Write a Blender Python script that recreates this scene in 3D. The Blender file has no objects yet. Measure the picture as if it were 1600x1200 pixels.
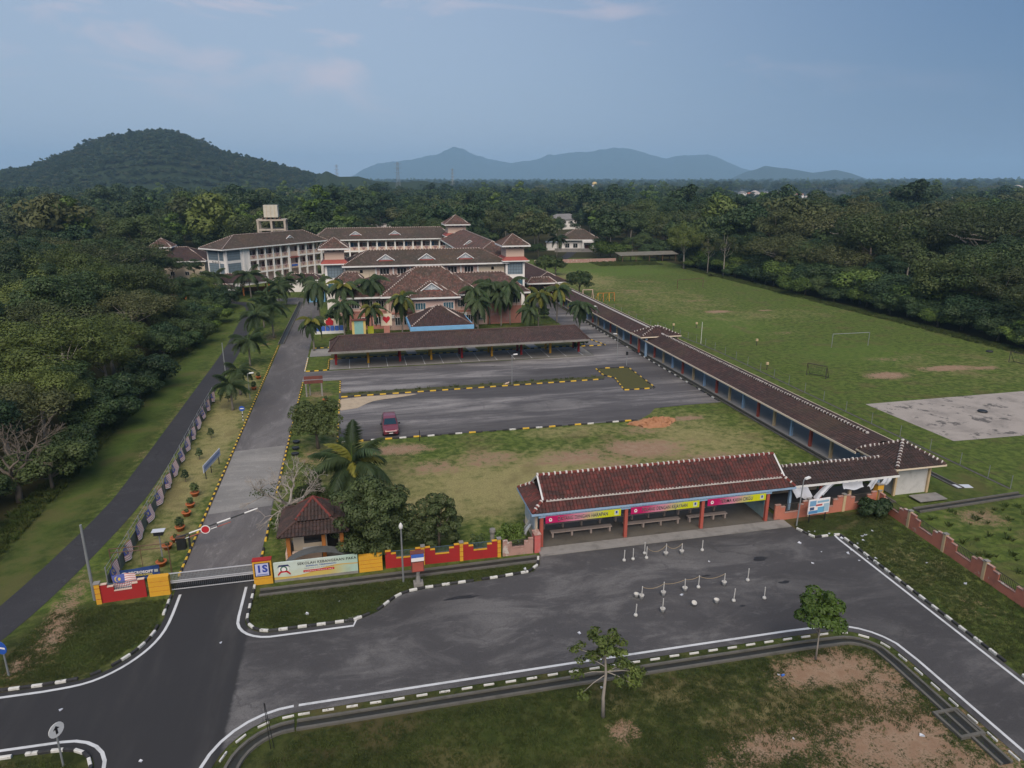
import bpy, math, random
import numpy as np
from mathutils import Vector, Matrix, Euler
from mathutils import noise as mnoise

S = bpy.context.scene
C = S.collection
R = math.radians
# ------------------------------------------------------------------ camera, sky, sun, exposure
CAM_H, FPX, HORIZON_V, VP_U = 26.0, 1080.0, 286.0, 545.0
PITCH = math.atan((600 - HORIZON_V) / FPX)
YAW = math.atan2(800 - VP_U, math.hypot(FPX, 600 - HORIZON_V))
cd = bpy.data.cameras.new('camera'); cam = bpy.data.objects.new('camera', cd); C.objects.link(cam)
cam.location = (0, 0, CAM_H); cam.rotation_euler = (math.pi / 2 - PITCH, 0, -YAW)
cd.sensor_width = 36; cd.lens = 36 * FPX / 1600; cd.clip_start = 0.5; cd.clip_end = 40000
S.camera = cam
SUN_ELEV, SUN_AZ = R(48), R(-168)         # azimuth clockwise from +Y: soft evening light from the left, behind the camera, through thin cloud
W = bpy.data.worlds.new('World'); S.world = W; W.use_nodes = True
wn, wl = W.node_tree.nodes, W.node_tree.links
wn.clear()
wo = wn.new('ShaderNodeOutputWorld'); wb = wn.new('ShaderNodeBackground')
sky = wn.new('ShaderNodeTexSky'); sky.sky_type = 'NISHITA'; sky.sun_disc = False
sky.sun_elevation = SUN_ELEV; sky.sun_rotation = SUN_AZ; sky.altitude = 0
sky.air_density = 1.6; sky.dust_density = 0.6; sky.ozone_density = 3.2
wb.inputs['Strength'].default_value = 0.05
tc = wn.new('ShaderNodeTexCoord')
def wmath(op, a, b=None, c=None):
    n = wn.new('ShaderNodeMath'); n.operation = op
    for i, v in enumerate((a, b, c)):
        if v is None: continue
        if isinstance(v, (int, float)): n.inputs[i].default_value = v
        else: wl.new(v, n.inputs[i])
    return n.outputs[0]
def wmix(f, a, b):
    n = wn.new('ShaderNodeMix'); n.data_type = 'RGBA'
    for s, v in ((n.inputs['Factor'], f), (n.inputs[6], a), (n.inputs[7], b)):
        if isinstance(v, (int, float)): s.default_value = v
        elif isinstance(v, tuple): s.default_value = v
        else: wl.new(v, s)
    return n.outputs[2]
# an even veil of thin high cloud over the clear-sky model, then a few wisps lit pink by the low sun
sep = wn.new('ShaderNodeSeparateXYZ'); wl.new(tc.outputs['Generated'], sep.inputs[0])
GLOW = R(-40); CLOUD_X, CLOUD_Y = 9.2, 6.3
glow = wmath('ADD', wmath('MULTIPLY', sep.outputs[0], math.sin(GLOW)), wmath('MULTIPLY', sep.outputs[1], math.cos(GLOW)))
gr = wn.new('ShaderNodeMapRange'); gr.interpolation_type = 'SMOOTHSTEP'; wl.new(glow, gr.inputs[0]); gr.inputs[1].default_value = -0.08; gr.inputs[2].default_value = 0.82
veil = wmix(0.9, sky.outputs[0], wmix(gr.outputs[0], (0.52, 1.12, 2.35, 1), (2.6, 3.25, 4.4, 1)))
az = wmath('ARCTAN2', sep.outputs[0], sep.outputs[1])
comb = wn.new('ShaderNodeCombineXYZ'); wl.new(az, comb.inputs[0]); wl.new(sep.outputs[2], comb.inputs[1])
mp = wn.new('ShaderNodeMapping'); wl.new(comb.outputs[0], mp.inputs[0])
mp.inputs['Rotation'].default_value = (0, 0, R(-16)); mp.inputs['Scale'].default_value = (3.2, 11.0, 1); mp.inputs['Location'].default_value = (CLOUD_X, CLOUD_Y, 0)
nz = wn.new('ShaderNodeTexNoise'); nz.inputs['Scale'].default_value = 1.0; nz.inputs['Detail'].default_value = 7; nz.inputs['Roughness'].default_value = 0.55; nz.inputs['Distortion'].default_value = 0.9
wl.new(mp.outputs[0], nz.inputs['Vector'])
cr = wn.new('ShaderNodeValToRGB'); wl.new(nz.outputs[0], cr.inputs[0])
cr.color_ramp.elements[0].position = 0.54; cr.color_ramp.elements[1].position = 0.76
lowfade = wmath('MULTIPLY', wmath('MULTIPLY', cr.outputs[0], gr.outputs[0]), wmath('MINIMUM', wmath('MULTIPLY', wmath('MAXIMUM', wmath('SUBTRACT', sep.outputs[2], 0.07), 0.0), 8.0), 0.8))
skyc = wmix(lowfade, veil, (6.0, 4.7, 4.8, 1))
wl.new(skyc, wb.inputs['Color']); wl.new(wb.outputs[0], wo.inputs['Surface'])
sd = bpy.data.lights.new('sun', 'SUN'); sun = bpy.data.objects.new('sun', sd); C.objects.link(sun)
sd.energy = 1.5; sd.angle = R(55); sd.color = (1.0, 0.87, 0.74)
sdir = Vector((math.sin(SUN_AZ) * math.cos(SUN_ELEV), math.cos(SUN_AZ) * math.cos(SUN_ELEV), math.sin(SUN_ELEV)))
sun.rotation_euler = sdir.to_track_quat('Z', 'Y').to_euler(); sun.location = (-60, 20, 80)
S.view_settings.view_transform = 'Standard'; S.view_settings.look = 'None'
S.view_settings.exposure = 1.5; S.view_settings.gamma = 1.0; S.view_settings.use_curve_mapping = False
cy_ = S.cycles
cy_.use_denoising = True; cy_.max_bounces = 5; cy_.diffuse_bounces = 2; cy_.glossy_bounces = 2; cy_.transmission_bounces = 3
cy_.volume_bounces = 1; cy_.transparent_max_bounces = 4; cy_.caustics_reflective = False; cy_.caustics_refractive = False
cy_.sample_clamp_indirect = 4.0

# ------------------------------------------------------------------ survey: the ground is flat, so a sighted point fixes its place
def ray(u, v):
    x, y = u - 800.0, 600.0 - v
    fw = FPX * math.cos(PITCH) + y * math.sin(PITCH); upv = -FPX * math.sin(PITCH) + y * math.cos(PITCH)
    return (x * math.cos(YAW) + fw * math.sin(YAW), -x * math.sin(YAW) + fw * math.cos(YAW), upv)
def G(u, v, z=0.0):
    X, Y, Z = ray(u, v); t = (z - CAM_H) / Z
    return (X * t, Y * t)
def height_at(x, y, u, v):
    X, Y, Z = ray(u, v); return CAM_H + Z * math.hypot(x, y) / math.hypot(X, Y)

# ------------------------------------------------------------------ mesh helpers
class MB:
    def __init__(s, off=(0, 0, 0)):
        s.v = []; s.f = []; s.uv = []; s.off = off; s.has_uv = False
    def add(s, pts, faces, uvs=None):
        n = len(s.v); ox, oy, oz = s.off
        s.v += [(p[0] - ox, p[1] - oy, p[2] - oz) for p in pts]
        for i, f in enumerate(faces):
            s.f.append(tuple(k + n for k in f))
            if uvs: s.has_uv = True; s.uv.append(uvs[i])
            else: s.uv.append([(0, 0)] * len(f))
        return s
    def box(s, x0, x1, y0, y1, z0, z1):
        return s.add([(x0,y0,z0),(x1,y0,z0),(x1,y1,z0),(x0,y1,z0),(x0,y0,z1),(x1,y0,z1),(x1,y1,z1),(x0,y1,z1)],
                     [(0,3,2,1),(4,5,6,7),(0,1,5,4),(1,2,6,5),(2,3,7,6),(3,0,4,7)])
    def poly(s, pts, uv=None):
        return s.add(pts, [tuple(range(len(pts)))], [uv] if uv else None)
    def prism(s, p2, z0, z1, axis='z'):
        n = len(p2)
        def P(a, b, c): return {'z': (a, b, c), 'y': (a, c, b), 'x': (c, a, b)}[axis]
        pts = [P(a, b, z0) for a, b in p2] + [P(a, b, z1) for a, b in p2]
        return s.add(pts, [tuple(range(n))[::-1], tuple(range(n, 2*n))] + [(i, (i+1) % n, (i+1) % n + n, i + n) for i in range(n)])
    def tube(s, path, rad, n=6, cap=True):
        path = [Vector(p) for p in path]; m = len(path)
        rad = [rad] * m if isinstance(rad, (int, float)) else rad
        pts = []
        for i, p in enumerate(path):
            d = (path[min(i+1, m-1)] - path[max(i-1, 0)]); d = d.normalized() if d.length > 1e-9 else Vector((0, 0, 1))
            a = d.cross(Vector((0, 0, 1)) if abs(d.z) < 0.95 else Vector((1, 0, 0))).normalized(); b = d.cross(a)
            for k in range(n):
                t = 2 * math.pi * k / n; pts.append(tuple(p + (a * math.cos(t) + b * math.sin(t)) * rad[i]))
        fs = [(i*n+k, i*n+(k+1) % n, (i+1)*n+(k+1) % n, (i+1)*n+k) for i in range(m-1) for k in range(n)]
        if cap: fs += [tuple(range(n))[::-1], tuple(range((m-1)*n, m*n))]
        return s.add(pts, fs)
    def lathe(s, cx, cy, prof, n=12):
        pts = [(cx + r*math.cos(2*math.pi*k/n), cy + r*math.sin(2*math.pi*k/n), z) for r, z in prof for k in range(n)]
        m = len(prof)
        return s.add(pts, [(i*n+k, i*n+(k+1) % n, (i+1)*n+(k+1) % n, (i+1)*n+k) for i in range(m-1) for k in range(n)] + [tuple(range(n))[::-1], tuple(range((m-1)*n, m*n))])
    def mesh(s, name, mat, smooth=False):
        me = bpy.data.meshes.new(name); me.from_pydata(s.v, [], s.f)
        if s.has_uv:
            l = me.uv_layers.new(name='UVMap'); flat = [c for f in s.uv for p in f for c in p]; l.data.foreach_set('uv', flat)
        if smooth: me.polygons.foreach_set('use_smooth', [True] * len(me.polygons))
        if mat: me.materials.append(mat)
        me.update(); return me
def link(name, me, parent=None, loc=(0, 0, 0), rot=(0, 0, 0), scale=(1, 1, 1)):
    o = bpy.data.objects.new(name, me); C.objects.link(o); o.parent = parent
    o.location = loc; o.rotation_euler = rot; o.scale = scale; return o
def part(name, mb, mat, parent=None, smooth=False, kind=None, label=None, **k):
    o = link(name, mb.mesh(name, mat, smooth) if isinstance(mb, MB) else mb, parent, **k)
    if kind: o['kind'] = kind
    if label: o['label'] = label
    return o
def tag(o, label, cat, group=None, kind=None):
    o['label'] = label
    if cat: o['category'] = cat
    if group: o['group'] = group
    if kind: o['kind'] = kind
    return o
def thing(name, label, cat, loc=(0, 0, 0), rz=0, group=None):
    o = link(name, None, None, loc, (0, 0, rz)); o.empty_display_size = 0.2
    return tag(o, label, cat, group)
def structure(name, mb, mat, label=None, smooth=False):
    o = part(name, mb, mat, None, smooth); o['kind'] = 'structure'
    if label: o['label'] = label
    return o
def copy_tree(o, parent=None, label=None, loc=None, rz=None, scale=None, group=None):
    c = o.copy(); C.objects.link(c); c.parent = parent
    if label: c['label'] = label
    if group: c['group'] = group
    if loc is not None: c.location = loc
    if rz is not None: c.rotation_euler = (0, 0, rz)
    if scale is not None: c.scale = scale if isinstance(scale, tuple) else (scale,) * 3
    for ch in KIDS.get(o.name, []): copy_tree2(ch, c)
    return c
KIDS = {}
def remember(o):
    KIDS[o.name] = list(o.children)
    for ch in o.children: remember(ch)
    return o
def copy_tree2(o, parent):
    c = o.copy(); C.objects.link(c); c.parent = parent
    for ch in KIDS.get(o.name, []): copy_tree2(ch, c)

# ------------------------------------------------------------------ materials
MATS = {}
def nodes(name):
    m = bpy.data.materials.new(name); m.use_nodes = True
    nt = m.node_tree; b = nt.nodes['Principled BSDF']; MATS[name] = m
    return m, nt, b
class NT:
    def __init__(s, nt): s.nt = nt; s.n = nt.nodes; s.l = nt.links
    def sock(s, i, v):
        if isinstance(v, (int, float)): i.default_value = v
        elif isinstance(v, tuple): i.default_value = v if len(v) != 3 or i.type != 'RGBA' else (*v, 1)
        else: s.l.new(v, i)
    def math(s, op, a, b=0.0, clamp=False):
        n = s.n.new('ShaderNodeMath'); n.operation = op; n.use_clamp = clamp
        s.sock(n.inputs[0], a); s.sock(n.inputs[1], b); return n.outputs[0]
    def mix(s, f, a, b, blend='MIX'):
        n = s.n.new('ShaderNodeMix'); n.data_type = 'RGBA'; n.blend_type = blend
        s.sock(n.inputs['Factor'], f); s.sock(n.inputs[6], a); s.sock(n.inputs[7], b); return n.outputs[2]
    def noise(s, vec, scale, detail=4, rough=0.55, dist=0.0):
        n = s.n.new('ShaderNodeTexNoise'); s.l.new(vec, n.inputs['Vector'])
        n.inputs['Scale'].default_value = scale; n.inputs['Detail'].default_value = detail
        n.inputs['Roughness'].default_value = rough; n.inputs['Distortion'].default_value = dist; return n.outputs[0]
    def ramp(s, v, lo, hi):
        n = s.n.new('ShaderNodeMapRange'); n.interpolation_type = 'SMOOTHSTEP'
        s.sock(n.inputs[0], v); n.inputs[1].default_value = lo; n.inputs[2].default_value = hi; return n.outputs[0]
    def coord(s, kind='Object'):
        n = s.n.new('ShaderNodeTexCoord'); return n.outputs[kind]
    def world(s):
        return s.n.new('ShaderNodeNewGeometry').outputs['Position']
    def mapping(s, vec, scale=(1, 1, 1), rot=(0, 0, 0), loc=(0, 0, 0)):
        n = s.n.new('ShaderNodeMapping'); s.l.new(vec, n.inputs[0]); n.inputs['Scale'].default_value = scale
        n.inputs['Rotation'].default_value = rot; n.inputs['Location'].default_value = loc; return n.outputs[0]
    def bump(s, h, strength, dist, bsdf):
        n = s.n.new('ShaderNodeBump'); n.inputs['Strength'].default_value = strength; n.inputs['Distance'].default_value = dist
        s.l.new(h, n.inputs['Height']); s.l.new(n.outputs[0], bsdf.inputs['Normal'])
    def attr(s, name):
        n = s.n.new('ShaderNodeAttribute'); n.attribute_name = name; return n.outputs['Fac']
def sc(c, k): return tuple(x * k for x in c)
def pm(name, col, rough=0.75, grime=0.35, gscale=0.8, gcol=None, fine=0.12, bump=0.0, metal=0.0, spec=0.3, chips=None):
    """painted / rendered surface: broad grime, fine mottling, optional chips of another colour"""
    m, nt, b = nodes(name); t = NT(nt); w = t.world()
    c = t.mix(t.math('MULTIPLY', t.ramp(t.noise(w, gscale, 6, 0.65, 0.4), 0.42, 0.78), grime), col, gcol or sc(col, 0.38))
    c = t.mix(t.math('MULTIPLY', t.noise(w, 11, 3), fine * 2), c, sc(col, 0.55))
    if chips: c = t.mix(t.ramp(t.noise(w, chips[1], 5, 0.7), chips[2], chips[2] + 0.06), c, chips[0])
    t.l.new(c, b.inputs['Base Color']); b.inputs['Roughness'].default_value = rough
    b.inputs['Metallic'].default_value = metal; b.inputs['Specular IOR Level'].default_value = spec
    if bump: t.bump(t.noise(w, 30, 4), bump, 0.02, b)
    return m
def flat(name, col, rough=0.6, metal=0.0):
    m, nt, b = nodes(name); b.inputs['Base Color'].default_value = (*col, 1); b.inputs['Roughness'].default_value = rough
    b.inputs['Metallic'].default_value = metal; b.inputs['Specular IOR Level'].default_value = 0.3; return m
def tiles(name, col, col2, moss=(0.05, 0.045, 0.035), pale=(0.26, 0.22, 0.19), tw=0.28, th=0.34, mossy=0.6, bumpy=True, grow=(0.085, 0.068, 0.040)):
    """interlocking clay tiles in UV metres: rolls across, overlapping courses up the slope"""
    m, nt, b = nodes(name); t = NT(nt); uv = t.coord('UV'); w = t.world()
    br = t.n.new('ShaderNodeTexBrick'); t.l.new(uv, br.inputs['Vector']); br.offset = 0.0; br.squash = 1.0
    br.inputs['Scale'].default_value = 1.0; br.inputs['Brick Width'].default_value = tw; br.inputs['Row Height'].default_value = th
    br.inputs['Mortar Size'].default_value = 0.03; br.inputs['Mortar Smooth'].default_value = 0.6; br.inputs['Bias'].default_value = 0.0
    br.inputs['Color1'].default_value = (*col, 1); br.inputs['Color2'].default_value = (*col2, 1); br.inputs['Mortar'].default_value = (*sc(moss, 0.5), 1)
    c = t.mix(t.math('MULTIPLY', t.ramp(t.noise(w, 0.35, 7, 0.7, 0.6), 0.40, 0.66), mossy), br.outputs[0], moss)
    c = t.mix(t.math('MULTIPLY', t.ramp(t.noise(w, 1.7, 6, 0.8), 0.52, 0.68), 0.6), c, pale)
    c = t.mix(t.math('MULTIPLY', t.ramp(t.noise(w, 0.12, 4, 0.6), 0.5, 0.75), 0.4), c, grow)
    t.l.new(c, b.inputs['Base Color']); b.inputs['Roughness'].default_value = 0.85; b.inputs['Specular IOR Level'].default_value = 0.2
    if bumpy:
        sx = t.n.new('ShaderNodeSeparateXYZ'); t.l.new(uv, sx.inputs[0])
        roll = t.math('SINE', t.math('MULTIPLY', sx.outputs[0], 2 * math.pi / tw))
        saw = t.math('SUBTRACT', 1.0, t.math('FRACT', t.math('DIVIDE', sx.outputs[1], th)))
        t.bump(t.math('ADD', t.math('MULTIPLY', roll, 0.5), saw), 0.9, 0.05, b)
    return m
def tile_piece(name, col, col2, moss, pale):
    """single modelled tiles: colour per tile"""
    m, nt, b = nodes(name); t = NT(nt); w = t.world()
    g = t.n.new('ShaderNodeNewGeometry').outputs['Random Per Island']
    c = t.mix(g, col, col2)
    c = t.mix(t.math('MULTIPLY', t.ramp(t.noise(w, 0.7, 7, 0.7, 0.8), 0.42, 0.62), 0.8), c, moss)
    c = t.mix(t.math('MULTIPLY', t.ramp(t.noise(w, 5, 5, 0.75), 0.55, 0.75), 0.55), c, pale)
    t.l.new(c, b.inputs['Base Color']); b.inputs['Roughness'].default_value = 0.8; b.inputs['Specular IOR Level'].default_value = 0.25
    return m
def leafmat(name, col, col2, yellow=None, trans=0.16):
    m, nt, b = nodes(name); t = NT(nt); w = t.world()
    oi = t.n.new('ShaderNodeObjectInfo'); g = t.n.new('ShaderNodeNewGeometry')
    c = t.mix(g.outputs['Random Per Island'], col, col2)
    c = t.mix(t.math('MULTIPLY', t.ramp(t.noise(w, 0.45, 3), 0.4, 0.62), 0.7), c, sc(col, 0.5))
    c = t.mix(t.math('MULTIPLY', t.ramp(oi.outputs['Random'], 0.0, 1.0), 0.62), c, sc(yellow or col2, 1.0))
    c = t.mix(t.math('MULTIPLY', t.ramp(t.math('FRACT', t.math('MULTIPLY', oi.outputs['Random'], 7.3)), 0.5, 1.0), 0.55), c, sc(col, 0.5))
    t.l.new(c, b.inputs['Base Color']); b.inputs['Roughness'].default_value = 0.55; b.inputs['Specular IOR Level'].default_value = 0.25
    tr = t.n.new('ShaderNodeBsdfTranslucent'); t.l.new(t.mix(0.5, c, sc(col2, 1.6)), tr.inputs[0])
    mx = t.n.new('ShaderNodeMixShader'); mx.inputs[0].default_value = trans
    out = nt.nodes['Material Output']; t.l.new(b.outputs[0], mx.inputs[1]); t.l.new(tr.outputs[0], mx.inputs[2]); t.l.new(mx.outputs[0], out.inputs['Surface'])
    return m

M = {}
M['white'] = pm('white_paint', (0.72, 0.73, 0.72), grime=0.45, gscale=0.6, gcol=(0.38, 0.37, 0.34))
M['white_bld'] = pm('white_wall', (0.80, 0.78, 0.75), grime=0.35, gscale=0.35, gcol=(0.42, 0.42, 0.42))
M['pink'] = pm('pink_wall', (0.64, 0.46, 0.40), grime=0.3, gscale=0.4, gcol=(0.36, 0.25, 0.22))
M['peach'] = pm('peach_wall', (0.62, 0.47, 0.38), grime=0.3, gscale=0.4, gcol=(0.42, 0.32, 0.27))
M['salmon'] = pm('salmon_wall', (0.47, 0.21, 0.165), grime=0.4, gscale=0.7, gcol=(0.27, 0.13, 0.10))
M['cream'] = pm('cream_wall', (0.66, 0.57, 0.44), grime=0.3, gscale=0.4, gcol=(0.45, 0.38, 0.30))
M['red'] = pm('red_paint', (0.34, 0.022, 0.022), grime=0.4, gscale=0.9, gcol=(0.17, 0.02, 0.02))
M['redroof'] = pm('red_ledge', (0.30, 0.075, 0.062), grime=0.35, gscale=0.8)
M['yellow'] = pm('yellow_paint', (0.62, 0.33, 0.03), grime=0.4, gscale=1.2, gcol=(0.36, 0.18, 0.03))
M['blue'] = pm('sky_blue_paint', (0.19, 0.42, 0.66), grime=0.3)
M['bluepost'] = pm('pale_blue_paint', (0.28, 0.42, 0.58), grime=0.4)
M['beigepost'] = pm('beige_paint', (0.52, 0.40, 0.24), grime=0.4)
M['redpost'] = pm('faded_red_paint', (0.38, 0.09, 0.065), grime=0.45)
M['orangepost'] = pm('ochre_paint', (0.46, 0.17, 0.04), grime=0.4)
M['brick'] = pm('salmon_render', (0.46, 0.17, 0.115), grime=0.75, gscale=1.1, gcol=(0.22, 0.10, 0.075), chips=((0.42, 0.34, 0.29), 2.2, 0.63), bump=0.4)
M['brickold'] = pm('peeling_pink_render', (0.40, 0.24, 0.20), grime=0.8, gscale=1.4, gcol=(0.16, 0.12, 0.10), chips=((0.48, 0.43, 0.38), 1.8, 0.55), bump=0.5)
M['concrete'] = pm('concrete', (0.26, 0.25, 0.235), rough=0.9, grime=0.7, gscale=0.9, gcol=(0.09, 0.088, 0.08), fine=0.25, bump=0.3)
M['drain'] = pm('mossy_drain_concrete', (0.13, 0.125, 0.11), rough=0.9, grime=0.7, gscale=1.2, gcol=(0.04, 0.042, 0.035), fine=0.3, bump=0.4)
M['drainfloor'] = pm('wet_shaded_drain_floor', (0.025, 0.025, 0.022), rough=0.5, grime=0.6, gscale=1.0, gcol=(0.05, 0.055, 0.03))  # wet algae tone, darkened to paint in the shade of a deeper channel
M['bench'] = pm('bench_terrazzo', (0.34, 0.28, 0.245), grime=0.5, gscale=1.4, gcol=(0.17, 0.14, 0.12))
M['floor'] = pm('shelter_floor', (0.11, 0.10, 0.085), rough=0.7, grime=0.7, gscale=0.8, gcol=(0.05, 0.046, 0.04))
M['kwhite'] = pm('kerb_white', (0.60, 0.60, 0.57), grime=0.5, gscale=1.5, gcol=(0.22, 0.22, 0.2), chips=((0.16, 0.16, 0.15), 4, 0.58))
M['kblack'] = pm('kerb_black', (0.028, 0.028, 0.03), grime=0.6, gscale=1.5, gcol=(0.10, 0.10, 0.09), chips=((0.14, 0.14, 0.13), 4, 0.62))
M['kyellow'] = pm('kerb_yellow', (0.66, 0.42, 0.04), grime=0.55, gscale=1.5, gcol=(0.3, 0.22, 0.08), chips=((0.2, 0.19, 0.16), 4, 0.6))
M['line'] = pm('road_line', (0.56, 0.58, 0.59), grime=0.6, gscale=1.1, gcol=(0.26, 0.27, 0.27), chips=((0.10, 0.10, 0.10), 6, 0.66))
M['galv'] = pm('galvanised_steel', (0.30, 0.32, 0.33), rough=0.5, grime=0.4, metal=0.4)
M['dark'] = flat('dark_steel', (0.025, 0.027, 0.03), 0.5, 0.3)
M['rust'] = pm('rusty_steel', (0.13, 0.075, 0.05), grime=0.6, gscale=3, gcol=(0.05, 0.03, 0.025))
M['darkrail'] = pm('weathered_iron', (0.06, 0.055, 0.045), grime=0.5, gscale=3)
M['bluerail'] = pm('blue_grey_iron', (0.07, 0.11, 0.15), grime=0.4, gscale=3)
M['void'] = flat('dark_interior', (0.012, 0.012, 0.013), 0.9)
M['wood'] = pm('red_brown_board', (0.16, 0.055, 0.045), grime=0.5, gscale=2)
M['terracotta'] = pm('terracotta_pot', (0.42, 0.13, 0.045), grime=0.45, gscale=3, gcol=(0.22, 0.08, 0.04))
M['sheet'] = pm('white_sheet', (0.52, 0.55, 0.60), grime=0.35, gscale=1.2, gcol=(0.33, 0.34, 0.37), rough=0.45)
M['door_brown'] = flat('brown_door', (0.10, 0.035, 0.03), 0.6)
M['door_blue'] = flat('blue_door', (0.03, 0.09, 0.19), 0.6)
def glassmat(name, col, rough=0.12):
    m, nt, b = nodes(name); b.inputs['Base Color'].default_value = (*col, 1); b.inputs['Roughness'].default_value = rough
    b.inputs['Specular IOR Level'].default_value = 0.6; return m
M['glass'] = glassmat('window_glass', (0.02, 0.025, 0.03))
M['glass_blue'] = glassmat('tinted_glass', (0.05, 0.12, 0.16), 0.2)
def blockmat():
    m, nt, b = nodes('glass_block'); t = NT(nt); o = t.world()
    s_ = t.n.new('ShaderNodeSeparateXYZ'); t.l.new(o, s_.inputs[0])
    h = t.math('ADD', s_.outputs[0], s_.outputs[1]); v = s_.outputs[2]
    fx = t.math('ABSOLUTE', t.math('SUBTRACT', t.math('FRACT', t.math('MULTIPLY', h, 1.65)), 0.5))
    fz = t.math('ABSOLUTE', t.math('SUBTRACT', t.math('FRACT', t.math('MULTIPLY', v, 1.65)), 0.5))
    g = t.ramp(t.math('MAXIMUM', fx, fz), 0.41, 0.46)
    c = t.mix(t.noise(o, 1.3, 3), (0.12, 0.17, 0.21), (0.22, 0.28, 0.32)); c = t.mix(g, c, (0.075, 0.10, 0.125))
    t.l.new(c, b.inputs['Base Color']); b.inputs['Roughness'].default_value = 0.3; t.bump(g, 0.5, 0.03, b); return m
M['block'] = blockmat()
M['tile'] = tiles('brown_roof_tile', (0.185, 0.090, 0.072), (0.085, 0.050, 0.043), mossy=.75)
M['tile_dark'] = tiles('dark_roof_tile', (0.088, 0.046, 0.040), (0.050, 0.031, 0.029), moss=(0.030, 0.024, 0.022), pale=(0.105, 0.085, 0.075), mossy=0.6)
M['tile_moss'] = tiles('mossy_roof_tile', (0.115, 0.078, 0.062), (0.075, 0.055, 0.045), moss=(0.05, 0.046, 0.034), pale=(0.20, 0.17, 0.145), mossy=0.8, grow=(0.11, 0.075, 0.04))
M['tile_red'] = tile_piece('red_clay_tile', (0.128, 0.036, 0.031), (0.066, 0.032, 0.029), (0.040, 0.025, 0.023), (0.145, 0.10, 0.088))
M['tile_bkn'] = tile_piece('dark_clay_tile', (0.060, 0.036, 0.033), (0.036, 0.026, 0.025), (0.028, 0.023, 0.021), (0.10, 0.075, 0.066))
M['tile_guard'] = tile_piece('weathered_clay_tile', (0.072, 0.042, 0.036), (0.042, 0.030, 0.028), (0.030, 0.025, 0.023), (0.105, 0.088, 0.078))
M['cap_red'] = pm('red_ridge_cap', (0.15, 0.035, 0.028), grime=0.5, gscale=2)
M['leafmid'] = leafmat('leaf_mid_green', (0.045, 0.072, 0.024), (0.082, 0.118, 0.036), (0.09, 0.115, 0.036))
M['cap_dark'] = pm('dark_ridge_cap', (0.07, 0.042, 0.036), grime=0.5, gscale=2)
M['mortar'] = pm('white_mortar', (0.55, 0.52, 0.49), grime=0.5, gscale=2, gcol=(0.25, 0.22, 0.2))
M['bark'] = pm('bark', (0.15, 0.125, 0.10), rough=0.9, grime=0.6, gscale=2.5, gcol=(0.055, 0.045, 0.035), bump=0.5)
M['barkpale'] = pm('pale_bark', (0.32, 0.29, 0.255), rough=0.9, grime=0.5, gscale=2.5, gcol=(0.14, 0.12, 0.10), bump=0.4)
M['palmbark'] = pm('palm_bark', (0.20, 0.18, 0.155), rough=0.9, grime=0.5, gscale=4, gcol=(0.09, 0.08, 0.065), bump=0.5)
M['leaf'] = leafmat('leaf_green', (0.0351, 0.0675, 0.0243), (0.0675, 0.1148, 0.0378), (0.0878, 0.1148, 0.0351))
M['leafdark'] = leafmat('leaf_dark_green', (0.0243, 0.0540, 0.0230), (0.0486, 0.0891, 0.0351), (0.0540, 0.0810, 0.0270))
M['leafyel'] = leafmat('leaf_yellow_green', (0.074, 0.112, 0.026), (0.138, 0.180, 0.044), (0.125, 0.155, 0.036))
M['leafolive'] = leafmat('leaf_olive', (0.050, 0.074, 0.025), (0.088, 0.112, 0.040), (0.105, 0.105, 0.040))
M['leafrust'] = leafmat('leaf_rust', (0.085, 0.075, 0.024), (0.150, 0.105, 0.034), (0.17, 0.10, 0.035))
M['leafbright'] = leafmat('leaf_bright_green', (0.0621, 0.1148, 0.0216), (0.1148, 0.1890, 0.0351), (0.1350, 0.1890, 0.0405))
M['leafmango'] = leafmat('leaf_mango', (0.042, 0.068, 0.024), (0.084, 0.118, 0.042), (0.085, 0.11, 0.04))
M['frond'] = leafmat('palm_frond', (0.0351, 0.0648, 0.0270), (0.0702, 0.1107, 0.0405), (0.0743, 0.1013, 0.0405), 0.2)
M['frondyel'] = leafmat('palm_frond_yellow', (0.10, 0.12, 0.022), (0.20, 0.19, 0.03), None, 0.2)
M['grassleaf'] = leafmat('grass_blade', (0.0432, 0.0743, 0.0189), (0.0837, 0.1188, 0.0297), (0.1013, 0.1080, 0.0351), 0.2)
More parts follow.
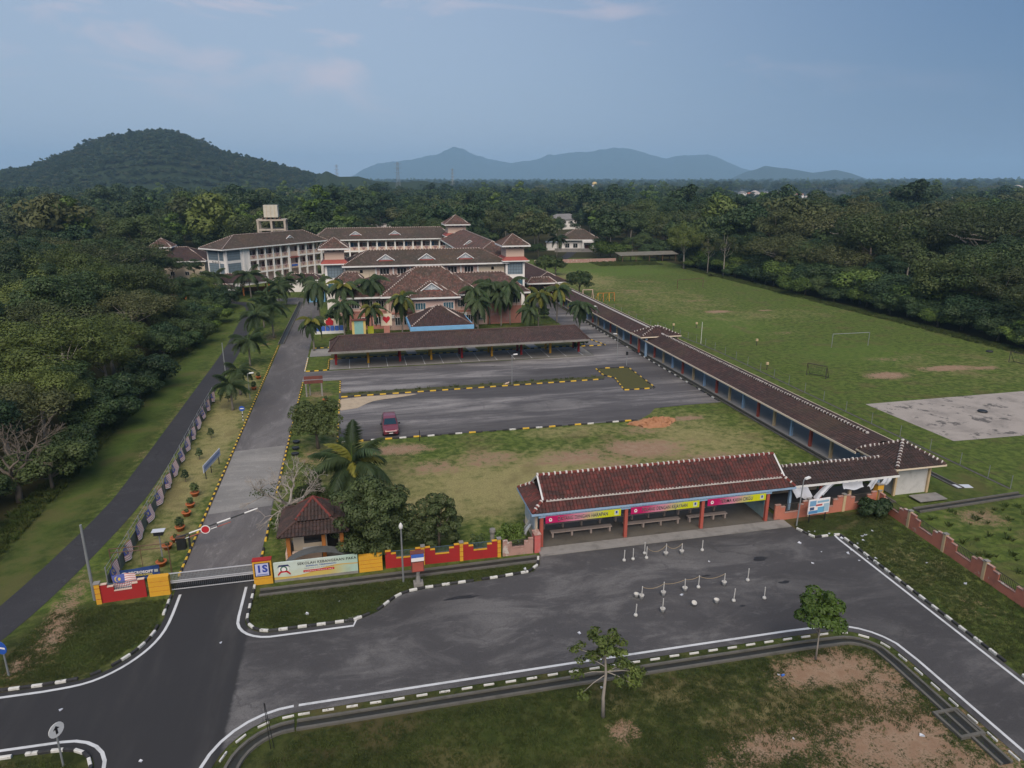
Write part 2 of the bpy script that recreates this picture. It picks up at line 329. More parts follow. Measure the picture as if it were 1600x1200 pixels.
# ------------------------------------------------------------------ terrain
rnd = random.Random(7); rng = np.random.default_rng(11)
def axis(lo, hi, step, far):
    a = list(np.arange(lo, hi + 1e-6, step)); d = step * 2
    x = lo
    L = []
    while x > -far: x -= d; d *= 1.35; L.append(x)
    d = step * 2; x = a[-1]; Rr = []
    while x < far: x += d; d *= 1.35; Rr.append(x)
    return np.array(L[::-1] + a + Rr)
gx = axis(-46, 112, 0.6, 12000); gy = axis(14, 226, 0.6, 12000)
GX, GY = np.meshgrid(gx, gy); nx, ny = len(gx), len(gy)
def blob(x, y, rx, ry, k=1.0):
    d = np.sqrt(((GX - x) / rx) ** 2 + ((GY - y) / ry) ** 2); return k * np.clip(1.25 - d * 0.75, 0, 1)
soil = np.zeros_like(GX)
for b_ in [(20.5,60.5,5,2.4,.82),(27.5,61.2,5.5,2.8,.9),(23.5,57.5,5,2.0,.62),(6.4,61.2,3.2,2.2,.7),(3.4,66.5,4.5,1.7,.85),(12,61.8,4,2.4,.7),(31.5,68.4,2.6,1.6,1),(36,69,2.5,.9,.9),(33,57,4,3,.62),(29.5,66,3,1.6,.6),
           (24.4,27.9,3.9,1.5,.92),(26.6,26.3,2.6,2.6,.72),(18.6,23.6,4.2,1.1,.74),(24,22.5,5.2,2.3,.8),(13.5,22.6,3.2,.8,.74),(20.5,20.4,8,1.8,.9),(26,19.5,5,3,.78),(11.6,26.1,.9,.8,.9),(11,22.5,2,.7,.6),(2.5,24.5,2,.8,.5),
           (-18.6,41.2,1.1,3.2,.75),(-19.6,38.2,1.0,1.3,.7),(-16,40.5,1.6,1.0,.45),(-19.4,44,1.0,5,.7),(-18.2,60,.5,18,.5),(-15.4,52,1.4,7,.35),(-21.7,75,.4,40,.5),
           (52.5,36,4,4.5,.62),(58,31,6,5,.6),(48,41,3,2,.6),(66,38,7,5,.45),(38.5,37,2,3,.4),(37.8,30.5,2,2.5,.5),(36.8,34.5,1.2,3,.4),
           (-4.6,66,3,4,.55),(-5.2,88,2.4,2.2,.7),(-5.5,79,2,3,.6),(-15.2,128,1.8,12,.5),(-15.5,100,1.5,12,.35),(-5,50,2.6,2.5,.6),
           (*G(1385,587),3.8,1.8,1),(*G(1480,575),4.6,1.5,1),(*G(1120,487),3.6,1.6,.9),(*G(1090,470),6,2,.55),(*G(1195,485),2,1,.8),(*G(1400,560),8,2,.5),(*G(1540,575),3,1.2,.8),(*G(980,455),5,6,.55),(*G(1010,440),5,5,.5),(*G(1230,520),6,2,.45)]:
    soil = np.maximum(soil, blob(*b_))
dry = np.zeros_like(GX)
for b_ in [(14,56,18,8,.8),(34,62,9,10,.65),(4,53,8,5,.8),(-15.5,75,2.8,34,.75),(35.5,86,3.5,6,.8),(70,150,18,40,.4),(62,185,12,22,.6),(80,125,22,8,.4),(90,80,20,12,.35),(22,68,10,2.5,.55),(37.5,35,3,8,.4),(20,27,12,4,.35),(-3,70,5,7,.5)]:
    dry = np.maximum(dry, blob(*b_))
lush = np.zeros_like(GX)
for b_ in [(75,200,22,12,1),(67,118,12,14,.8),(78,92,14,10,.7),(-4,39.8,5,2.5,.7),(5,41.5,7,1.4,.5),(51,52,3,8,.9),(-16,38.5,4,2.5,.7),(-24.4,90,2.6,60,.8),(8,27,10,4,.5),(60,40,8,4,.6)]:
    lush = np.maximum(lush, blob(*b_))
deep = np.zeros_like(GX)  # thick moist grass, with lens corner darkening painted into its colour
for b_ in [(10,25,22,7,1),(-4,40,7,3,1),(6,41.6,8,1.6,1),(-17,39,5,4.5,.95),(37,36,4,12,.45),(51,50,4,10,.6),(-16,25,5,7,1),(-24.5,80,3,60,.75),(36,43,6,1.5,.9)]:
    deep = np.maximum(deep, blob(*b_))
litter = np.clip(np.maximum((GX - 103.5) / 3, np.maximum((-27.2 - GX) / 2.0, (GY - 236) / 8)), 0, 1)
me = bpy.data.meshes.new('ground')
vv = np.stack([GX, GY, np.zeros_like(GX)], -1).reshape(-1, 3)
me.vertices.add(len(vv)); me.vertices.foreach_set('co', vv.ravel())
ii = np.arange(nx * ny).reshape(ny, nx)
q = np.stack([ii[:-1, :-1], ii[:-1, 1:], ii[1:, 1:], ii[1:, :-1]], -1).reshape(-1, 4)
me.loops.add(q.size); me.loops.foreach_set('vertex_index', q.ravel())
me.polygons.add(len(q)); me.polygons.foreach_set('loop_start', np.arange(0, q.size, 4)); me.polygons.foreach_set('loop_total', np.full(len(q), 4))
me.update(calc_edges=True)
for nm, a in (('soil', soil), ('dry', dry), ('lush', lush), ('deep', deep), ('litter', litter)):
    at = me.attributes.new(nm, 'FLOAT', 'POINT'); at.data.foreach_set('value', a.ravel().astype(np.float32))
def groundmat():
    m, nt, b = nodes('grass_ground'); t = NT(nt); w = t.world()
    n1 = t.noise(w, 0.22, 6, 0.6); n2 = t.noise(w, 1.3, 6, 0.65, 0.3); n3 = t.noise(w, 8, 5, 0.7); n4 = t.noise(w, 38, 3, 0.7)
    ns = t.noise(t.mapping(w, (0.35, 1.6, 1)), 0.5, 6, 0.65, 0.5)
    g = t.mix(t.ramp(n2, 0.36, 0.64), (0.046, 0.076, 0.015), (0.108, 0.148, 0.031))
    g = t.mix(t.math('MULTIPLY', t.ramp(ns, 0.5, 0.7), 0.55), g, (0.105, 0.094, 0.040))
    g = t.mix(t.math('MULTIPLY', t.ramp(n3, 0.46, 0.7), 0.65), g, (0.035, 0.046, 0.014))
    g = t.mix(t.math('MULTIPLY', t.ramp(n4, 0.5, 0.75), 0.5), g, (0.17, 0.165, 0.07))
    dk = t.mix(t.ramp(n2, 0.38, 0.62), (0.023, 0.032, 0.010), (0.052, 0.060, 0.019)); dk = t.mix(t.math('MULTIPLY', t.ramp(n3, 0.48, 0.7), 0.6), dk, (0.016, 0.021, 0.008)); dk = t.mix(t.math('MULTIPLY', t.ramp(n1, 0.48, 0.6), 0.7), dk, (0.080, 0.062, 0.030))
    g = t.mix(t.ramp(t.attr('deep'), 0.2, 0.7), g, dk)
    def mask(name, k, lo, hi, nn):
        return t.ramp(t.math('ADD', t.attr(name), t.math('MULTIPLY', t.math('SUBTRACT', nn, 0.5), k)), lo, hi)
    g = t.mix(t.math('MULTIPLY', mask('lush', 0.9, 0.25, 0.9, n1), 0.6), g, (0.088, 0.140, 0.028))
    dd = t.mix(t.ramp(n3, 0.35, 0.7), (0.315, 0.275, 0.128), (0.175, 0.160, 0.068))
    g = t.mix(t.math('MULTIPLY', mask('dry', 2.0, 0.2, 0.85, t.math('ADD', t.math('MULTIPLY', n1, 0.5), t.math('MULTIPLY', n2, 0.5))), 0.92), g, dd)
    g = t.mix(t.math('MULTIPLY', t.ramp(n1, 0.53, 0.66), 0.45), g, (0.100, 0.082, 0.038))
    s1 = t.mix(t.ramp(n2, 0.35, 0.65), (0.30, 0.212, 0.145), (0.235, 0.148, 0.095)); s1 = t.mix(t.math('MULTIPLY', t.ramp(n4, 0.4, 0.8), 0.4), s1, (0.34, 0.25, 0.17))
    g = t.mix(mask('soil', 3.6, 0.40, 0.80, t.math('ADD', t.math('MULTIPLY', n2, 0.34), t.math('ADD', t.math('MULTIPLY', n3, 0.46), t.math('MULTIPLY', n1, 0.2)))), g, s1)
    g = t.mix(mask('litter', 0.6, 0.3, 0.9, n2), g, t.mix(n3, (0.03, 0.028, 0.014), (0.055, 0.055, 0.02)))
    t.l.new(g, b.inputs['Base Color']); b.inputs['Roughness'].default_value = 0.95; b.inputs['Specular IOR Level'].default_value = 0.1
    t.bump(t.math('ADD', n3, t.math('MULTIPLY', n4, 0.7)), 0.5, 0.12, b); return m
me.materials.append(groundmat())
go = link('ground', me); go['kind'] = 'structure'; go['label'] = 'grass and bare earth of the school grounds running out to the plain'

# ------------------------------------------------------------------ roads and paving
def asphalt(name, col, pale, streak=(1, 1, 1), newx=None, rough=0.85, patchy=0.6, stain=0.5):
    m, nt, b = nodes(name); t = NT(nt); w = t.world(); ws = t.mapping(w, streak)
    n1 = t.noise(ws, 0.28, 8, 0.68, 0.7); n2 = t.noise(ws, 1.1, 7, 0.75, 0.6); n3 = t.noise(w, 14, 4, 0.75); n5 = t.noise(ws, 0.09, 4, 0.5)
    c = t.mix(t.math('MULTIPLY', t.ramp(n1, 0.44, 0.64), patchy), col, pale)
    c = t.mix(t.math('MULTIPLY', t.ramp(n2, 0.52, 0.7), 0.6), c, sc(pale, 1.2))
    c = t.mix(t.math('MULTIPLY', t.ramp(n5, 0.46, 0.6), stain), c, sc(col, 0.55))
    if newx is not None:
        sx = t.n.new('ShaderNodeSeparateXYZ'); t.l.new(w, sx.inputs[0])
        f = t.ramp(t.math('ADD', sx.outputs[0], t.math('MULTIPLY', n2, 0.5)), newx + 0.15, newx + 0.4)
        nw = t.mix(t.math('MULTIPLY', t.ramp(t.noise(t.mapping(w, (1.0, 0.16, 1)), 0.5, 5, 0.6), 0.45, 0.75), 0.7), (0.030, 0.030, 0.032), (0.062, 0.060, 0.058))
        c = t.mix(f, nw, c)
    vo = t.n.new('ShaderNodeTexVoronoi'); vo.feature = 'DISTANCE_TO_EDGE'; vo.inputs['Scale'].default_value = 0.16; wn_ = t.n.new('ShaderNodeTexNoise'); t.l.new(w, wn_.inputs['Vector']); wn_.inputs['Scale'].default_value = 0.55; wn_.inputs['Detail'].default_value = 6; wn_.inputs['Roughness'].default_value = 0.65; t.l.new(t.mix(1.0, w, t.mix(1.0, wn_.outputs['Color'], (3.4, 3.4, 0.0), 'MULTIPLY'), 'ADD'), vo.inputs['Vector'])
    crk = t.math('MULTIPLY', t.ramp(vo.outputs['Distance'], 0.012, 0.002), t.ramp(n1, 0.45, 0.6)); c = t.mix(t.math('MULTIPLY', crk, 0.4), c, sc(col, 0.4))
    wet = t.math('MULTIPLY', t.ramp(t.noise(w, 0.55, 3, 0.5), 0.72, 0.755), 0.75)
    c = t.mix(wet, c, sc(col, 0.4))
    c = t.mix(t.math('MULTIPLY', t.ramp(n3, 0.45, 0.7), 0.5), c, sc(col, 0.5))
    t.l.new(c, b.inputs['Base Color']); b.inputs['Roughness'].default_value = rough; b.inputs['Specular IOR Level'].default_value = 0.25
    t.bump(n3, 0.5, 0.012, b); return m
M['asph'] = asphalt('asphalt_worn', (0.068, 0.066, 0.068), (0.138, 0.134, 0.132), newx=-7.6, patchy=.95, streak=(0.5, 1.1, 1))
M['asph_park'] = asphalt('asphalt_car_park', (0.100, 0.095, 0.098), (0.27, 0.258, 0.250), streak=(0.16, 1, 1), patchy=0.95, stain=0.8)
M['asph_drive'] = asphalt('asphalt_drive', (0.115, 0.108, 0.108), (0.20, 0.192, 0.186), streak=(1, 0.3, 1), stain=0.6)
M['asph_lane'] = asphalt('asphalt_new_lane', (0.036, 0.036, 0.040), (0.050, 0.050, 0.053), patchy=0.4, stain=0.2)
M['slab'] = asphalt('concrete_slab', (0.20, 0.195, 0.185), (0.30, 0.29, 0.27), streak=(0.5, 1, 1), stain=0.6)
M['court'] = pm('concrete_court', (0.36, 0.325, 0.29), rough=.9, grime=.95, gscale=.32, gcol=(.17, .155, .14), fine=.3, bump=.3, chips=((.10, .092, .085), .5, .555))
def arc(cx, cy, r, a0, a1, n=8):
    return [(cx + r * math.cos(R(a0 + (a1 - a0) * i / n)), cy + r * math.sin(R(a0 + (a1 - a0) * i / n))) for i in range(n + 1)]
def sheet(name, pts, z, mat, label=None):
    return structure(name, MB().poly([(x, y, z) for x, y in pts]), mat, label)
def offset(path, d):
    out = []
    for i, p in enumerate(path):
        a = path[max(i-1, 0)]; b = path[min(i+1, len(path)-1)]; t = Vector((b[0]-a[0], b[1]-a[1])).normalized()
        out.append((p[0] - t.y * d, p[1] + t.x * d))
    return out
def ribbon(mb, path, w, z, z2=None):
    L, Rr = offset(path, w / 2), offset(path, -w / 2)
    for i in range(len(path) - 1):
        mb.poly([(*Rr[i], z), (*Rr[i+1], z), (*L[i+1], z), (*L[i], z)])
    return mb
def smooth_path(pts, n=6):
    P = [Vector((*p, 0)) if len(p) == 2 else Vector(p) for p in pts]; out = []
    for i in range(len(P) - 1):
        p0, p1, p2, p3 = P[max(i-1, 0)], P[i], P[i+1], P[min(i+2, len(P)-1)]
        for k in range(n):
            t = k / n
            out.append(0.5 * ((2*p1) + (p2-p0)*t + (2*p0-5*p1+4*p2-p3)*t*t + (3*p1-p0-3*p2+p3)*t**3))
    out.append(P[-1]); return [tuple(v[:2]) if len(pts[0]) == 2 else tuple(v) for v in out]
kerbNL = [(-60, 36.0), (-17.5, 35.9)] + smooth_path([(-17.5, 35.9), (-15.4, 36.2), (-13.8, 37.6), (-12.95, 39.8), (-12.9, 43.6)], 5)[1:]
kerbNC = [(-7.95, 43.6), (-7.95, 40.2)] + arc(-6.1, 39.95, 1.85, 180, 265, 7)[1:] + [(-1.4, 38.1)] + smooth_path([(-1.4, 38.1), (0.2, 38.9), (1.6, 40.3), (3.2, 40.7)], 4)[1:] + [(8.4, 40.9)] + [(10.6, 41.1), (11.5, 41.9), (11.8, 42.9)]
kerbE = [(32.4, 42.6), (32.9, 41.0), (35.1, 41.0), (35.0, 40.4), (34.3, 24.8), (33.9, 4)]
kerbSE = [(29.2, 4), (29.15, 20.2), (29.3, 27.4)] + arc(26.6, 28.0, 2.75, 5, 90, 7)[1:] + [(24.2, 30.85), (10.7, 30.95), (-4.2, 30.95)]
kerbSC = arc(-4.4, 27.4, 3.55, 90, 178, 8) + [(-7.9, 20), (-8.2, 4)]
kerbSL = [(-60, 31.1), (-17.7, 31.05)] + arc(-15.2, 28.9, 2.1, 90, 5, 6) + [(-13.0, 4)]
rd = kerbNL + [(-12.9, 44.6), (-7.95, 44.6)] + kerbNC + [(11.8, 43.2), (32.4, 43.2)] + kerbE + kerbSE + kerbSC + kerbSL[::-1]
sheet('road', rd, 0.02, M['asph'], 'worn grey asphalt of the front road, darker at the junction on the left')
sheet('driveway', [(-13.0, 44.61), (-7.9, 44.61), (-7.9, 120), (-7.6, 150), (-8.5, 166), (-14, 170), (-22, 168), (-20, 160), (-12.4, 160), (-12.8, 120)], 0.02, M['asph_drive'], 'school driveway running from the gate to the classroom blocks')
sheet('concrete_slab', [(-12.9, 55.4), (-8.0, 56.0), (-8.0, 70.2), (-12.9, 69.6)], 0.026, M['slab'], 'pale concrete slab across the driveway')
park = [(-7.89, 94.3), (-2.9, 94.3), (-2.9, 69.9), (30.6, 69.6), (32.8, 71.4), (34.2, 73.2), (38, 73.5), (43.2, 73.6), (43.2, 175), (38.2, 175), (37.8, 112), (35.9, 106.5), (35.9, 100), (-7.89, 99.6)]
sheet('car_park', park, 0.022, M['asph_park'], 'streaky worn asphalt of the car park and service road')
sheet('parking_slab', [(-4.4, 100.05), (35.8, 100.05), (35.8, 106.4), (-4.4, 106.4)], 0.05, M['slab'], 'concrete parking bays under the long car port')
sheet('forecourt', [(-7.6, 108.8), (-2.6, 108.8), (-2.6, 113.6), (-7.6, 114.2)], 0.03, M['slab'], 'pale concrete forecourt beside the car port')
sheet('porch_drive', [(6, 112.5), (22, 112.5), (22, 124), (6, 124)], 0.03, M['slab'], 'concrete apron under the entrance porch')
lane = smooth_path([(-34, 14), (-28, 27), (-24.6, 36), (-23.2, 40.5), (-22.0, 45), (-21.0, 51), (-20.2, 58), (-19.95, 65), (-19.95, 96), (-20.1, 117), (-21, 138), (-21.4, 152), (-23.6, 162), (-30, 167), (-45, 169)], 6)
structure('lane', ribbon(MB(), lane, 2.7, 0.016), M['asph_lane'], 'narrow new black lane along the wood')
sheet('court', [(60.2, 56.0), (92, 55.2), (92, 69.3), (60.0, 69.0)], 0.018, M['court'], 'stained pale concrete games court on the field')
far_road = smooth_path([(66, 226), (71, 236), (79, 252), (88, 275), (92, 300)], 5)
structure('village_road', ribbon(MB(), far_road, 3.6, 0.02), M['asph_lane'], 'narrow road to the white house behind the field')
mk = MB()
def line(path, w=0.17): ribbon(mk, path, w, 0.026)
line(offset(kerbNL, -0.42)); line(offset(kerbNC[:11] + [(-1.6, 38.1)], -0.42)); line(offset(kerbE[2:], -0.38)); line(offset(kerbSE, -0.5)); line(offset(kerbSC, -0.5)); line(offset(kerbSL, 0.42))
structure('road_marking', mk, M['line'], 'white edge lines painted along the front road')
bay = MB()
for k in range(14): x = -1.6 + k * 2.75; bay.poly([(x, 100.3, .054), (x + .09, 100.3, .054), (x + .09, 105.6, .054), (x, 105.6, .054)])
structure('bay_marking', bay, M['line'], 'thin white bay lines on the parking slab')
# ---- kerbs: each painted stone a piece
def stone_mesh(name, mat):
    b = .025
    mb = MB(); P = [(-.08, 0), (.08, 0), (.08, .115), (.055, .14), (-.055, .14), (-.08, .115)]
    mb.prism(P, -.5, .5, 'x'); return mb.mesh(name, mat)
STONE = {k: stone_mesh('kerb_stone_' + k, M['k' + k]) for k in ('white', 'black', 'yellow')}
def kerb(path, label, cols=('white', 'black'), L=0.55, z=0.012, skip=0.0, h=1.0, w=1.0, gap=0.03, drop=None):
    r = link('kerb', None); r['kind'] = 'structure'; r['label'] = label
    segs = []; d = [0]
    for a, b in zip(path, path[1:]): d.append(d[-1] + math.hypot(b[0]-a[0], b[1]-a[1]))
    def at(s):
        s = min(max(s, 0), d[-1])
        for i in range(len(d) - 1):
            if s <= d[i+1] + 1e-9:
                f = (s - d[i]) / max(d[i+1] - d[i], 1e-9); a, b = path[i], path[i+1]; return (a[0]+(b[0]-a[0])*f, a[1]+(b[1]-a[1])*f)
    n = max(1, round(d[-1] / L)); Ls = d[-1] / n
    for k in range(n):
        c = cols[k % len(cols)]
        if drop and c == drop: continue
        if rnd.random() < skip: continue
        a, b = at(k * Ls), at((k + 1) * Ls); mx, my = (a[0]+b[0])/2, (a[1]+b[1])/2
        o = link('kerb_stone', STONE[c], r, (mx + rnd.gauss(0, .008), my + rnd.gauss(0, .008), z + rnd.gauss(0, .004)),
                 (0, 0, math.atan2(b[1]-a[1], b[0]-a[0]) + rnd.gauss(0, .012)), (math.hypot(b[0]-a[0], b[1]-a[1]) - gap, w * (.5 if drop else 1), h))
    return r
kerb(offset([(-26, 36.0)] + kerbNL[1:], .12), 'broken black and white kerb left of the gate road', skip=.1)
kerb(offset(kerbNC, .12), 'black and white kerb round the lawn before the red wall', skip=.05)
kerb(offset(kerbE, .12), 'black and white kerb along the right hand road', skip=.06)
kerb(offset(kerbSE[1:], .22), 'low kerb with white dashes along the front lawn', L=.6, drop='black', h=.7)
kerb(offset(kerbSC, .22), 'low kerb with white dashes round the lawn corner', L=.6, drop='black', h=.7)
kerb(offset(kerbSL[1:], -.12), 'black and white kerb at the bottom left corner', skip=.05)
YB = ('yellow', 'black')
kerb([(-13.05, 46), (-13.05, 118)], 'long black and yellow kerb along the left of the driveway', YB, .5)
kerb([(-7.8, 46.5), (-7.8, 54)], 'short black and yellow kerb beside the guard house', YB, .55, skip=.15)
kerb([(-7.8, 58), (-7.8, 79), (-7.7, 93.8)], 'black and yellow kerb along the right of the driveway', YB, .55)
kerb([(-2.8, 70), (-2.8, 75.6)], 'black and yellow kerb beside the mango tree', YB, .5)
kerb([(-2.8, 79.5), (-2.8, 85.3)], 'black and yellow kerb below the sand patch', YB, .5)
kerb([(-2.8, 88), (-2.8, 93.8)], 'black and yellow kerb by the wooden board', YB, .5)
kerb([(-2.6, 86.0), (32.6, 86.6)], 'black and yellow kerb of the car park median', YB, .8)
kerb([(-2.4, 69.75), (30.4, 69.5)], 'worn kerb between the car park and the dry lawn', ('white', 'black', 'yellow', 'black'), .75, skip=.12)
kerb([(33.4, 92), (33.2, 88.6), (34.3, 86.8), (33.4, 81), (37.6, 81.0)], 'black and yellow kerb round the car park island', YB, .7)
kerb([(33.4, 92.2), (38.3, 91.9), (37.8, 81.2)], 'dark kerb on the far side of the car park island', ('black', 'black', 'yellow'), .7)
kerb([(-7.7, 99.8), (-4.6, 99.9), (-4.6, 106.4), (35.7, 106.7)], 'black and yellow kerb round the car port', YB, .6)
kerb([(-7.8, 100), (-7.8, 108)], 'pale kerb at the left of the car port lawn', ('white', 'yellow'), .6)
kerb([(-7.4, 114.6), (-1.5, 114.6)], 'black and yellow kerb in front of the palms', YB, .6)
kerb([(35.9, 106.4), (40.2, 106.2), (38.2, 114)], 'low kerb at the right end of the car port', YB, .7)
kerb([(43.1, 74), (43.1, 126)], 'grey kerb between service road and walkway', ('black', 'black', 'white'), .6, skip=.12)
# ---- islands and medians (slightly raised grass is the ground showing between); median strip of earth
def strip_mound(name, pts, h, mat, label):
    mb = MB(); mb.prism(pts, 0.005, h); return structure(name, mb, mat, label)
M['verge'] = pm('rough_grass', (0.062, 0.068, 0.022), rough=.95, grime=.9, gscale=2.2, gcol=(0.13, 0.105, 0.05), fine=.45, bump=1.0)
M['verge2'] = pm('island_grass', (0.082, 0.080, 0.024), rough=.95, grime=.7, gscale=1.4, gcol=(0.05, 0.058, 0.018), fine=.45, bump=1.0)
strip_mound('median', [(-2.6, 86.12), (32.6, 86.75), (33.3, 88.0), (-2.6, 87.6)], .09, M['verge'], 'weedy median strip between the two parking rows')
strip_mound('island', [(33.5, 88.8), (34.2, 87.4), (33.5, 81.2), (37.5, 81.2), (38.0, 86.4), (38.1, 91.6), (33.6, 91.8)], .09, M['verge2'], 'small grass island at the right end of the car park')
strip_mound('carport_lawn', [(-4.4, 106.9), (35.6, 107.2), (38, 112), (36, 118), (-1, 118), (-4.4, 112)], .06, M['verge2'], 'grass strip behind the car port')
for x in (7.4, 17.2, 27.2): strip_mound('footpath', [(x, 106.95), (x + 1.5, 106.95), (x + .9, 117), (x - .6, 117)], .085, M['slab'], 'concrete footpath crossing the grass behind the car port')
strip_mound('sand_patch', smooth_path([(-2.6, 80.6), (-2.5, 85.2), (6.5, 85.5), (5, 84.6), (1.4, 83.6), (-0.6, 81.2)], 3), .045, pm('sand', (0.42, 0.34, 0.24), grime=.6, gscale=1.2, gcol=(0.2, 0.16, 0.11), bump=.6), 'spilled pale sand at the left of the car park')
# ---- drains: concrete channels with raised lips
def drain(path, w, label, lip=.14, h=.13, mat='drain'):
    r = link('drain', None); r['kind'] = 'structure'; r['label'] = label
    f = ribbon(MB(), path, w, .03); part('channel_floor', f, M['drainfloor'], r)
    for s in (-1, 1):
        a = offset(path, s * (w / 2)); b = offset(path, s * (w / 2 + lip)); mb = MB()
        for i in range(len(path) - 1):
            p = [a[i], a[i+1], b[i+1], b[i]]
            if s < 0: p = p[::-1]
            mb.prism(p, 0, h)
        part('drain_lip', mb, M[mat], r)
    return r
drain(offset(kerbSE[1:], .95), .42, 'open concrete drain curving round the front lawn')
drain(offset(kerbSC, .95), .42, 'open concrete drain at the left corner of the front lawn')
drain([(43.65, 50), (43.65, 160)], .38, 'dark drain along the foot of the covered walkway')
drain([(-7.4, 42.6), (11.6, 42.75)], .5, 'roadside drain in front of the red wall', lip=.18)
drain([(-12.75, 119), (-12.2, 163)], .7, 'deep dark drain at the far left of the driveway', h=.2)
drain([(51.2, 46), (51.0, 130)], .45, 'mossy drain behind the covered walkway', h=.1)
drain([(55.3, 43.8), (44, 43.2)], .5, 'drain running from the brown roofed hut to the field corner', h=.16)
mh = link('drain_sump', None); mh['kind'] = 'structure'; mh['label'] = 'square open concrete sump beside the right hand road'
mb = MB(); cx_, cy2 = 28.05, 22.8
for b_ in ((-.72, .72, -.9, -.74), (-.72, .72, .74, .9), (-.72, -.58, -.74, .74), (.58, .72, -.74, .74)): mb.box(cx_ + b_[0], cx_ + b_[1], cy2 + b_[2], cy2 + b_[3], 0, .16)
part('rim', mb, M['drain'], mh); part('pit_floor', MB().box(cx_ - .58, cx_ + .58, cy2 - .74, cy2 + .74, .03, .06), M['drainfloor'], mh)
# walkway slab and shelter apron
M['wfloor'] = pm('walkway_cement', (.42, .40, .37), grime=.5, gscale=.7, gcol=(.25, .24, .22))
structure('walkway_floor', MB().box(44.0, 48.2, 50.2, 205, 0, .14), M['wfloor'], 'concrete floor of the covered walkway')
def blotch(u, v, rx, ry, seed, mat, nm, label):
    r_ = random.Random(seed); x, y = G(u, v); P = [(x + rx * math.cos(a * .4488) * r_.uniform(.6, 1.25), y + ry * math.sin(a * .4488) * r_.uniform(.6, 1.25)) for a in range(14)]
    sheet(nm, smooth_path(P + [P[0]], 3)[:-1], .0245, mat, label)
M['tar'] = pm('tar_stain', (0.022, 0.022, 0.024), rough=.6, grime=.5, gscale=2, gcol=(.05, .05, .052))
for k, (u, v, rx, ry) in enumerate(((1188, 873, .55, .3), (1226, 910, .5, .18), (722, 934, 1.1, .22), (1104, 900, .35, .12), (1160, 947, .25, .1))): blotch(u, v, rx, ry, k, M['tar'], 'tar_stain', 'dark oily stain on the forecourt asphalt, %s' % ('below the lone bollard', 'near the right bollards', 'left of the bollards', 'between the two bollard rows', 'small one in the nearest row')[k])
structure('shelter_apron', MB().box(11.9, 32.3, 43.02, 44.13, 0, .10), M['concrete'], 'concrete apron in front of the pick-up shelter')
# ------------------------------------------------------------------ roofs
def inside(p, poly):
    x, y = p; r = False; j = len(poly) - 1
    for i in range(len(poly)):
        a, b = poly[i], poly[j]
        if (a[1] > y) != (b[1] > y) and x < (b[0]-a[0]) * (y-a[1]) / (b[1]-a[1]) + a[0]: r = not r
        j = i
    return r
def plane_axes(pts):
    a, b, c = Vector(pts[0]), Vector(pts[1]), Vector(pts[2]); u = (b - a).normalized(); n = u.cross(Vector(pts[-1]) - a).normalized()
    if n.z < 0: n = -n
    v = n.cross(u).normalized()
    if v.z < 0: v = -v
    return a, u, v, n
def tile_slope(mb, pts, tw=.27, th=.36):
    """real overlapping tiles on a roof plane given by its corners (eave first)"""
    O, u, v, n = plane_axes(pts)
    poly = [((Vector(p) - O).dot(u), (Vector(p) - O).dot(v)) for p in pts]
    umin, umax = min(p[0] for p in poly), max(p[0] for p in poly); vmax = max(p[1] for p in poly)
    prof = [(-.5, .0), (-.2, .055), (.15, .055), (.42, .004)]
    for r in range(int(vmax / th + .6)):
        for k in range(int((umax - umin) / tw) + 1):
            cu = umin + (k + .5) * tw; cv = (r + .5) * th
            if not inside((cu, min(cv, vmax - .02)), poly): continue
            jit = rnd.gauss(0, .006); lift = .045 + rnd.gauss(0, .006); P = []
            for row, (vv_, hh) in enumerate(((r * th - .02 + jit, lift), ((r + 1) * th + .03, .012))):
                for a, h in prof: P.append(tuple(O + u * (cu + a * tw) + v * min(vv_, vmax) + n * (h + hh)))
            for a, h in prof: P.append(tuple(O + u * (cu + a * tw) + v * (r * th - .02 + jit) + n * (h * .4 + .0)))
            mb.add(P, [(0,1,5,4),(1,2,6,5),(2,3,7,6),(8,9,1,0),(9,10,2,1),(10,11,3,2)])
def slope_uv(mb, pts):
    O, u, v, n = plane_axes(pts); uv = [((Vector(p) - O).dot(u), (Vector(p) - O).dot(v)) for p in pts]
    mb.poly(pts, uv)
def hip_faces(x0, x1, y0, y1, ze, zr, rx0, rx1, ry, ry2=None):
    ry2 = ry if ry2 is None else ry2
    a, b, c, d = (x0, y0, ze), (x1, y0, ze), (x1, y1, ze), (x0, y1, ze); e, f = (rx0, ry, zr), (rx1, ry2, zr)
    F = []
    if abs(rx0 - rx1) < 1e-6 and abs(ry - ry2) < 1e-6:
        return [[a, b, e], [b, c, e], [c, d, e], [d, a, e]]
    if ry2 != ry:   # ridge along y
        return [[a, b, e], [b, c, f, e], [c, d, f], [d, a, e, f]]
    return [[a, b, f, e], [b, c, f], [c, d, e, f], [d, a, e]]
def deck(mb, faces, drop=.0):
    for f in faces: slope_uv(mb, [(p[0], p[1], p[2] - drop) for p in f])
def fascia_ring(off, x0, x1, y0, y1, z, h=.2, t=.06):
    mb = MB(off); z0, z1 = z - h, z + .02
    P = [(x0 - t, y0 - t), (x1 + t, y0 - t), (x1 + t, y1 + t), (x0 - t, y1 + t)]; Q = [(x0, y0), (x1, y0), (x1, y1), (x0, y1)]
    pts = [(*p, z0) for p in P] + [(*p, z1) for p in P] + [(*p, z0) for p in Q] + [(*p, z1) for p in Q]
    F = []
    for i in range(4):
        j = (i + 1) % 4; F += [(i, j, j+4, i+4), (j+8, i+8, i+12, j+12), (i+4, j+4, j+12, i+12), (i, i+8, j+8, j)]
    return mb.add(pts, F)
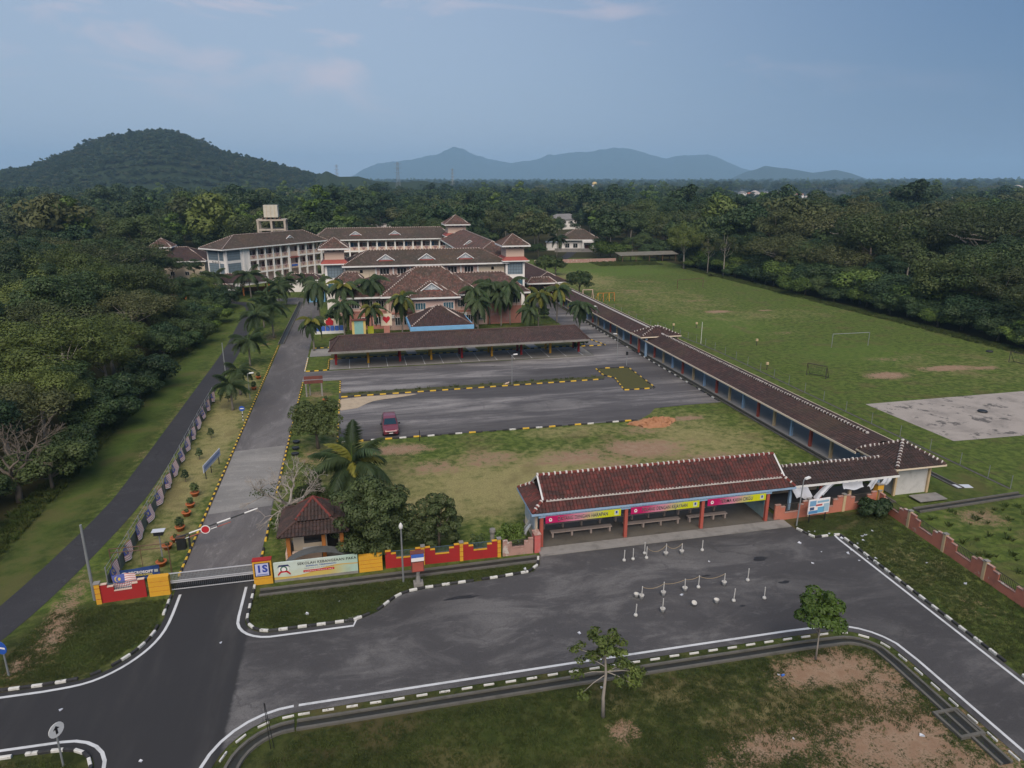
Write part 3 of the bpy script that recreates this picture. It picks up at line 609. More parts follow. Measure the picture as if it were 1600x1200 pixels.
def soffit(mb, x0, x1, y0, y1, z): mb.poly([(x0, y0, z), (x0, y1, z), (x1, y1, z), (x1, y0, z)])
CAPM = {}
def caps(parent, off, p0, p1, mat='cap_dark', step=.42, r=.12, collar=True, every=1):
    """ridge or hip capping: half round tiles bedded in white mortar, each one a piece"""
    key = (mat, step, r)
    if key not in CAPM:
        a = MB(); a.tube([(-step*.5, 0, 0), (step*.5 - .01, 0, 0)], [r, r*.86], 8); b = MB(); b.tube([(-.055, 0, .005), (.055, 0, .005)], [r*1.18, r*1.18], 8)
        CAPM[key] = (a.mesh('ridge_tile', M[mat]), b.mesh('mortar_joint', M['mortar']))
    A, B = Vector(p0) - Vector(off), Vector(p1) - Vector(off); d = B - A; L = d.length; n = max(1, round(L / step)); q = d.to_track_quat('X', 'Z').to_euler()
    for k in range(n):
        c = A + d * ((k + .5) / n); link('ridge_tile', CAPM[key][0], parent, c, q, (L / n / step, 1, 1))
        if collar and k % every == 0: link('mortar_joint', CAPM[key][1], parent, A + d * ((k + rnd.gauss(0, .06)) / n) + Vector((0, rnd.gauss(0, .012), .01 + rnd.gauss(0, .008))), q, (rnd.uniform(.6, 1.35), rnd.uniform(.85, 1.12), rnd.uniform(.85, 1.12)))
def capline(mb, p0, p1, r=.13): mb.tube([p0, p1], r, 6)
FONTS = {}
def text_mesh(s, size, mat, extrude=.004, bold=0.0, align='CENTER', sx=1.0):
    cu = bpy.data.curves.new('lettering', 'FONT'); cu.body = s; cu.size = size; cu.extrude = extrude; cu.align_x = align; cu.align_y = 'CENTER'; cu.offset = bold; cu.space_character = 1.08; cu.resolution_u = 3
    o = bpy.data.objects.new('lettering_tmp', cu); C.objects.link(o)
    dg = bpy.context.evaluated_depsgraph_get(); me = bpy.data.meshes.new_from_object(o.evaluated_get(dg)); bpy.data.objects.remove(o); bpy.data.curves.remove(cu)
    if sx != 1.0: me.transform(Matrix.Diagonal((sx, 1, 1, 1)))
    me.materials.clear(); me.materials.append(mat); return me
M['ink'] = flat('ink', (0.02, 0.018, 0.02), .6); M['inkwhite'] = flat('white_print', (0.72, 0.70, 0.70), .6); M['inkred'] = flat('red_print', (0.42, 0.02, 0.03), .6); M['inkblue'] = flat('blue_print', (0.03, 0.06, 0.30), .6); M['inkyellow'] = flat('yellow_print', (0.66, 0.55, 0.12), .6)

# ------------------------------------------------------------------ pick-up shelter
o_ = (22.2, 46.4, 0)
sh = thing('pickup_shelter', 'long open pick-up shelter with red brown tiled roof and magenta yellow banners', 'shelter', o_)
X0, X1, YF, YB_ = 11.5, 33.0, 44.05, 48.75; ze, zb, zr = 2.92, 3.62, 4.85; gx0, gx1, byf, byb, ry = 12.6, 32.2, 44.95, 47.85, 46.4
low = [[(X0,YF,ze),(X1,YF,ze),(gx1,byf,zb),(gx0,byf,zb)], [(X1,YF,ze),(X1,YB_,ze),(gx1,byb,zb),(gx1,byf,zb)], [(X1,YB_,ze),(X0,YB_,ze),(gx0,byb,zb),(gx1,byb,zb)], [(X0,YB_,ze),(X0,YF,ze),(gx0,byf,zb),(gx0,byb,zb)]]
upz = zb + .16
upp = [[(gx0-.1,byf-.28,upz-.2),(gx1+.1,byf-.28,upz-.2),(gx1+.1,ry,zr),(gx0-.1,ry,zr)], [(gx1+.1,byb+.28,upz-.2),(gx0-.1,byb+.28,upz-.2),(gx0-.1,ry,zr),(gx1+.1,ry,zr)]]
mb = MB(o_); deck(mb, low, .03); deck(mb, upp, .03); soffit(mb, X0, X1, YF, YB_, ze - .06)
for gx_ in (gx0, gx1): mb.poly([(gx_, byf, zb), (gx_, byb, zb), (gx_, ry, zr - .06)])
part('roof_deck', mb, M['tile_dark'], sh)
for nm, fs in (('lower_roof_tiles', low), ('upper_roof_tiles', upp)):
    mb = MB(o_)
    for f in fs: tile_slope(mb, f)
    part(nm, mb, M['tile_red'] , sh, kind='stuff')
part('flashing', MB(o_).box(gx0 + .1, gx1 - .1, byf - .33, byf - .25, upz - .27, upz - .13), M['mortar'], sh)
caps(sh, o_, (gx0 - .1, ry, zr + .05), (gx1 + .1, ry, zr + .05), 'cap_red', .44, .13)
for gx_, ex in ((gx0, X0), (gx1, X1)):
    caps(sh, o_, (gx_, byf, zb + .06), (ex, YF, ze + .06), 'cap_red', .4, .12); caps(sh, o_, (gx_, byb, zb + .06), (ex, YB_, ze + .06), 'cap_red', .4, .12)
    mb = MB(o_)
    for yy in (byf - .28, byb + .28): mb.tube([(gx_ + (-.14 if gx_ == gx0 else .14), yy, upz - .14), (gx_ + (-.14 if gx_ == gx0 else .14), ry, zr + .04)], .07, 4)
    part('barge_board', mb, M['white'], sh)
part('fascia', fascia_ring(o_, X0, X1, YF, YB_, ze - .03, .14, .05), M['bluepost'], sh)
beam = part('front_beam', MB(o_).box(12.0, 31.0, 44.12, 44.28, 2.5, 2.85), M['bluepost'], sh)
mb = MB(o_)
for k in range(76): x = 12.1 + k * .25; mb.prism([(x, 2.78), (x + .125, 2.66), (x + .25, 2.78)], 44.085, 44.105, 'y')
part('scalloped_trim', mb, M['white'], sh, kind='stuff')
part('rear_beam', MB(o_).box(12.0, 31.0, 48.1, 48.28, 2.5, 2.86), M['bluepost'], sh)
pc = MB(o_).box(-.0, .0, 0, 0, 0, 0)
def post_mesh(h, s, mat, nm='post'): return MB().box(-s/2, s/2, -s/2, s/2, 0, h).mesh(nm, mat)
PM = post_mesh(2.72, .24, M['redpost'])
for x in (12.25, 18.85, 25.15, 30.75):
    for y in (44.27, 48.19): link('post', PM, sh, (x - o_[0], y - o_[1], .1))
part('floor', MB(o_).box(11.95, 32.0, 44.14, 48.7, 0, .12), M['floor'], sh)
for x, y0, y1 in ((18.85, 0, 0),): pass
wl_ = part('end_wall', MB(o_).box(11.95, 12.1, 44.8, 48.0, .1, 2.85), M['cream'], sh)
mb = MB(o_)
for k in range(2): mb.box(11.90, 11.948, 45.0 + k * 1.55, 46.35 + k * 1.55, .95, 2.5)
part('louvre_panel', mb, pm('pale_blue_louvre', (0.36, 0.42, 0.47), grime=.4, gscale=4), wl_)
wr_ = part('end_wall', MB(o_).box(30.85, 31.0, 44.75, 48.05, .1, 2.85), pm('pale_green_wall', (0.30, 0.40, 0.38), grime=.4, gscale=.8), sh)
part('blue_dado', MB(o_).box(30.80, 30.848, 44.75, 48.05, 1.25, 2.85), pm('faded_blue_wall', (0.16, 0.32, 0.40), grime=.4, gscale=.8), wr_)
def bannermat():
    m, nt, b = nodes('banner_print'); t = NT(nt); g = t.coord('Generated'); s_ = t.n.new('ShaderNodeSeparateXYZ'); t.l.new(g, s_.inputs[0])
    x = t.math('ADD', s_.outputs[0], t.math('MULTIPLY', s_.outputs[2], -.08))
    c = t.mix(t.ramp(x, .12, .42), (.42, .008, .10), (.55, .22, .30)); c = t.mix(t.ramp(x, .38, .64), c, (.46, .44, .14)); c = t.mix(t.ramp(x, .62, .72), c, (.52, .55, .01))
    t.l.new(c, b.inputs['Base Color']); b.inputs['Roughness'].default_value = .45; return m
BM = bannermat()
for x0, x1, s in ((12.5, 18.35, 'DATANG DENGAN HARAPAN'), (19.15, 24.75, 'PULANG DENGAN KEJAYAAN'), (25.45, 30.45, 'TERIMA KASIH CIKGU')):
    mx = (x0 + x1) / 2
    bn = part('banner', MB((mx, 44.06, 2.34)).box(x0, x1, 44.045, 44.075, 2.06, 2.62), BM, sh, loc=(mx - o_[0], 44.06 - o_[1], 2.34), label='magenta and yellow banner reading ' + s)
    tw = (x1 - x0) * (.66 if len(s) > 20 else .56)
    for mt, bold, yy in ((M['inkwhite'], .014, -.018), (M['ink'], .008, -.026)):
        tm = text_mesh(s, .40, mt, .003, bold); w = max(v.co.x for v in tm.vertices) - min(v.co.x for v in tm.vertices); k = tw / w; tm.transform(Matrix.Diagonal((k, 1.05, 1, 1)))
        link('lettering', tm, bn, (-.05, yy, 0.0), (R(90), 0, 0))
    em = MB(); em.prism([(-.09, -.14), (.09, -.14), (.13, .02), (.05, .13), (-.05, .13), (-.13, .02)], -.004, .004, 'y'); part('emblem', em, M['inkwhite'], bn, loc=(x0 - mx + .38, -.02, 0))
    em2 = MB(); em2.lathe(0, 0, [(.055, -.005), (.055, .005)], 10); part('emblem_disc', em2, M['inkred'], bn, loc=(x0 - mx + .38, -.032, .02), rot=(R(90), 0, 0))
    part('printed_figure', MB().box(-.16, .16, -.004, .004, -.18, .18), flat('pale_print', (.50, .56, .40)), bn, loc=(x1 - mx - .35, -.02, 0)); part('printed_figure', MB().box(-.07, .07, -.004, .004, -.05, .15), M['inkblue'], bn, loc=(x1 - mx - .35, -.03, 0))
# benches
def bench(x0, x1, y, label):
    L = x1 - x0; t = thing('bench', label, 'bench', ((x0 + x1) / 2, y, .12), 0, 'benches in the pick-up shelter')
    part('seat', MB().box(-L/2, L/2, -.2, .2, .37, .45), M['bench'], t)
    lm = MB().box(-.07, .07, -.17, .17, 0, .37).mesh('leg', M['bench'])
    for k in range(4): link('leg', lm, t, (-L/2 + .16 + k * (L - .32) / 3, 0, 0))
for x0, x1, y, l in ((13.3, 18.2, 45.5, 'front bench behind the DATANG banner, nearest the road on the left'), (19.2, 23.9, 45.5, 'front bench below the PULANG banner'), (24.6, 28.0, 45.5, 'front bench right of the third post, under the TERIMA KASIH banner'),
                     (13.0, 17.9, 46.9, 'rear bench deep in the left bay of the shelter'), (18.9, 23.4, 46.9, 'rear bench deep in the middle bay of the shelter'), (24.3, 27.8, 46.9, 'rear bench deep in the right bay of the shelter')): bench(x0, x1, y, l)

# ------------------------------------------------------------------ link roof with white sheets, and the corner hut
o_ = (37.7, 46.9, 0)
lk = thing('link_canopy', 'low dark tiled canopy with torn white sheets joining shelter and hut', 'canopy', o_)
F = [[(32.6,44.9,2.55),(43.4,44.9,2.55),(43.4,46.85,3.4),(32.6,46.85,3.4)], [(43.4,48.8,2.55),(32.6,48.8,2.55),(32.6,46.85,3.4),(43.4,46.85,3.4)]]
mb = MB(o_); deck(mb, F, .03); soffit(mb, 32.6, 43.4, 44.9, 48.8, 2.5); part('roof_deck', mb, M['tile_dark'], lk)
mb = MB(o_); [tile_slope(mb, f) for f in F]; part('roof_tiles', mb, M['tile_bkn'], lk, kind='stuff')
caps(lk, o_, (32.7, 46.85, 3.45), (43.2, 46.85, 3.45), 'cap_dark', .42, .13)
part('fascia', MB(o_).box(32.6, 43.4, 44.83, 44.88, 2.38, 2.56), M['white'], lk)
for i, x in enumerate((33.4, 36.2, 39.0, 41.6)):
    for y in (45.15, 48.5): link('post', post_mesh(2.5, .2, M[('bluepost', 'redpost', 'beigepost', 'bluepost')[i]]), lk, (x - o_[0], y - o_[1], 0))
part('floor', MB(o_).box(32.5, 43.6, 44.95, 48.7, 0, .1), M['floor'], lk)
part('rear_wall', MB(o_).box(32.6, 38.5, 48.55, 48.68, .1, 1.0), M['cream'], lk)
def cloth(x0, x1, z0, z1, y, sag, slant=0, seed=1):
    mb = MB(o_); r_ = random.Random(seed); n, m = 10, 6; P = []
    for j in range(m + 1):
        for i in range(n + 1):
            a, b = i / n, j / m; P.append((x0 + (x1 - x0) * a + slant * (1 - b), y - .12 * math.sin(b * 2.6 + seed) * (1 - b) - .05 * math.sin(a * 9 + seed), z1 - (z1 - z0) * (1 - b) * (1 - sag * math.sin(a * math.pi + seed) ** 2) + r_.gauss(0, .012)))
    mb.add(P, [(j*(n+1)+i, j*(n+1)+i+1, (j+1)*(n+1)+i+1, (j+1)*(n+1)+i) for j in range(m) for i in range(n)]); return mb
for k, a in enumerate(((33.2, 34.7, 1.3, 2.42, .3, .5), (36.3, 37.3, 1.15, 2.42, .35, -1.1), (37.9, 39.8, 1.85, 2.45, -.25, .2), (40.7, 41.3, 1.45, 2.42, .4, -.3), (41.9, 42.6, 1.5, 2.42, .3, -.35))):
    part('hanging_sheet', cloth(a[0], a[1], a[2], a[3], 44.80, a[4], a[5], k + 1), M['sheet'], lk)
o_ = (45.9, 47.75, 0)
hut = thing('corner_hut', 'small square white hut with hipped dark tiled roof at the walkway end', 'hut', o_)
F = hip_faces(43.45, 48.35, 45.3, 50.2, 2.85, 4.3, 45.9, 45.9, 47.75)
mb = MB(o_); deck(mb, F, .03); soffit(mb, 43.45, 48.35, 45.3, 50.2, 2.8); part('roof_deck', mb, M['tile_dark'], hut)
mb = MB(o_); [tile_slope(mb, f) for f in F]; part('roof_tiles', mb, M['tile_bkn'], hut, kind='stuff')
for c_ in ((43.45, 45.3), (48.35, 45.3), (48.35, 50.2), (43.45, 50.2)): caps(hut, o_, (45.9, 47.75, 4.34), (*c_, 2.92), 'cap_dark', .38, .13)
part('fascia', fascia_ring(o_, 43.45, 48.35, 45.3, 50.2, 2.85, .12), M['cream'], hut)
part('wall', MB(o_).box(44.35, 47.6, 46.2, 49.4, 0, 2.45), pm('stained_white_wall', (0.52, 0.52, 0.50), grime=.75, gscale=.8, gcol=(.26, .26, .24)), hut)
part('vent_gap', MB(o_).box(44.5, 47.45, 46.3, 49.3, 2.45, 2.84), M['void'], hut)
for x, y in ((44.3, 46.15), (47.65, 46.15), (47.65, 49.45), (44.3, 49.45)): link('corner_post', post_mesh(2.84, .2, M['beigepost']), hut, (x - o_[0], y - o_[1], 0))
part('step_slab', MB(o_).box(45.3, 48.0, 44.2, 45.5, .17, .23), M['concrete'], hut)

# ------------------------------------------------------------------ covered walkway with kiosk
o_ = (45.9, 50.5, 0)
wk = thing('covered_walkway', 'very long covered walkway with dark tiled roof and coloured posts along the field', 'walkway', o_)
y0, y1 = 50.0, 158.0
F = [[(43.25,y1,2.62),(43.25,y0,2.62),(45.95,y0,3.5),(45.95,y1,3.5)], [(48.65,y0,2.62),(48.65,y1,2.62),(45.95,y1,3.5),(45.95,y0,3.5)]]
mb = MB(o_); deck(mb, F); soffit(mb, 43.25, 48.65, y0, y1, 2.56); part('roof', mb, M['tile_dark'], wk)
mb = MB(o_); mb.box(43.17, 43.24, y0, y1, 2.46, 2.64); part('fascia', mb, M['cream'], wk); part('fascia', MB(o_).box(48.66, 48.73, y0, y1, 2.46, 2.64), M['cream'], wk)
caps(wk, o_, (45.95, 52.0, 3.53), (45.95, 96.5, 3.53), 'cap_dark', .45, .12)
mb = MB(o_); capline(mb, (45.95, 96.5, 3.54), (45.95, y1, 3.54), .14); part('ridge_capping', mb, M['mortar'], wk)
PMS = [post_mesh(2.44, .26, M[k]) for k in ('beigepost', 'redpost', 'bluepost')]
k = 0; y = 54.6
while y < 157:
    for x in (44.35, 47.9): link('post', PMS[k % 3], wk, (x - o_[0], y - o_[1], .13))
    y += 3.2; k += 1
mb = MB(o_); mb.box(44.22, 44.48, y0 + .3, y1 - .3, 2.34, 2.48); part('edge_beam', mb, M['cream'], wk); part('edge_beam', MB(o_).box(47.77, 48.03, y0 + .3, y1 - .3, 2.34, 2.48), M['cream'], wk)
o_ = (45.2, 98.7, 0)
ks = thing('kiosk', 'little hipped dark roof straddling the covered walkway halfway along', 'kiosk', o_)
F = hip_faces(42.3, 48.9, 96.9, 100.6, 3.25, 4.5, 45.4, 45.8, 98.75)
mb = MB(o_); deck(mb, F); soffit(mb, 42.3, 48.9, 96.9, 100.6, 3.2); part('roof', mb, M['tile_dark'], ks)
for a, b in (((45.4,98.75,4.53),(42.3,96.9,3.3)), ((45.8,98.75,4.53),(48.9,96.9,3.3)), ((45.8,98.75,4.53),(48.9,100.6,3.3)), ((45.4,98.75,4.53),(42.3,100.6,3.3))): caps(ks, o_, a, b, 'cap_dark', .45, .12)
part('fascia', fascia_ring(o_, 42.3, 48.9, 96.9, 100.6, 3.25, .14), M['cream'], ks)
for i, (x, y) in enumerate(((43.4, 97.4), (48.6, 97.4), (43.4, 100.1), (48.6, 100.1))): link('post', post_mesh(3.2, .28, M[('bluepost', 'beigepost', 'redpost', 'beigepost')[i]]), ks, (x - o_[0], y - o_[1], .0))

# ------------------------------------------------------------------ guard house
o_ = (-3.9, 47.2, 0)
gd = thing('guard_house', 'small guard house with steep two-tier weathered tile roof behind the gate sign', 'guard house', o_)
ex0, ex1, ey0, ey1, ez = -6.3, -1.5, 44.95, 49.6, 2.62; bx0, bx1, by0, by1, bz = -5.1, -2.7, 46.0, 48.5, 3.22
F = [[(ex0,ey0,ez),(ex1,ey0,ez),(bx1,by0,bz),(bx0,by0,bz)], [(ex1,ey0,ez),(ex1,ey1,ez),(bx1,by1,bz),(bx1,by0,bz)], [(ex1,ey1,ez),(ex0,ey1,ez),(bx0,by1,bz),(bx1,by1,bz)], [(ex0,ey1,ez),(ex0,ey0,ez),(bx0,by0,bz),(bx0,by1,bz)]]
ap = (-3.9, 47.25, 4.42)
F2 = [[(bx0-.12,by0-.12,bz+.1),(bx1+.12,by0-.12,bz+.1),ap], [(bx1+.12,by0-.12,bz+.1),(bx1+.12,by1+.12,bz+.1),ap], [(bx1+.12,by1+.12,bz+.1),(bx0-.12,by1+.12,bz+.1),ap], [(bx0-.12,by1+.12,bz+.1),(bx0-.12,by0-.12,bz+.1),ap]]
mb = MB(o_); deck(mb, F + F2, .03); soffit(mb, ex0, ex1, ey0, ey1, ez - .04); part('roof_deck', mb, M['tile_dark'], gd)
mb = MB(o_); [tile_slope(mb, f, .24, .33) for f in F]; part('lower_roof_tiles', mb, M['tile_guard'], gd, kind='stuff')
mb = MB(o_); [tile_slope(mb, f, .24, .33) for f in F2]; part('upper_roof_tiles', mb, M['tile_guard'], gd, kind='stuff')
for a, b, c_ in (((bx0,by0),(ex0,ey0),0), ((bx1,by0),(ex1,ey0),0), ((bx1,by1),(ex1,ey1),0), ((bx0,by1),(ex0,ey1),0)):
    caps(gd, o_, (ap[0], ap[1], ap[2] + .04), (a[0], a[1], bz + .16), 'cap_red', .36, .11, collar=False); caps(gd, o_, (a[0], a[1], bz + .06), (b[0], b[1], ez + .07), 'cap_dark', .36, .11, collar=False)
part('wall', MB(o_).box(-5.5, -2.2, 47.0, 48.9, 0, 2.6), M['cream'], gd)
part('window', MB(o_).box(-4.75, -3.45, 46.95, 46.998, 1.0, 2.05), M['glass'], gd); part('doorway', MB(o_).box(-3.15, -2.35, 46.95, 46.998, .05, 2.1), M['void'], gd)
for x in (-5.7, -3.3, -2.05): link('post', post_mesh(2.58, .26, M['orangepost']), gd, (x - o_[0], 45.9 - o_[1], 0))
part('floor', MB(o_).box(-6.0, -1.8, 45.2, 49.3, 0, .08), M['slab'], gd)
part('counter', MB(o_).box(-5.5, -3.5, 45.8, 46.05, .08, .95), M['peach'], gd)
part('side_wall', MB(o_).box(-5.95, -5.82, 45.7, 48.9, .05, 1.0), M['peach'], gd)
dd_ = thing('white_desk', 'white office desk standing in the guard house porch', 'desk', (-4.3, 46.5, .08)); part('desk_top', MB().box(-.55, .55, -.25, .25, .68, .73), M['white'], dd_); [part('leg', MB().box(x - .03, x + .03, -.22, .22, 0, .68), M['white'], dd_) for x in (-.48, .48)]
am = thing('arched_canopy', 'low grey barrel canopy behind the gate sign', 'canopy', (-3.7, 45.0, 0))
mb = MB(); n = 12; P = []
for i in range(n + 1):
    a = math.pi * (.12 + .76 * i / n); P += [(2.5 * -math.cos(a) * .95, -.5, .15 + 1.35 * math.sin(a)), (2.5 * -math.cos(a) * .95, .4, .15 + 1.35 * math.sin(a))]
mb.add(P, [(2*i, 2*i+2, 2*i+3, 2*i+1) for i in range(n)]); part('canopy_sheet', mb, pm('grey_sheeting', (0.10, 0.11, 0.115), grime=.5, gscale=1.5), am)
for x in (-2.2, 2.2): part('leg', MB().box(x - .03, x + .03, -.05, .05, 0, .75), M['galv'], am)

# ------------------------------------------------------------------ boundary walls
def wall_run(name, label, p0, p1, npan, mat, pil, cap, rail, h=1.28, low=.62, group=None, pw=.24, end_pillars=(True, True), t=.14, bands=False):
    """stepped wall: panels dip between pillars, an iron railing sits in each dip"""
    d = Vector((p1[0]-p0[0], p1[1]-p0[1])); L = d.length; th = thing(name, label, 'wall', (*p0, 0), math.atan2(d.y, d.x), group); pl = L / npan
    pan = None; prof = [(0, 0), (1, 0), (1, h), (.84, h), (.84, h*.84), (.70, h*.84), (.70, low), (.30, low), (.30, h*.84), (.16, h*.84), (.16, h), (0, h)]
    mb = MB(); mb.prism([(a * (pl - pw), b) for a, b in prof], -t/2, t/2, 'y'); pan = mb.mesh('wall_panel', M[mat])
    mb = MB()
    for a, b, z in ((0, .16, h), (.16, .30, h*.84), (.30, .70, low), (.70, .84, h*.84), (.84, 1, h)): mb.box(a*(pl-pw)+.004, b*(pl-pw)-.004, -t/2-.03, t/2+.03, z + .003, z + .055)
    cop = mb.mesh('coping', M[cap])
    rb = MB(); W_ = (pl - pw); r0, r1 = .17 * W_, .83 * W_
    rb.box(.30*W_+.02, .70*W_-.02, -.015, .015, low + .12, low + .15); rb.box(r0, r1, -.015, .015, h - .03, h)
    for k in range(11): x = .31 * W_ + k * .038 * W_; rb.box(x, x + .022, -.011, .011, low + .055, h - .03)
    rm = rb.mesh('railing', M[rail])
    pmh = MB(); pmh.box(-pw/2, pw/2, -pw/2-.01, pw/2+.01, 0, h + .14); pil_m = pmh.mesh('pillar', M[pil]); pcap = MB().box(-pw/2-.04, pw/2+.04, -pw/2-.05, pw/2+.05, h + .14, h + .2).mesh('pillar_cap', M['concrete'])
    bm_ = MB(); [bm_.box(-pw/2-.004, pw/2+.004, -pw/2-.016, pw/2+.016, z, z + .03) for z in (.35, .75, 1.12)]; bm_ = bm_.mesh('pillar_band', M['red'])
    for k in range(npan):
        link('wall_panel', pan, th, (k * pl + pw/2, 0, 0)); link('coping', cop, th, (k * pl + pw/2, 0, 0)); link('railing', rm, th, (k * pl + pw/2, 0, 0))
    for k in range(npan + 1):
        if (k == 0 and not end_pillars[0]) or (k == npan and not end_pillars[1]): continue
        p_ = link('pillar', pil_m, th, (k * pl, 0, 0)); link('pillar_cap', pcap, p_)
        if bands: link('pillar_band', bm_, p_)
    return th
wall_run('boundary_wall', 'salmon stepped wall with buff pillars running down the right road verge', (41.55, 44.7), (39.3, 18.5), 7, 'brick', 'beigepost', 'brickold', 'darkrail')
wall_run('boundary_wall', 'salmon stepped wall with buff pillars behind the notice board', (31.4, 44.25), (41.4, 44.75), 3, 'brick', 'beigepost', 'brickold', 'darkrail', end_pillars=(False, False), h=1.35, low=.6)
yp = thing('wall_post', 'yellow post where the two salmon walls meet above the bush', 'post', (41.65, 45.0, 0)); part('shaft', MB().box(-.28, .28, -.25, .25, 0, 1.9), M['yellow'], yp); part('cap', MB().box(-.34, .34, -.31, .31, 1.9, 1.98), M['concrete'], yp)
wall_run('boundary_wall', 'bright red stepped wall with yellow pillars right of the school sign', (.75, 43.95), (8.95, 43.75), 3, 'red', 'yellow', 'yellow', 'bluerail', h=1.3, low=.72, bands=True, end_pillars=(False, True))
wall_run('boundary_wall', 'peeling pink wall section between the red wall and the shelter', (9.1, 43.74), (11.6, 43.7), 1, 'brickold', 'brickold', 'brickold', 'darkrail', h=1.2, low=.62, end_pillars=(False, False))
pk = thing('wall_post', 'tall faded pink end post at the left of the shelter', 'post', (11.8, 43.9, 0)); part('shaft', MB().box(-.22, .22, -.3, .45, 0, 1.45), pm('pink_post', (.50, .12, .11), grime=.6, gscale=2, gcol=(.4, .25, .22)), pk); part('cap', MB().box(-.26, .26, -.34, .49, 1.45, 1.5), M['brickold'], pk)
wall_run('boundary_wall', 'short red stepped wall with yellow ends left of the sliding gate', (-17.3, 43.75), (-14.4, 43.95), 1, 'red', 'yellow', 'peach', 'bluerail', h=1.3, low=.75, bands=True, end_pillars=(True, False), pw=.3)
def ribbed_block(name, label, x0, x1, y, h, mat='yellow', d=.42):
    t = thing(name, label, 'gate pillar', ((x0+x1)/2, y, 0)); w = (x1-x0)/2; n = 4
    for k in range(n): z0 = h * k / n; part('course', MB().box(-w, w, -d/2, d/2, z0 + (.012 if k else 0), h * (k+1) / n - .012), M[mat], t)
    part('joint_core', MB().box(-w + .015, w - .015, -d/2 + .015, d/2 - .015, .005, h - .02), M['red'], t); return t
ribbed_block('gate_pillar', 'broad yellow ribbed block at the left of the sliding gate', -14.35, -13.1, 44.0, 1.38)
ribbed_block('gate_pillar', 'broad yellow ribbed block between school sign and red wall', -.95, .65, 43.95, 1.2)
gp = ribbed_block('gate_pillar', 'yellow gate pillar with blue emblem plaque left of the school sign', -7.85, -6.65, 43.9, 1.75)
pl_ = part('plaque', MB().box(-.5, .5, -.235, -.215, .62, 1.62), flat('plaque_black', (.02, .02, .035)), gp); part('plaque_field', MB().box(-.44, .4, -.242, -.236, .68, 1.58), flat('plaque_lavender', (.46, .48, .66)), pl_); part('pillar_top', MB().box(-.62, .62, -.23, .23, 1.755, 1.83), M['red'], gp)
[link('lettering', text_mesh(ch_, .72, M['inkblue'], .006, .03), pl_, (x_, -.245, 1.18), (R(90), 0, 0)) for ch_, x_ in (('1', -.2), ('S', .17))]; part('plaque_bar', MB().box(-.36, .34, -.252, -.243, .74, .8), flat('plaque_dim', (.12, .16, .34)), pl_)
# sliding gate
sg = thing('sliding_gate', 'silver sliding gate with black slats across the driveway', 'gate', (-10.5, 44.15, 0))
for z in (.12, .62, .74, 1.3): part('rail', MB().box(-2.65, 2.65, -.03, .03, z, z + .06), pm('silver_rail%d' % int(z*100), (.52, .53, .55), grime=.3, metal=.3), sg)
slm = MB().box(-.045, .045, -.012, .012, .18, .62).mesh('slat', M['dark']); bar = MB().box(-.012, .012, -.01, .01, .80, 1.3).mesh('mesh_bar', M['galv'])
for k in range(44): link('slat', slm, sg, (-2.6 + k * .121, 0, 0))
for k in range(62): link('mesh_bar', bar, sg, (-2.62 + k * .0858, 0, 0))
for z in (.9, 1.02, 1.14): part('mesh_wire', MB().box(-2.63, 2.63, -.006, .006, z, z + .014), M['galv'], sg)
for x in (-2.66, 2.62): part('end_stile', MB().box(x, x + .05, -.035, .035, .1, 1.38), M['galv'], sg)
# school sign
ss = thing('school_sign', 'long pale green and yellow painted school name sign right of the gate', 'sign', (-3.8, 43.85, 0))
def signmat():
    m, nt, b = nodes('sign_paint'); t = NT(nt); w = t.coord('Object'); s_ = t.n.new('ShaderNodeSeparateXYZ'); t.l.new(w, s_.inputs[0])
    wav = t.math('ADD', t.math('MULTIPLY', s_.outputs[0], .11), t.math('MULTIPLY', t.math('SINE', t.math('MULTIPLY', s_.outputs[0], 1.4)), .12)); d = t.math('SUBTRACT', s_.outputs[2], wav)
    c = t.mix(t.ramp(d, .5, .62), (.52, .40, .10), (.50, .56, .46)); c = t.mix(t.ramp(d, .95, 1.12), c, (.50, .58, .52)); c = t.mix(t.ramp(s_.outputs[0], .6, 2.6), c, (.36, .50, .42))
    g = t.ramp(t.math('ABSOLUTE', t.math('SUBTRACT', d, .56)), .05, .02); c = t.mix(g, c, (.52, .30, .05))
    c = t.mix(t.math('MULTIPLY', t.ramp(t.noise(w, 1.5, 5), .45, .8), .3), c, (.28, .27, .2)); t.l.new(c, b.inputs['Base Color']); b.inputs['Roughness'].default_value = .6; return m
bd = part('sign_wall', MB().box(-2.75, 2.78, -.08, .08, .18, 1.42), signmat(), ss); part('plinth', MB().box(-2.75, 2.78, -.11, .11, 0, .178), M['concrete'], ss)
def put_text(s, x, z, width, size, mat, parent, y=-.088, bold=.004):
    tm = text_mesh(s, size, mat, .003, bold); w = max(v.co.x for v in tm.vertices) - min(v.co.x for v in tm.vertices); tm.transform(Matrix.Diagonal((width / w, 1, 1, 1))); return link('lettering', tm, parent, (x, y, z), (R(90), 0, 0))
put_text('SEKOLAH KEBANGSAAN PAKA', .75, 1.2, 3.9, .27, M['ink'], bd); put_text('DUNGUN, TERENGGANU', .35, .98, 2.0, .13, M['inkblue'], bd)
put_text('- - - - - -  - - -  - - - - - - - -', .2, .82, 1.9, .16, M['inkblue'], bd, bold=.008)
rbx = part('text_panel', MB().box(-.85, 1.2, -.092, -.082, .52, .68), M['inkred'], bd); put_text('- - - - - - -  - - - - - -  - - -', .17, .6, 1.85, .12, M['inkwhite'], rbx, y=-.096, bold=.01)
def disc(r, mat, x, z, y, parent, n=16, nm='crest_disc', sx=1.0): mb = MB(); mb.lathe(0, 0, [(r, -.003), (r, .003)], n); return part(nm, mb, mat, parent, loc=(x, y, z), rot=(R(90), 0, 0), scale=(sx, 1, 1))
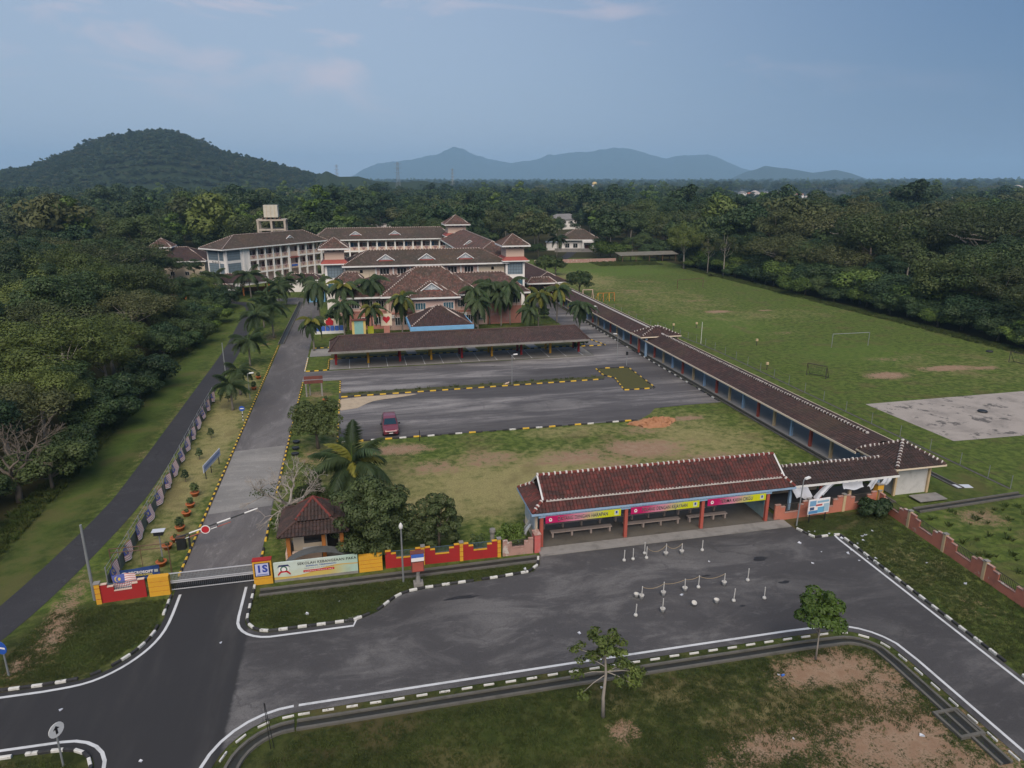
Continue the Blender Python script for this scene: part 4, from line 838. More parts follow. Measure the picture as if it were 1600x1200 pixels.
cz = .86; disc(.30, M['inkwhite'], -2.1, cz + .05, -.084, bd, sx=1.1); disc(.24, flat('crest_green', (.06, .16, .10)), -2.1, cz + .06, -.09, bd); disc(.15, M['inkwhite'], -2.1, cz + .06, -.096, bd)
mb = MB(); mb.prism([(-.42, .2), (-.3, .42), (.3, .42), (.42, .2), (.3, .3), (-.3, .3)], -.095, -.086, 'y'); part('crest_ribbon', mb, flat('crest_navy', (.03, .035, .10)), bd, loc=(-2.1, -.004, cz - .02))
mb = MB(); mb.prism([(-.4, -.4), (-.18, -.18), (.18, -.18), (.4, -.4), (.42, -.28), (.24, -.06), (-.24, -.06), (-.42, -.28)], -.095, -.086, 'y'); part('crest_ribbon', mb, M['inkred'], bd, loc=(-2.1, -.006, cz))
# ------------------------------------------------------------------ school blocks
WIN = {}
def window(parent, x, y, z, w, h, n=3, rz=0, mat='glass', frame='white', nm='window'):
    key = (round(w, 2), round(h, 2), n, mat, frame)
    if key not in WIN:
        f = MB(); t = .06
        f.box(-w/2, w/2, -.05, .05, 0, t); f.box(-w/2, w/2, -.05, .05, h - t, h)
        for k in range(n + 1): xx = -w/2 + k * (w - t) / n; f.box(xx, xx + t, -.05, .05, t, h - t)
        pm_ = MB(); pw_ = (w - t) / n - t - .01; pm_.box(-pw_/2, pw_/2, -.012, .012, t + .005, h - t - .005)
        WIN[key] = (f.mesh('window', M[frame]), pm_.mesh('pane', M[mat]))
    o = link(nm, WIN[key][0], parent, (x, y, z), (0, 0, rz)); t = .06
    for k in range(n): link('pane', WIN[key][1], o, (-w/2 + t + (k + .5) * (w - t) / n - t / 2, 0, 0))
    return o
DOORS = {}
def panel(parent, nm, x, y, z, w, h, mat, rz=0, t=.06):
    key = (nm, round(w, 2), round(h, 2), mat)
    if key not in DOORS: DOORS[key] = MB().box(-w/2, w/2, -t/2, t/2, 0, h).mesh(nm, M[mat])
    return link(nm, DOORS[key], parent, (x, y, z), (0, 0, rz))
def gablet(parent, off, x, y, z, w, h, back, ry=0):
    """small decorative gable on a roof slope, facing -y: white frame, fan panel, red strip, tiled saddle"""
    ox, oy, oz = off; x, y, z = x - ox, y - oy, z - oz
    g = part('gablet', (lambda mb: (slope_uv(mb, [(x - w/2 - .15, y - .12, z - .05), (x - w/2 - .15, y + back * .2, z - .05), (x, y + back, z + h + .1), (x, y - .12, z + h + .1)]), slope_uv(mb, [(x + w/2 + .15, y + back * .2, z - .05), (x + w/2 + .15, y - .12, z - .05), (x, y - .12, z + h + .1), (x, y + back, z + h + .1)]), mb)[-1])(MB()), M['tile'], parent)
    part('gable_panel', MB().prism([(x - w/2 + .1, z), (x + w/2 - .1, z), (x, z + h)], y - .02, y + .04, 'y'), pm('gable_lattice%d' % len(MATS), (.38, .44, .48), grime=.3), g)
    mb = MB(); s = .16
    for sgn in (-1, 1): mb.tube([(x + sgn * (w/2 + .25), y - .16, z - .12), (x, y - .16, z + h + .06)], .1, 4)
    for a in (-.5, 0, .5): mb.tube([(x, y - .06, z + .1), (x + a * w * .5, y - .06, z + h * (.75 - abs(a) * .62))], .035, 4)
    part('gable_frame', mb, M['white'], g)
    part('red_strip', MB().box(x - w/2 + .15, x + w/2 - .15, y - .3, y + .1, z - .28, z - .02), M['redroof'], g)
    return g
BUNT = None
def bunting_mesh(w):
    mb = MB(); n = 8
    for k in range(n):
        a0, a1 = math.pi * k / n, math.pi * (k + 1) / n; r = w / 2
        mb.poly([(-r * math.cos(a0) * .98, -.03 - .02 * (k % 2), 0), (-r * math.cos(a1) * .98, -.03 - .02 * ((k + 1) % 2), 0), (-r * math.cos(a1) * .55, -.05, -r * 1.05 * math.sin(a1)), (-r * math.cos(a0) * .55, -.05, -r * 1.05 * math.sin(a0))])
    return mb.mesh('bunting', pm('bunting_cloth', (.33, .19, .18), grime=.6, gscale=3, gcol=(.42, .34, .34)))
BUNT = bunting_mesh(1.5)
def gallery(root, x0, x1, nb, floors, fh=3.3, dep=7.0, walk=2.0, doors=('door_brown',), lowfloor=0):
    """open classroom galleries: columns, slab bands, parapets and back walls, local frame facing -y"""
    bw = (x1 - x0) / nb
    part('wall', MB().box(x0, x1, walk, dep, 0, fh * floors - .02), M['pink'], root)
    for f in range(floors + 1):
        part('floor_slab', MB().box(x0 - .1, x1 + .1, -.12, walk - .003, f * fh - (.42 if f else 0), f * fh + (.0 if f else .1)), M['white_bld'], root)
    cm = MB().box(-.2, .2, -.2, .2, .1, fh * floors - .43).mesh('column', M['white_bld'])
    for k in range(nb + 1): link('column', cm, root, (x0 + k * bw, -.0, 0))
    par = MB().box(-bw/2 + .2, bw/2 - .2, -.06, .06, 0, .95).mesh('parapet', M['peach']); top = MB().box(-bw/2 + .2, bw/2 - .2, -.1, .1, .95, 1.03).mesh('parapet_rail', M['white_bld'])
    for f in range(lowfloor, floors):
        z = f * fh
        for k in range(nb):
            xc = x0 + (k + .5) * bw
            if f: link('parapet', par, root, (xc, -.02, z + .003)); link('parapet_rail', top, root, (xc, -.02, z + .003))
            if f: link('bunting', BUNT, root, (xc, -.12, z + 1.0))
            d = doors[(k + f) % len(doors)]
            panel(root, 'door', xc - bw * .22, walk - .035, z + .1, .95, 2.1, d)
            window(root, xc + bw * .18, walk - .06, z + .9, bw * .42, 1.25, 3)
def roof_block(root, x0, x1, y0, y1, ze, zr, rx0, rx1, ry, mat='tile_moss', ry2=None, fas='white', cap='capmix'):
    F = hip_faces(x0, x1, y0, y1, ze, zr, rx0, rx1, ry, ry2)
    mb = MB(); deck(mb, F); soffit(mb, x0, x1, y0, y1, ze - .05); rf = part('roof', mb, M[mat], root)
    part('fascia', fascia_ring((0, 0, 0), x0, x1, y0, y1, ze, .28), M[fas], rf)
    mb = MB(); e, f = (rx0, ry, zr + .02), (rx1, ry if ry2 is None else ry2, zr + .02)
    if e != f: capline(mb, e, f, .15)
    if ry2 is None:
        if rx0 > x0 + .2: capline(mb, e, (x0, y0, ze + .05)); capline(mb, e, (x0, y1, ze + .05))
        if rx1 < x1 - .2: capline(mb, f, (x1, y0, ze + .05)); capline(mb, f, (x1, y1, ze + .05))
    else:
        capline(mb, e, (x0, y0, ze + .05)); capline(mb, e, (x1, y0, ze + .05)); capline(mb, f, (x0, y1, ze + .05)); capline(mb, f, (x1, y1, ze + .05))
    part('ridge_capping', mb, M[cap], rf); return rf
def capmix():
    m, nt, b = nodes('ridge_capping'); t = NT(nt); w = t.world(); s_ = t.n.new('ShaderNodeSeparateXYZ'); t.l.new(w, s_.inputs[0])
    u = t.math('ADD', t.math('ADD', s_.outputs[0], t.math('MULTIPLY', s_.outputs[1], .8)), t.math('MULTIPLY', t.noise(w, .7, 2), .5))
    f = t.ramp(t.math('FRACT', t.math('MULTIPLY', u, 1.7)), .62, .7); c = t.mix(f, (.12, .075, .06), (.46, .40, .36))
    t.l.new(c, b.inputs['Base Color']); b.inputs['Roughness'].default_value = .85; return m
M['capmix'] = capmix(); M['tile_port'] = tiles('car_port_tile', (0.105, 0.058, 0.050), (0.060, 0.038, 0.034), moss=(0.038, 0.030, 0.027), pale=(0.14, 0.11, 0.095), mossy=.6)
def tower(name, label, x0, x1, y0, y1, ze, zr, zs, glass=True):
    """square stair tower: glass block shaft, red skirt, peach top storey with little vents, hipped cap"""
    cx, cy = (x0 + x1) / 2, (y0 + y1) / 2; t = thing(name, label, 'tower', (cx, cy, 0)); w, d = (x1 - x0) / 2, (y1 - y0) / 2
    sh_ = part('shaft', MB().box(-w, w, -d, d, 0, zs), M['white_bld'], t)
    part('upper_storey', MB().box(-w + .12, w - .12, -d + .12, d - .12, zs + .3, ze), M['peach'], t)
    part('red_skirt', (lambda mb: ([mb.add([(-w-.8,-d-.8,zs-.05),(w+.8,-d-.8,zs-.05),(w+.8,d+.8,zs-.05),(-w-.8,d+.8,zs-.05),(-w+.08,-d+.08,zs+.75),(w-.08,-d+.08,zs+.75),(w-.08,d-.08,zs+.75),(-w+.08,d-.08,zs+.75)], [(0,1,5,4),(1,2,6,5),(2,3,7,6),(3,0,4,7),(3,2,1,0)])], mb)[-1])(MB()), M['redroof'], t)
    part('skirt_fascia', fascia_ring((0, 0, 0), -w-.8, w+.8, -d-.8, d+.8, zs - .05, .2), M['white'], t)
    if glass:
        for s in (-1, 1):
            part('glass_block_panel', MB().box(-w + .45, w - .45, s * d - .02 - (.03 if s < 0 else -.03), s * d + .02 - (.03 if s < 0 else -.03), zs - 3.0, zs - .55), M['block'], sh_)
            part('glass_block_panel', MB().box(-w + .45, w - .45, s * d - .02 - (.03 if s < 0 else -.03), s * d + .02 - (.03 if s < 0 else -.03), zs - 5.6, zs - 4.2), M['glass_blue'], sh_)
            part('glass_block_panel', MB().box(s * w - .02 + s * .03, s * w + .02 + s * .03, -d + .45, d - .45, zs - 3.0, zs - .55), M['block'], sh_)
    for k in (-1, 0, 1):
        part('vent', MB().box(k * 1.2 - .22, k * 1.2 + .22, -d + .06, -d + .13, ze - .62, ze - .2), M['void'], t); part('vent', MB().box(-w + .06, -w + .13, k * 1.2 - .22, k * 1.2 + .22, ze - .62, ze - .2), M['void'], t)
    roof_block(t, -w - 1.0, w + 1.0, -d - 1.0, d + 1.0, ze, zr, 0, 0, 0, 'tile')
    return t
# --- administration block (two storeys, nearest)
o_ = (14.2, 128.5, 0)
ad = thing('administration_block', 'two storey pink school block with big hipped brown roofs behind the palms', 'building', o_)
def lx(x): return x - o_[0]
def ly(y): return y - o_[1]
part('wall', MB().box(lx(-1.5), lx(31.0), ly(128.6), ly(142), 0, 6.1), M['pink'], ad)
part('center_wall', MB().box(lx(5.6), lx(21.6), ly(126.6), ly(128.59), 0, 6.1), M['pink'], ad)
part('bay_wall', MB().box(lx(9.9), lx(17.6), ly(124.9), ly(126.59), 0, 6.0), M['pink'], ad)
part('dado', MB().box(lx(24.3), lx(30.9), ly(128.45), ly(128.595), 0, 3.2), M['salmon'], ad); part('dado', MB().box(lx(-1.4), lx(5.5), ly(128.45), ly(128.595), 0, 3.0), M['salmon'], ad); part('dado', MB().box(lx(31.003), lx(31.06), ly(128.7), ly(141.9), 0, 3.2), M['salmon'], ad)
part('floor_band', MB().box(lx(5.55), lx(21.65), ly(126.5), ly(126.595), 2.95, 3.25), M['salmon'], ad); part('floor_band', MB().box(lx(-1.55), lx(31.05), ly(128.42), ly(128.55), 3.2, 3.42), M['salmon'], ad)
roof_block(ad, lx(-2.8), lx(32.4), ly(127.2), ly(143.2), 6.15, 9.1, lx(4.5), lx(28.6), ly(135.2), 'tile')
roof_block(ad, lx(4.3), lx(22.9), ly(125.6), ly(137), 6.35, 10.9, lx(11.2), lx(16.0), ly(131.0), 'tile')
roof_block(ad, lx(8.9), lx(18.5), ly(124.0), ly(132), 6.2, 8.6, lx(13.2), lx(13.9), ly(127.6), 'tile')
gablet(ad, (0, 0, 0), lx(13.5), ly(125.75), 7.25, 3.6, 1.25, 2.6)
roof_block(ad, lx(-4.2), lx(2.2), ly(143.5), ly(149.5), 6.6, 8.4, lx(-2), lx(0.4), ly(146.5), 'tile')
part('rear_link', MB().box(lx(-3.4), lx(1.4), ly(143.21), ly(149), 0, 6.55), M['pink'], ad)
for x in (11.3, 16.4): window(ad, lx(x), ly(124.86), 3.9, 1.9, 1.25, 4, mat='glass_blue')
for x in (7.2, 8.9, 19.0, 20.6): window(ad, lx(x), ly(126.56), 3.9, 1.3, 1.35, 3)
for x in (7.4, 9.0, 18.9, 20.5): window(ad, lx(x), ly(126.56), .9, 1.35, 1.45, 3)
for x in (-.2, 2.2, 4.2, 23.3, 25.6, 28.0, 30.0): window(ad, lx(x), ly(128.52), 3.95, 1.4, 1.35, 3)
for x in (1.0, 3.6, 23.2): window(ad, lx(x), ly(128.40), .9, 1.4, 1.35, 3)
for y in (131.5, 135, 138.5): window(ad, lx(31.08), ly(y), 3.9, 1.4, 1.3, 3, R(90))
for x in (5.5, 21.7): part('column', MB().box(lx(x) - .22, lx(x) + .22, ly(126.2), ly(126.55), 0, 6.1), M['peach'], ad)
for x in (6.2, 19.6): part('air_conditioner', MB().box(lx(x) - .4, lx(x) + .4, ly(126.1), ly(126.48), 2.3, 2.85), M['white'], ad)
mu = part('mural', MB().box(lx(24.9), lx(28.6), ly(128.39), ly(128.44), .3, 3.1), pm('faded_mural', (.36, .17, .15), grime=.9, gscale=.9, gcol=(.36, .34, .40)), ad)
# entrance porch
o2 = (13.6, 116.5, 0)
po = thing('entrance_porch', 'entrance porch with hipped brown roof, sky blue fascia and blue yellow arches', 'porch', o2)
roof_block(po, -5.1, 5.1, -4.4, 5.0, 3.35, 5.9, -.4, .4, .6, 'tile_dark', fas='blue')
part('blue_fascia', fascia_ring((0, 0, 0), -5.2, 5.2, -4.5, 5.1, 3.3, .62, .08), M['blue'], po)
for s in (-1, 1):
    pr = part('pier_wall', MB().box(s * 3.4 - 1.15, s * 3.4 + 1.15, -3.9, -3.6, 0, 2.7), M['yellow'], po)
    mb = MB(); mb.prism([(s * 3.4 - .65, .02), (s * 3.4 + .65, .02), (s * 3.4 + .65, 1.9)] + [(s * 3.4 + .65 * math.cos(R(a)), 1.9 + .55 * math.sin(R(a))) for a in (30, 60, 90, 120, 150)] + [(s * 3.4 - .65, 1.9)], -3.96, -3.91, 'y'); part('blue_arch', mb, M['blue'], pr)
    for y in (-3.2, 4.4): link('post', post_mesh(3.2, .36, M['yellow']), po, (s * 4.5, y, 0))
for x in (-1.4, 0, 1.4): part('hanging_bar', MB().box(x - .03, x + .03, -4.3, -4.24, 2.3, 2.7), M['dark'], po)
# --- second block with two stair towers
o_ = (15, 149, 0)
b2 = thing('classroom_block', 'pale peach classroom block with mossy roof and three white gablets behind the administration block', 'building', o_)
roof_block(b2, lx(-2.4), lx(32.8), ly(147.6), ly(160), 9.5, 12.1, lx(3.0), lx(27.5), ly(153.8))
part('wall', MB().box(lx(-1.6), lx(32.0), ly(149), ly(158.8), 0, 9.45), M['pink'], b2)
for a, b in ((-1.65, 4.3), (26.2, 32.05)): part('end_panel', MB().box(lx(a), lx(b), ly(148.85), ly(148.995), 6.3, 9.42), M['cream'], b2)
for x in (4.4, 8.0, 11.6, 15.2, 18.8, 22.4, 26.1): part('pilaster', MB().box(lx(x) - .16, lx(x) + .16, ly(148.55), ly(148.995), 0, 9.4), M['white'], b2)
part('floor_band', MB().box(lx(4.6), lx(25.9), ly(148.7), ly(148.99), 6.1, 6.35), M['white'], b2)
for x in (6.2, 9.8, 13.4, 17.0, 20.6, 24.2): window(b2, lx(x), ly(148.93), 7.3, 2.0, 1.5, 3); window(b2, lx(x), ly(148.93), 4.0, 2.0, 1.5, 3)
for x in (1.4, 29.4): part('vent', MB().box(lx(x) - .3, lx(x) + .3, ly(148.80), ly(148.848), 7.9, 8.5), M['void'], b2)
for x in (6.6, 15.2, 23.6): gablet(b2, (0, 0, 0), lx(x), ly(149.6), 10.42, 3.2, 1.05, 2.4)
tower('stair_tower', 'peach stair tower with red skirt and glass blocks at the left of the peach block', -6.0, -1.75, 150.2, 155.4, 13.0, 15.0, 9.9)
tower('stair_tower', 'peach stair tower with red skirt and glass blocks at the right of the peach block', 32.15, 36.4, 148.0, 153.6, 13.1, 15.3, 9.9)
tower('stair_tower', 'farthest peach stair tower rising behind the right hand roof', 27.6, 33.2, 207.5, 213.2, 14.3, 16.9, 11, False)
# --- right wing joining the towers
rw = thing('classroom_block', 'long brown roofed classroom wing running back on the right between two towers', 'building', (31.5, 154, 0))
part('wall', MB().box(-4.6, 4.6, .2, 53, 0, 9.9), M['pink'], rw); roof_block(rw, -6.0, 6.0, -.6, 54.5, 9.95, 13.1, 0, 0, 5.5, 'tile', ry2=49)
for k in range(12):
    part('column', MB().box(-5.5, -5.15, 8 + k * 3.6, 8.3 + k * 3.6, 0, 9.6), M['white_bld'], rw); window(rw, -4.63, 10 + k * 3.6, 7.5, 2.0, 1.4, 3, R(-90))
part('floor_slab', MB().box(-5.5, -4.62, 5, 52, 6.2, 6.7), M['white_bld'], rw); part('parapet', MB().box(-5.45, -5.3, 5, 52, 6.71, 7.6), M['peach'], rw)
mb = MB(); gablet(rw, (0, 0, 0), -2.9, 20.0, 11.2, 2.6, 1.0, 1.5)
# --- back block of open galleries
bk = thing('classroom_block', 'white and pink gallery block with rusty brown roof across the back of the school', 'building', (-9.0, 214.8, 0))
gallery(bk, 0, 37.6, 14, 3, doors=('door_brown', 'door_brown', 'door_blue'), lowfloor=1)
roof_block(bk, -2.5, 39.6, -1.0, 11.5, 9.9, 12.9, 1.5, 36, 5.2, 'tile_moss')
for x in (10, 21.6): gablet(bk, (0, 0, 0), x, 1.4, 11.1, 3.0, .95, 2.2)
# --- angled left wing
D0, D1 = Vector((-32.0, 189.6)), Vector((-9.2, 213.2)); ang = math.atan2(D1.y - D0.y, D1.x - D0.x); DL = (D1 - D0).length
lw = thing('classroom_block', 'angled white gallery wing with glass block end wall on the left of the school', 'building', (*D0, 0), ang)
gallery(lw, 7.4, 20.6, 5, 3, dep=6.8, lowfloor=1); gallery(lw, 24.2, DL, 3, 3, dep=6.8, lowfloor=1)
part('stair_wall', MB().box(0, 7.2, -.1, 7.0, 0, 9.88), M['white_bld'], lw)
part('recess_wall', MB().box(20.8, 24.0, 1.2, 6.8, 0, 9.88), M['pink'], lw)
for z in (3.3, 6.6): part('recess_parapet', MB().box(20.8, 24.0, -.05, .1, z - .3, z + 1.0), M['peach'], lw)
part('red_ledge', MB().box(20.8, 24.0, -.7, -.07, 5.9, 6.15), M['redroof'], lw); part('blue_cloth', MB().box(21.4, 23.6, -.13, -.07, 3.5, 4.05), flat('blue_cloth_print', (.05, .12, .42)), lw)
for x in (20.7, 24.1): part('tall_column', MB().box(x - .28, x + .28, -.35, -.06, 0, 9.45), M['white_bld'], lw)
for z in (3.6, 6.9):
    part('glass_block_panel', MB().box(.7, 4.6, -.16, -.12, z, z + 2.55), M['block'], lw)
    for a, b in ((.5, 2.1), (2.5, 6.4)): part('glass_block_panel', MB().box(-.06, -.02, a, b, z, z + 2.55), M['block'], lw)
for x in (.35, 5.6): part('pilaster', MB().box(x - .22, x + .22, -.3, -.12, 0, 9.86), M['white_bld'], lw)
tx = text_mesh('r- -; -. I -', .8, M['ink'], .01, .03); link('lettering', tx, lw, (-.08, 3.4, 6.45), (R(90), 0, R(-90)))
roof_block(lw, -1.4, DL + 2.0, -1.1, 8.2, 9.9, 12.9, 6.0, DL - 3, 3.6, 'tile_moss')
gablet(lw, (0, 0, 0), 22.4, 1.0, 11.0, 2.8, .9, 1.9)
# --- water tank on its tower
wt = thing('water_tower', 'cream square water tank on a tall concrete frame behind the left wing', 'water tower', (-23.2, 224, 0))
part('tank', MB().box(-2.0, 2.0, -2.0, 2.0, 16.2, 19.7), pm('tank_panel', (.56, .53, .44), grime=.5, gscale=.8), wt)
for k in range(3): part('tank_rib', MB().box(-1.15 + k * 1.15 - .04, -1.15 + k * 1.15 + .04, -2.06, -2.01, 16.2, 19.7), M['beigepost'], wt)
part('platform', MB().box(-4.2, 4.2, -3.2, 3.2, 15.2, 15.6), pm('tower_concrete', (.46, .40, .33), grime=.6, gscale=.7), wt)
for k in range(5): part('bearer', MB().box(-2.4 + k * 1.2 - .12, -2.4 + k * 1.2 + .12, -2.4, 2.4, 15.61, 16.19), M['rust'], wt)
for x in (-3.8, 0, 3.8):
    for y in (-2.9, 2.9): part('leg', MB().box(x - .28, x + .28, y - .28, y + .28, 0, 15.18), MATS['tower_concrete'], wt)
for z in (4.5, 9.5, 12.4):
    for y in (-2.9, 2.9): part('cross_beam', MB().box(-3.5, 3.5, y - .2, y + .2, z, z + .5), MATS['tower_concrete'], wt)
# --- long car port
cp = thing('car_port', 'very long low car port with dark tiled roof on red and yellow posts', 'car port', (15.5, 103, 0))
roof_block(cp, -19.8, 19.4, -3.4, 4.2, 2.75, 4.0, -18.4, 18.6, 1.6, 'tile_port', fas='concrete', cap='cap_dark')
CPM = [post_mesh(2.7, .3, M['redcp'] if False else M['red']), post_mesh(2.7, .3, M['yellow'])]
for k in range(9):
    for y in (-.1, 2.6): link('post', CPM[k % 2], cp, (-19.0 + k * 4.72, y, .05))
for y in (-.1, 2.6): part('beam', MB().box(-19.3, 18.9, y - .1, y + .1, 2.5, 2.69), M['dark'], cp)
# --- far end of the walkway: wide roof and gate roof across the service road
wr = thing('covered_hall', 'wide dark roofed hall beyond the right hand tower at the walkway end', 'building', (46.2, 182, 0))
roof_block(wr, -5.2, 4.2, -22, 24, 3.1, 5.0, 0, 0, -17.5, 'tile_dark', ry2=19)
for k in range(10):
    for x in (-4.6, 3.6): link('post', post_mesh(3.0, .3, M['beigepost']), wr, (x, -20.5 + k * 4.7, 0))
part('rear_wall', MB().box(-1.2, 3.4, -18, 22, 0, 2.95), M['peach'], wr)
gz = thing('gate_roof', 'small brown hipped roof spanning the service road beside the right tower', 'canopy', (42.6, 157.8, 0))
roof_block(gz, -3.6, 3.6, -1.9, 1.9, 3.6, 4.7, -2.2, 2.2, 0, 'tile')
for x in (-3.0, 2.9):
    for y in (-1.4, 1.4): link('post', post_mesh(3.55, .36, M['redpost']), gz, (x, y, 0))
# --- canteen and low sheds by the left wing
def shed(name, label, cat, x, y, w, d, ze, zr, wall, mat='tile_dark', rz=0, open_=False, walls=True):
    t = thing(name, label, cat, (x, y, 0), rz); roof_block(t, -w/2, w/2, -d/2, d/2, ze, zr, -w/2 + d * .35, w/2 - d * .35, 0, mat)
    if open_:
        for xx in np.linspace(-w/2 + .6, w/2 - .6, max(3, int(w / 3.5))):
            for yy in (-d/2 + .5, d/2 - .5): link('post', post_mesh(ze - .05, .3, M[wall]), t, (xx, yy, 0))
        part('low_wall', MB().box(-w/2 + .5, w/2 - .5, d/2 - .7, d/2 - .55, 0, 1.0), M[wall], t)
    else:
        part('wall', MB().box(-w/2 + .6, w/2 - .6, -d/2 + .6, d/2 - .6, 0, ze - .06), M[wall], t)
        for xx in np.linspace(-w/2 + 1.6, w/2 - 1.6, max(2, int(w / 3.5))): window(t, xx, -d/2 + .56, 1.0, 1.1, 1.1, 2)
    return t
shed('canteen', 'open sided canteen with ochre posts below the angled wing', 'canteen', -27, 179, 13, 9, 3.2, 5.0, 'orangepost', rz=R(12), open_=True)
shed('store', 'grey walled store with flat dark roof near the lane bend', 'store', -31, 168.5, 8, 5, 2.9, 3.8, 'concrete', rz=R(8))
shed('stall', 'ochre fronted stall with dark roof left of the grey store', 'stall', -38, 171, 7, 5, 3.0, 4.1, 'orangepost', rz=R(8), open_=True)
shed('store', 'white walled store with dark roof behind the coconut palms', 'store', -12.5, 181, 9, 5.5, 3.0, 4.2, 'white_bld', rz=R(-6))
shed('garage', 'blue fronted lean-to at the foot of the left stair tower', 'garage', -8.8, 164, 5, 5, 2.8, 4.0, 'blue')
bh = shed('prayer_hall', 'wide dark hipped hall with a small raised red brown cap behind the left wood', 'hall', *G(256, 404, 5.0), 26, 18, 5.0, 8.2, 'cream')
roof_block(bh, -3.2, 3.2, -3.2, 3.2, 8.5, 10.8, 0, 0, 0, 'tile'); part('cap_wall', MB().box(-2.6, 2.6, -2.6, 2.6, 7.4, 8.45), M['cream'], bh)
part('finial', MB().tube([(0, 0, 10.8), (0, 0, 14.5)], .05, 5), M['dark'], bh)
shed('house', 'house with pale roof half hidden at the far left edge', 'house', *G(70, 440, 3.2), 13, 9, 3.4, 5.4, 'cream')
# --- white house behind the field
hx, hy = G(905, 392); wh = thing('house', 'white bungalow with grey brown hipped roof at the end of the field', 'house', (hx, hy, 0), R(-14))
part('wall', MB().box(-7, 7, 0, 9, 0, 4.4), M['white_bld'], wh); roof_block(wh, -8.2, 8.2, -1.4, 10.2, 4.5, 8.2, -1.6, 1.6, 4.4, 'tile_moss')
part('porch_wall', MB().box(1.0, 5.6, -2.4, -.02, 3.4, 4.3), M['white_bld'], wh)
for x in (1.3, 5.3): part('column', MB().box(x - .25, x + .25, -2.3, -1.8, 0, 3.38), M['white_bld'], wh)
for x in (-4.8, -1.6): window(wh, x, -.05, 1.2, 1.8, 1.8, 2)
panel(wh, 'door', 3.3, -.04, 0, 2.2, 2.4, 'door_brown')
part('garden_wall', MB().box(-10, 6, -5.2, -5.0, 0, 1.4), M['concrete'], wh); part('annex', MB().box(-13, -8.3, 2, 7, 0, 3.0), M['white_bld'], wh); part('annex_roof', MB().box(-13.4, -8.25, 1.6, 7.4, 3.0, 3.25), M['galv'], wh)
sx, sy = G(1010, 408); fs_ = thing('field_shed', 'long low open shed with pale tin roof at the far edge of the field', 'shed', (sx, sy, 0), R(3))
part('tin_roof', MB().add([(-11, -2.5, 2.3), (11, -2.5, 2.3), (11, 2.5, 3.0), (-11, 2.5, 3.0), (-11, -2.5, 2.38), (11, -2.5, 2.38), (11, 2.5, 3.08), (-11, 2.5, 3.08)], [(0,3,2,1),(4,5,6,7),(0,1,5,4),(1,2,6,5),(2,3,7,6),(3,0,4,7)]), pm('tin_roof', (.17, .16, .13), grime=.7, gscale=.8), fs_)
for x in (-10, -5, 0, 5, 10):
    for y in (-2.1, 2.1): part('post', MB().box(x - .1, x + .1, y - .1, y + .1, 0, 2.3 if y < 0 else 2.9), M['rust'], fs_)
# rubble wall at the field's far left end
rb = thing('boundary_wall', 'low broken reddish wall at the far end of the field', 'wall', (72, 226.5, 0)); part('wall_panel', MB().box(-13, 16, -.15, .15, 0, 1.2), M['brickold'], rb)
# ------------------------------------------------------------------ vegetation
def leaf_mesh(name, clumps, n, size, mat, seed, flat_=0.24, aspect=.55, shell=.72, up=.25):
    """n small leaf sprays on and in a set of ellipsoid clumps [(c, (rx,ry,rz))]"""
    r = np.random.default_rng(seed); cs = np.array([c for c, _ in clumps]); rs = np.array([q for _, q in clumps])
    w = rs[:, 0] * rs[:, 1] + rs[:, 0] * rs[:, 2]; idx = r.choice(len(clumps), n, p=w / w.sum())
    d = r.normal(size=(n, 3)); d[:, 2] = d[:, 2] * .9 + up; d /= np.linalg.norm(d, axis=1, keepdims=True)
    rad = shell + (1.08 - shell) * r.random((n, 1)) ** .6
    c = cs[idx] + d * rs[idx] * rad
    nrm = d * .8 + r.normal(size=(n, 3)) * flat_ + np.array([0, 0, .35]); nrm /= np.linalg.norm(nrm, axis=1, keepdims=True)
    t = np.cross(nrm, r.normal(size=(n, 3))); t /= np.linalg.norm(t, axis=1, keepdims=True); b = np.cross(nrm, t)
    s = size * (.6 + .8 * r.random((n, 1)))
    P = np.stack([c - t * s * .5, c + b * s * aspect * .5 + nrm * s * .1, c + t * s * .5 - nrm * s * .12, c - b * s * aspect * .5 + nrm * s * .1], 1).reshape(-1, 3)
    me = bpy.data.meshes.new(name); me.vertices.add(4 * n); me.vertices.foreach_set('co', P.ravel().astype(np.float32))
    me.loops.add(4 * n); me.loops.foreach_set('vertex_index', np.arange(4 * n)); me.polygons.add(n)
    me.polygons.foreach_set('loop_start', np.arange(0, 4 * n, 4)); me.polygons.foreach_set('loop_total', np.full(n, 4)); me.update(calc_edges=True)
    me.materials.append(mat); return me
def crown_clumps(seed, R_, H, z0, k, cr=(.22, .36), dome=1.0, top_flat=1.0, emin=-.35):
    r = random.Random(seed); out = []
    for i in range(k):
        a = r.uniform(0, 2 * math.pi); e = math.asin(r.uniform(emin, 1)); q = r.uniform(.45, .95)
        x, y = math.cos(a) * math.cos(e) * R_ * q, math.sin(a) * math.cos(e) * R_ * q; z = z0 + H * .42 + math.sin(e) * H * .5 * q * top_flat
        s = R_ * r.uniform(*cr); out.append(((x, y, z), (s * r.uniform(.85, 1.2), s * r.uniform(.85, 1.2), s * r.uniform(.6, .85))))
    return out
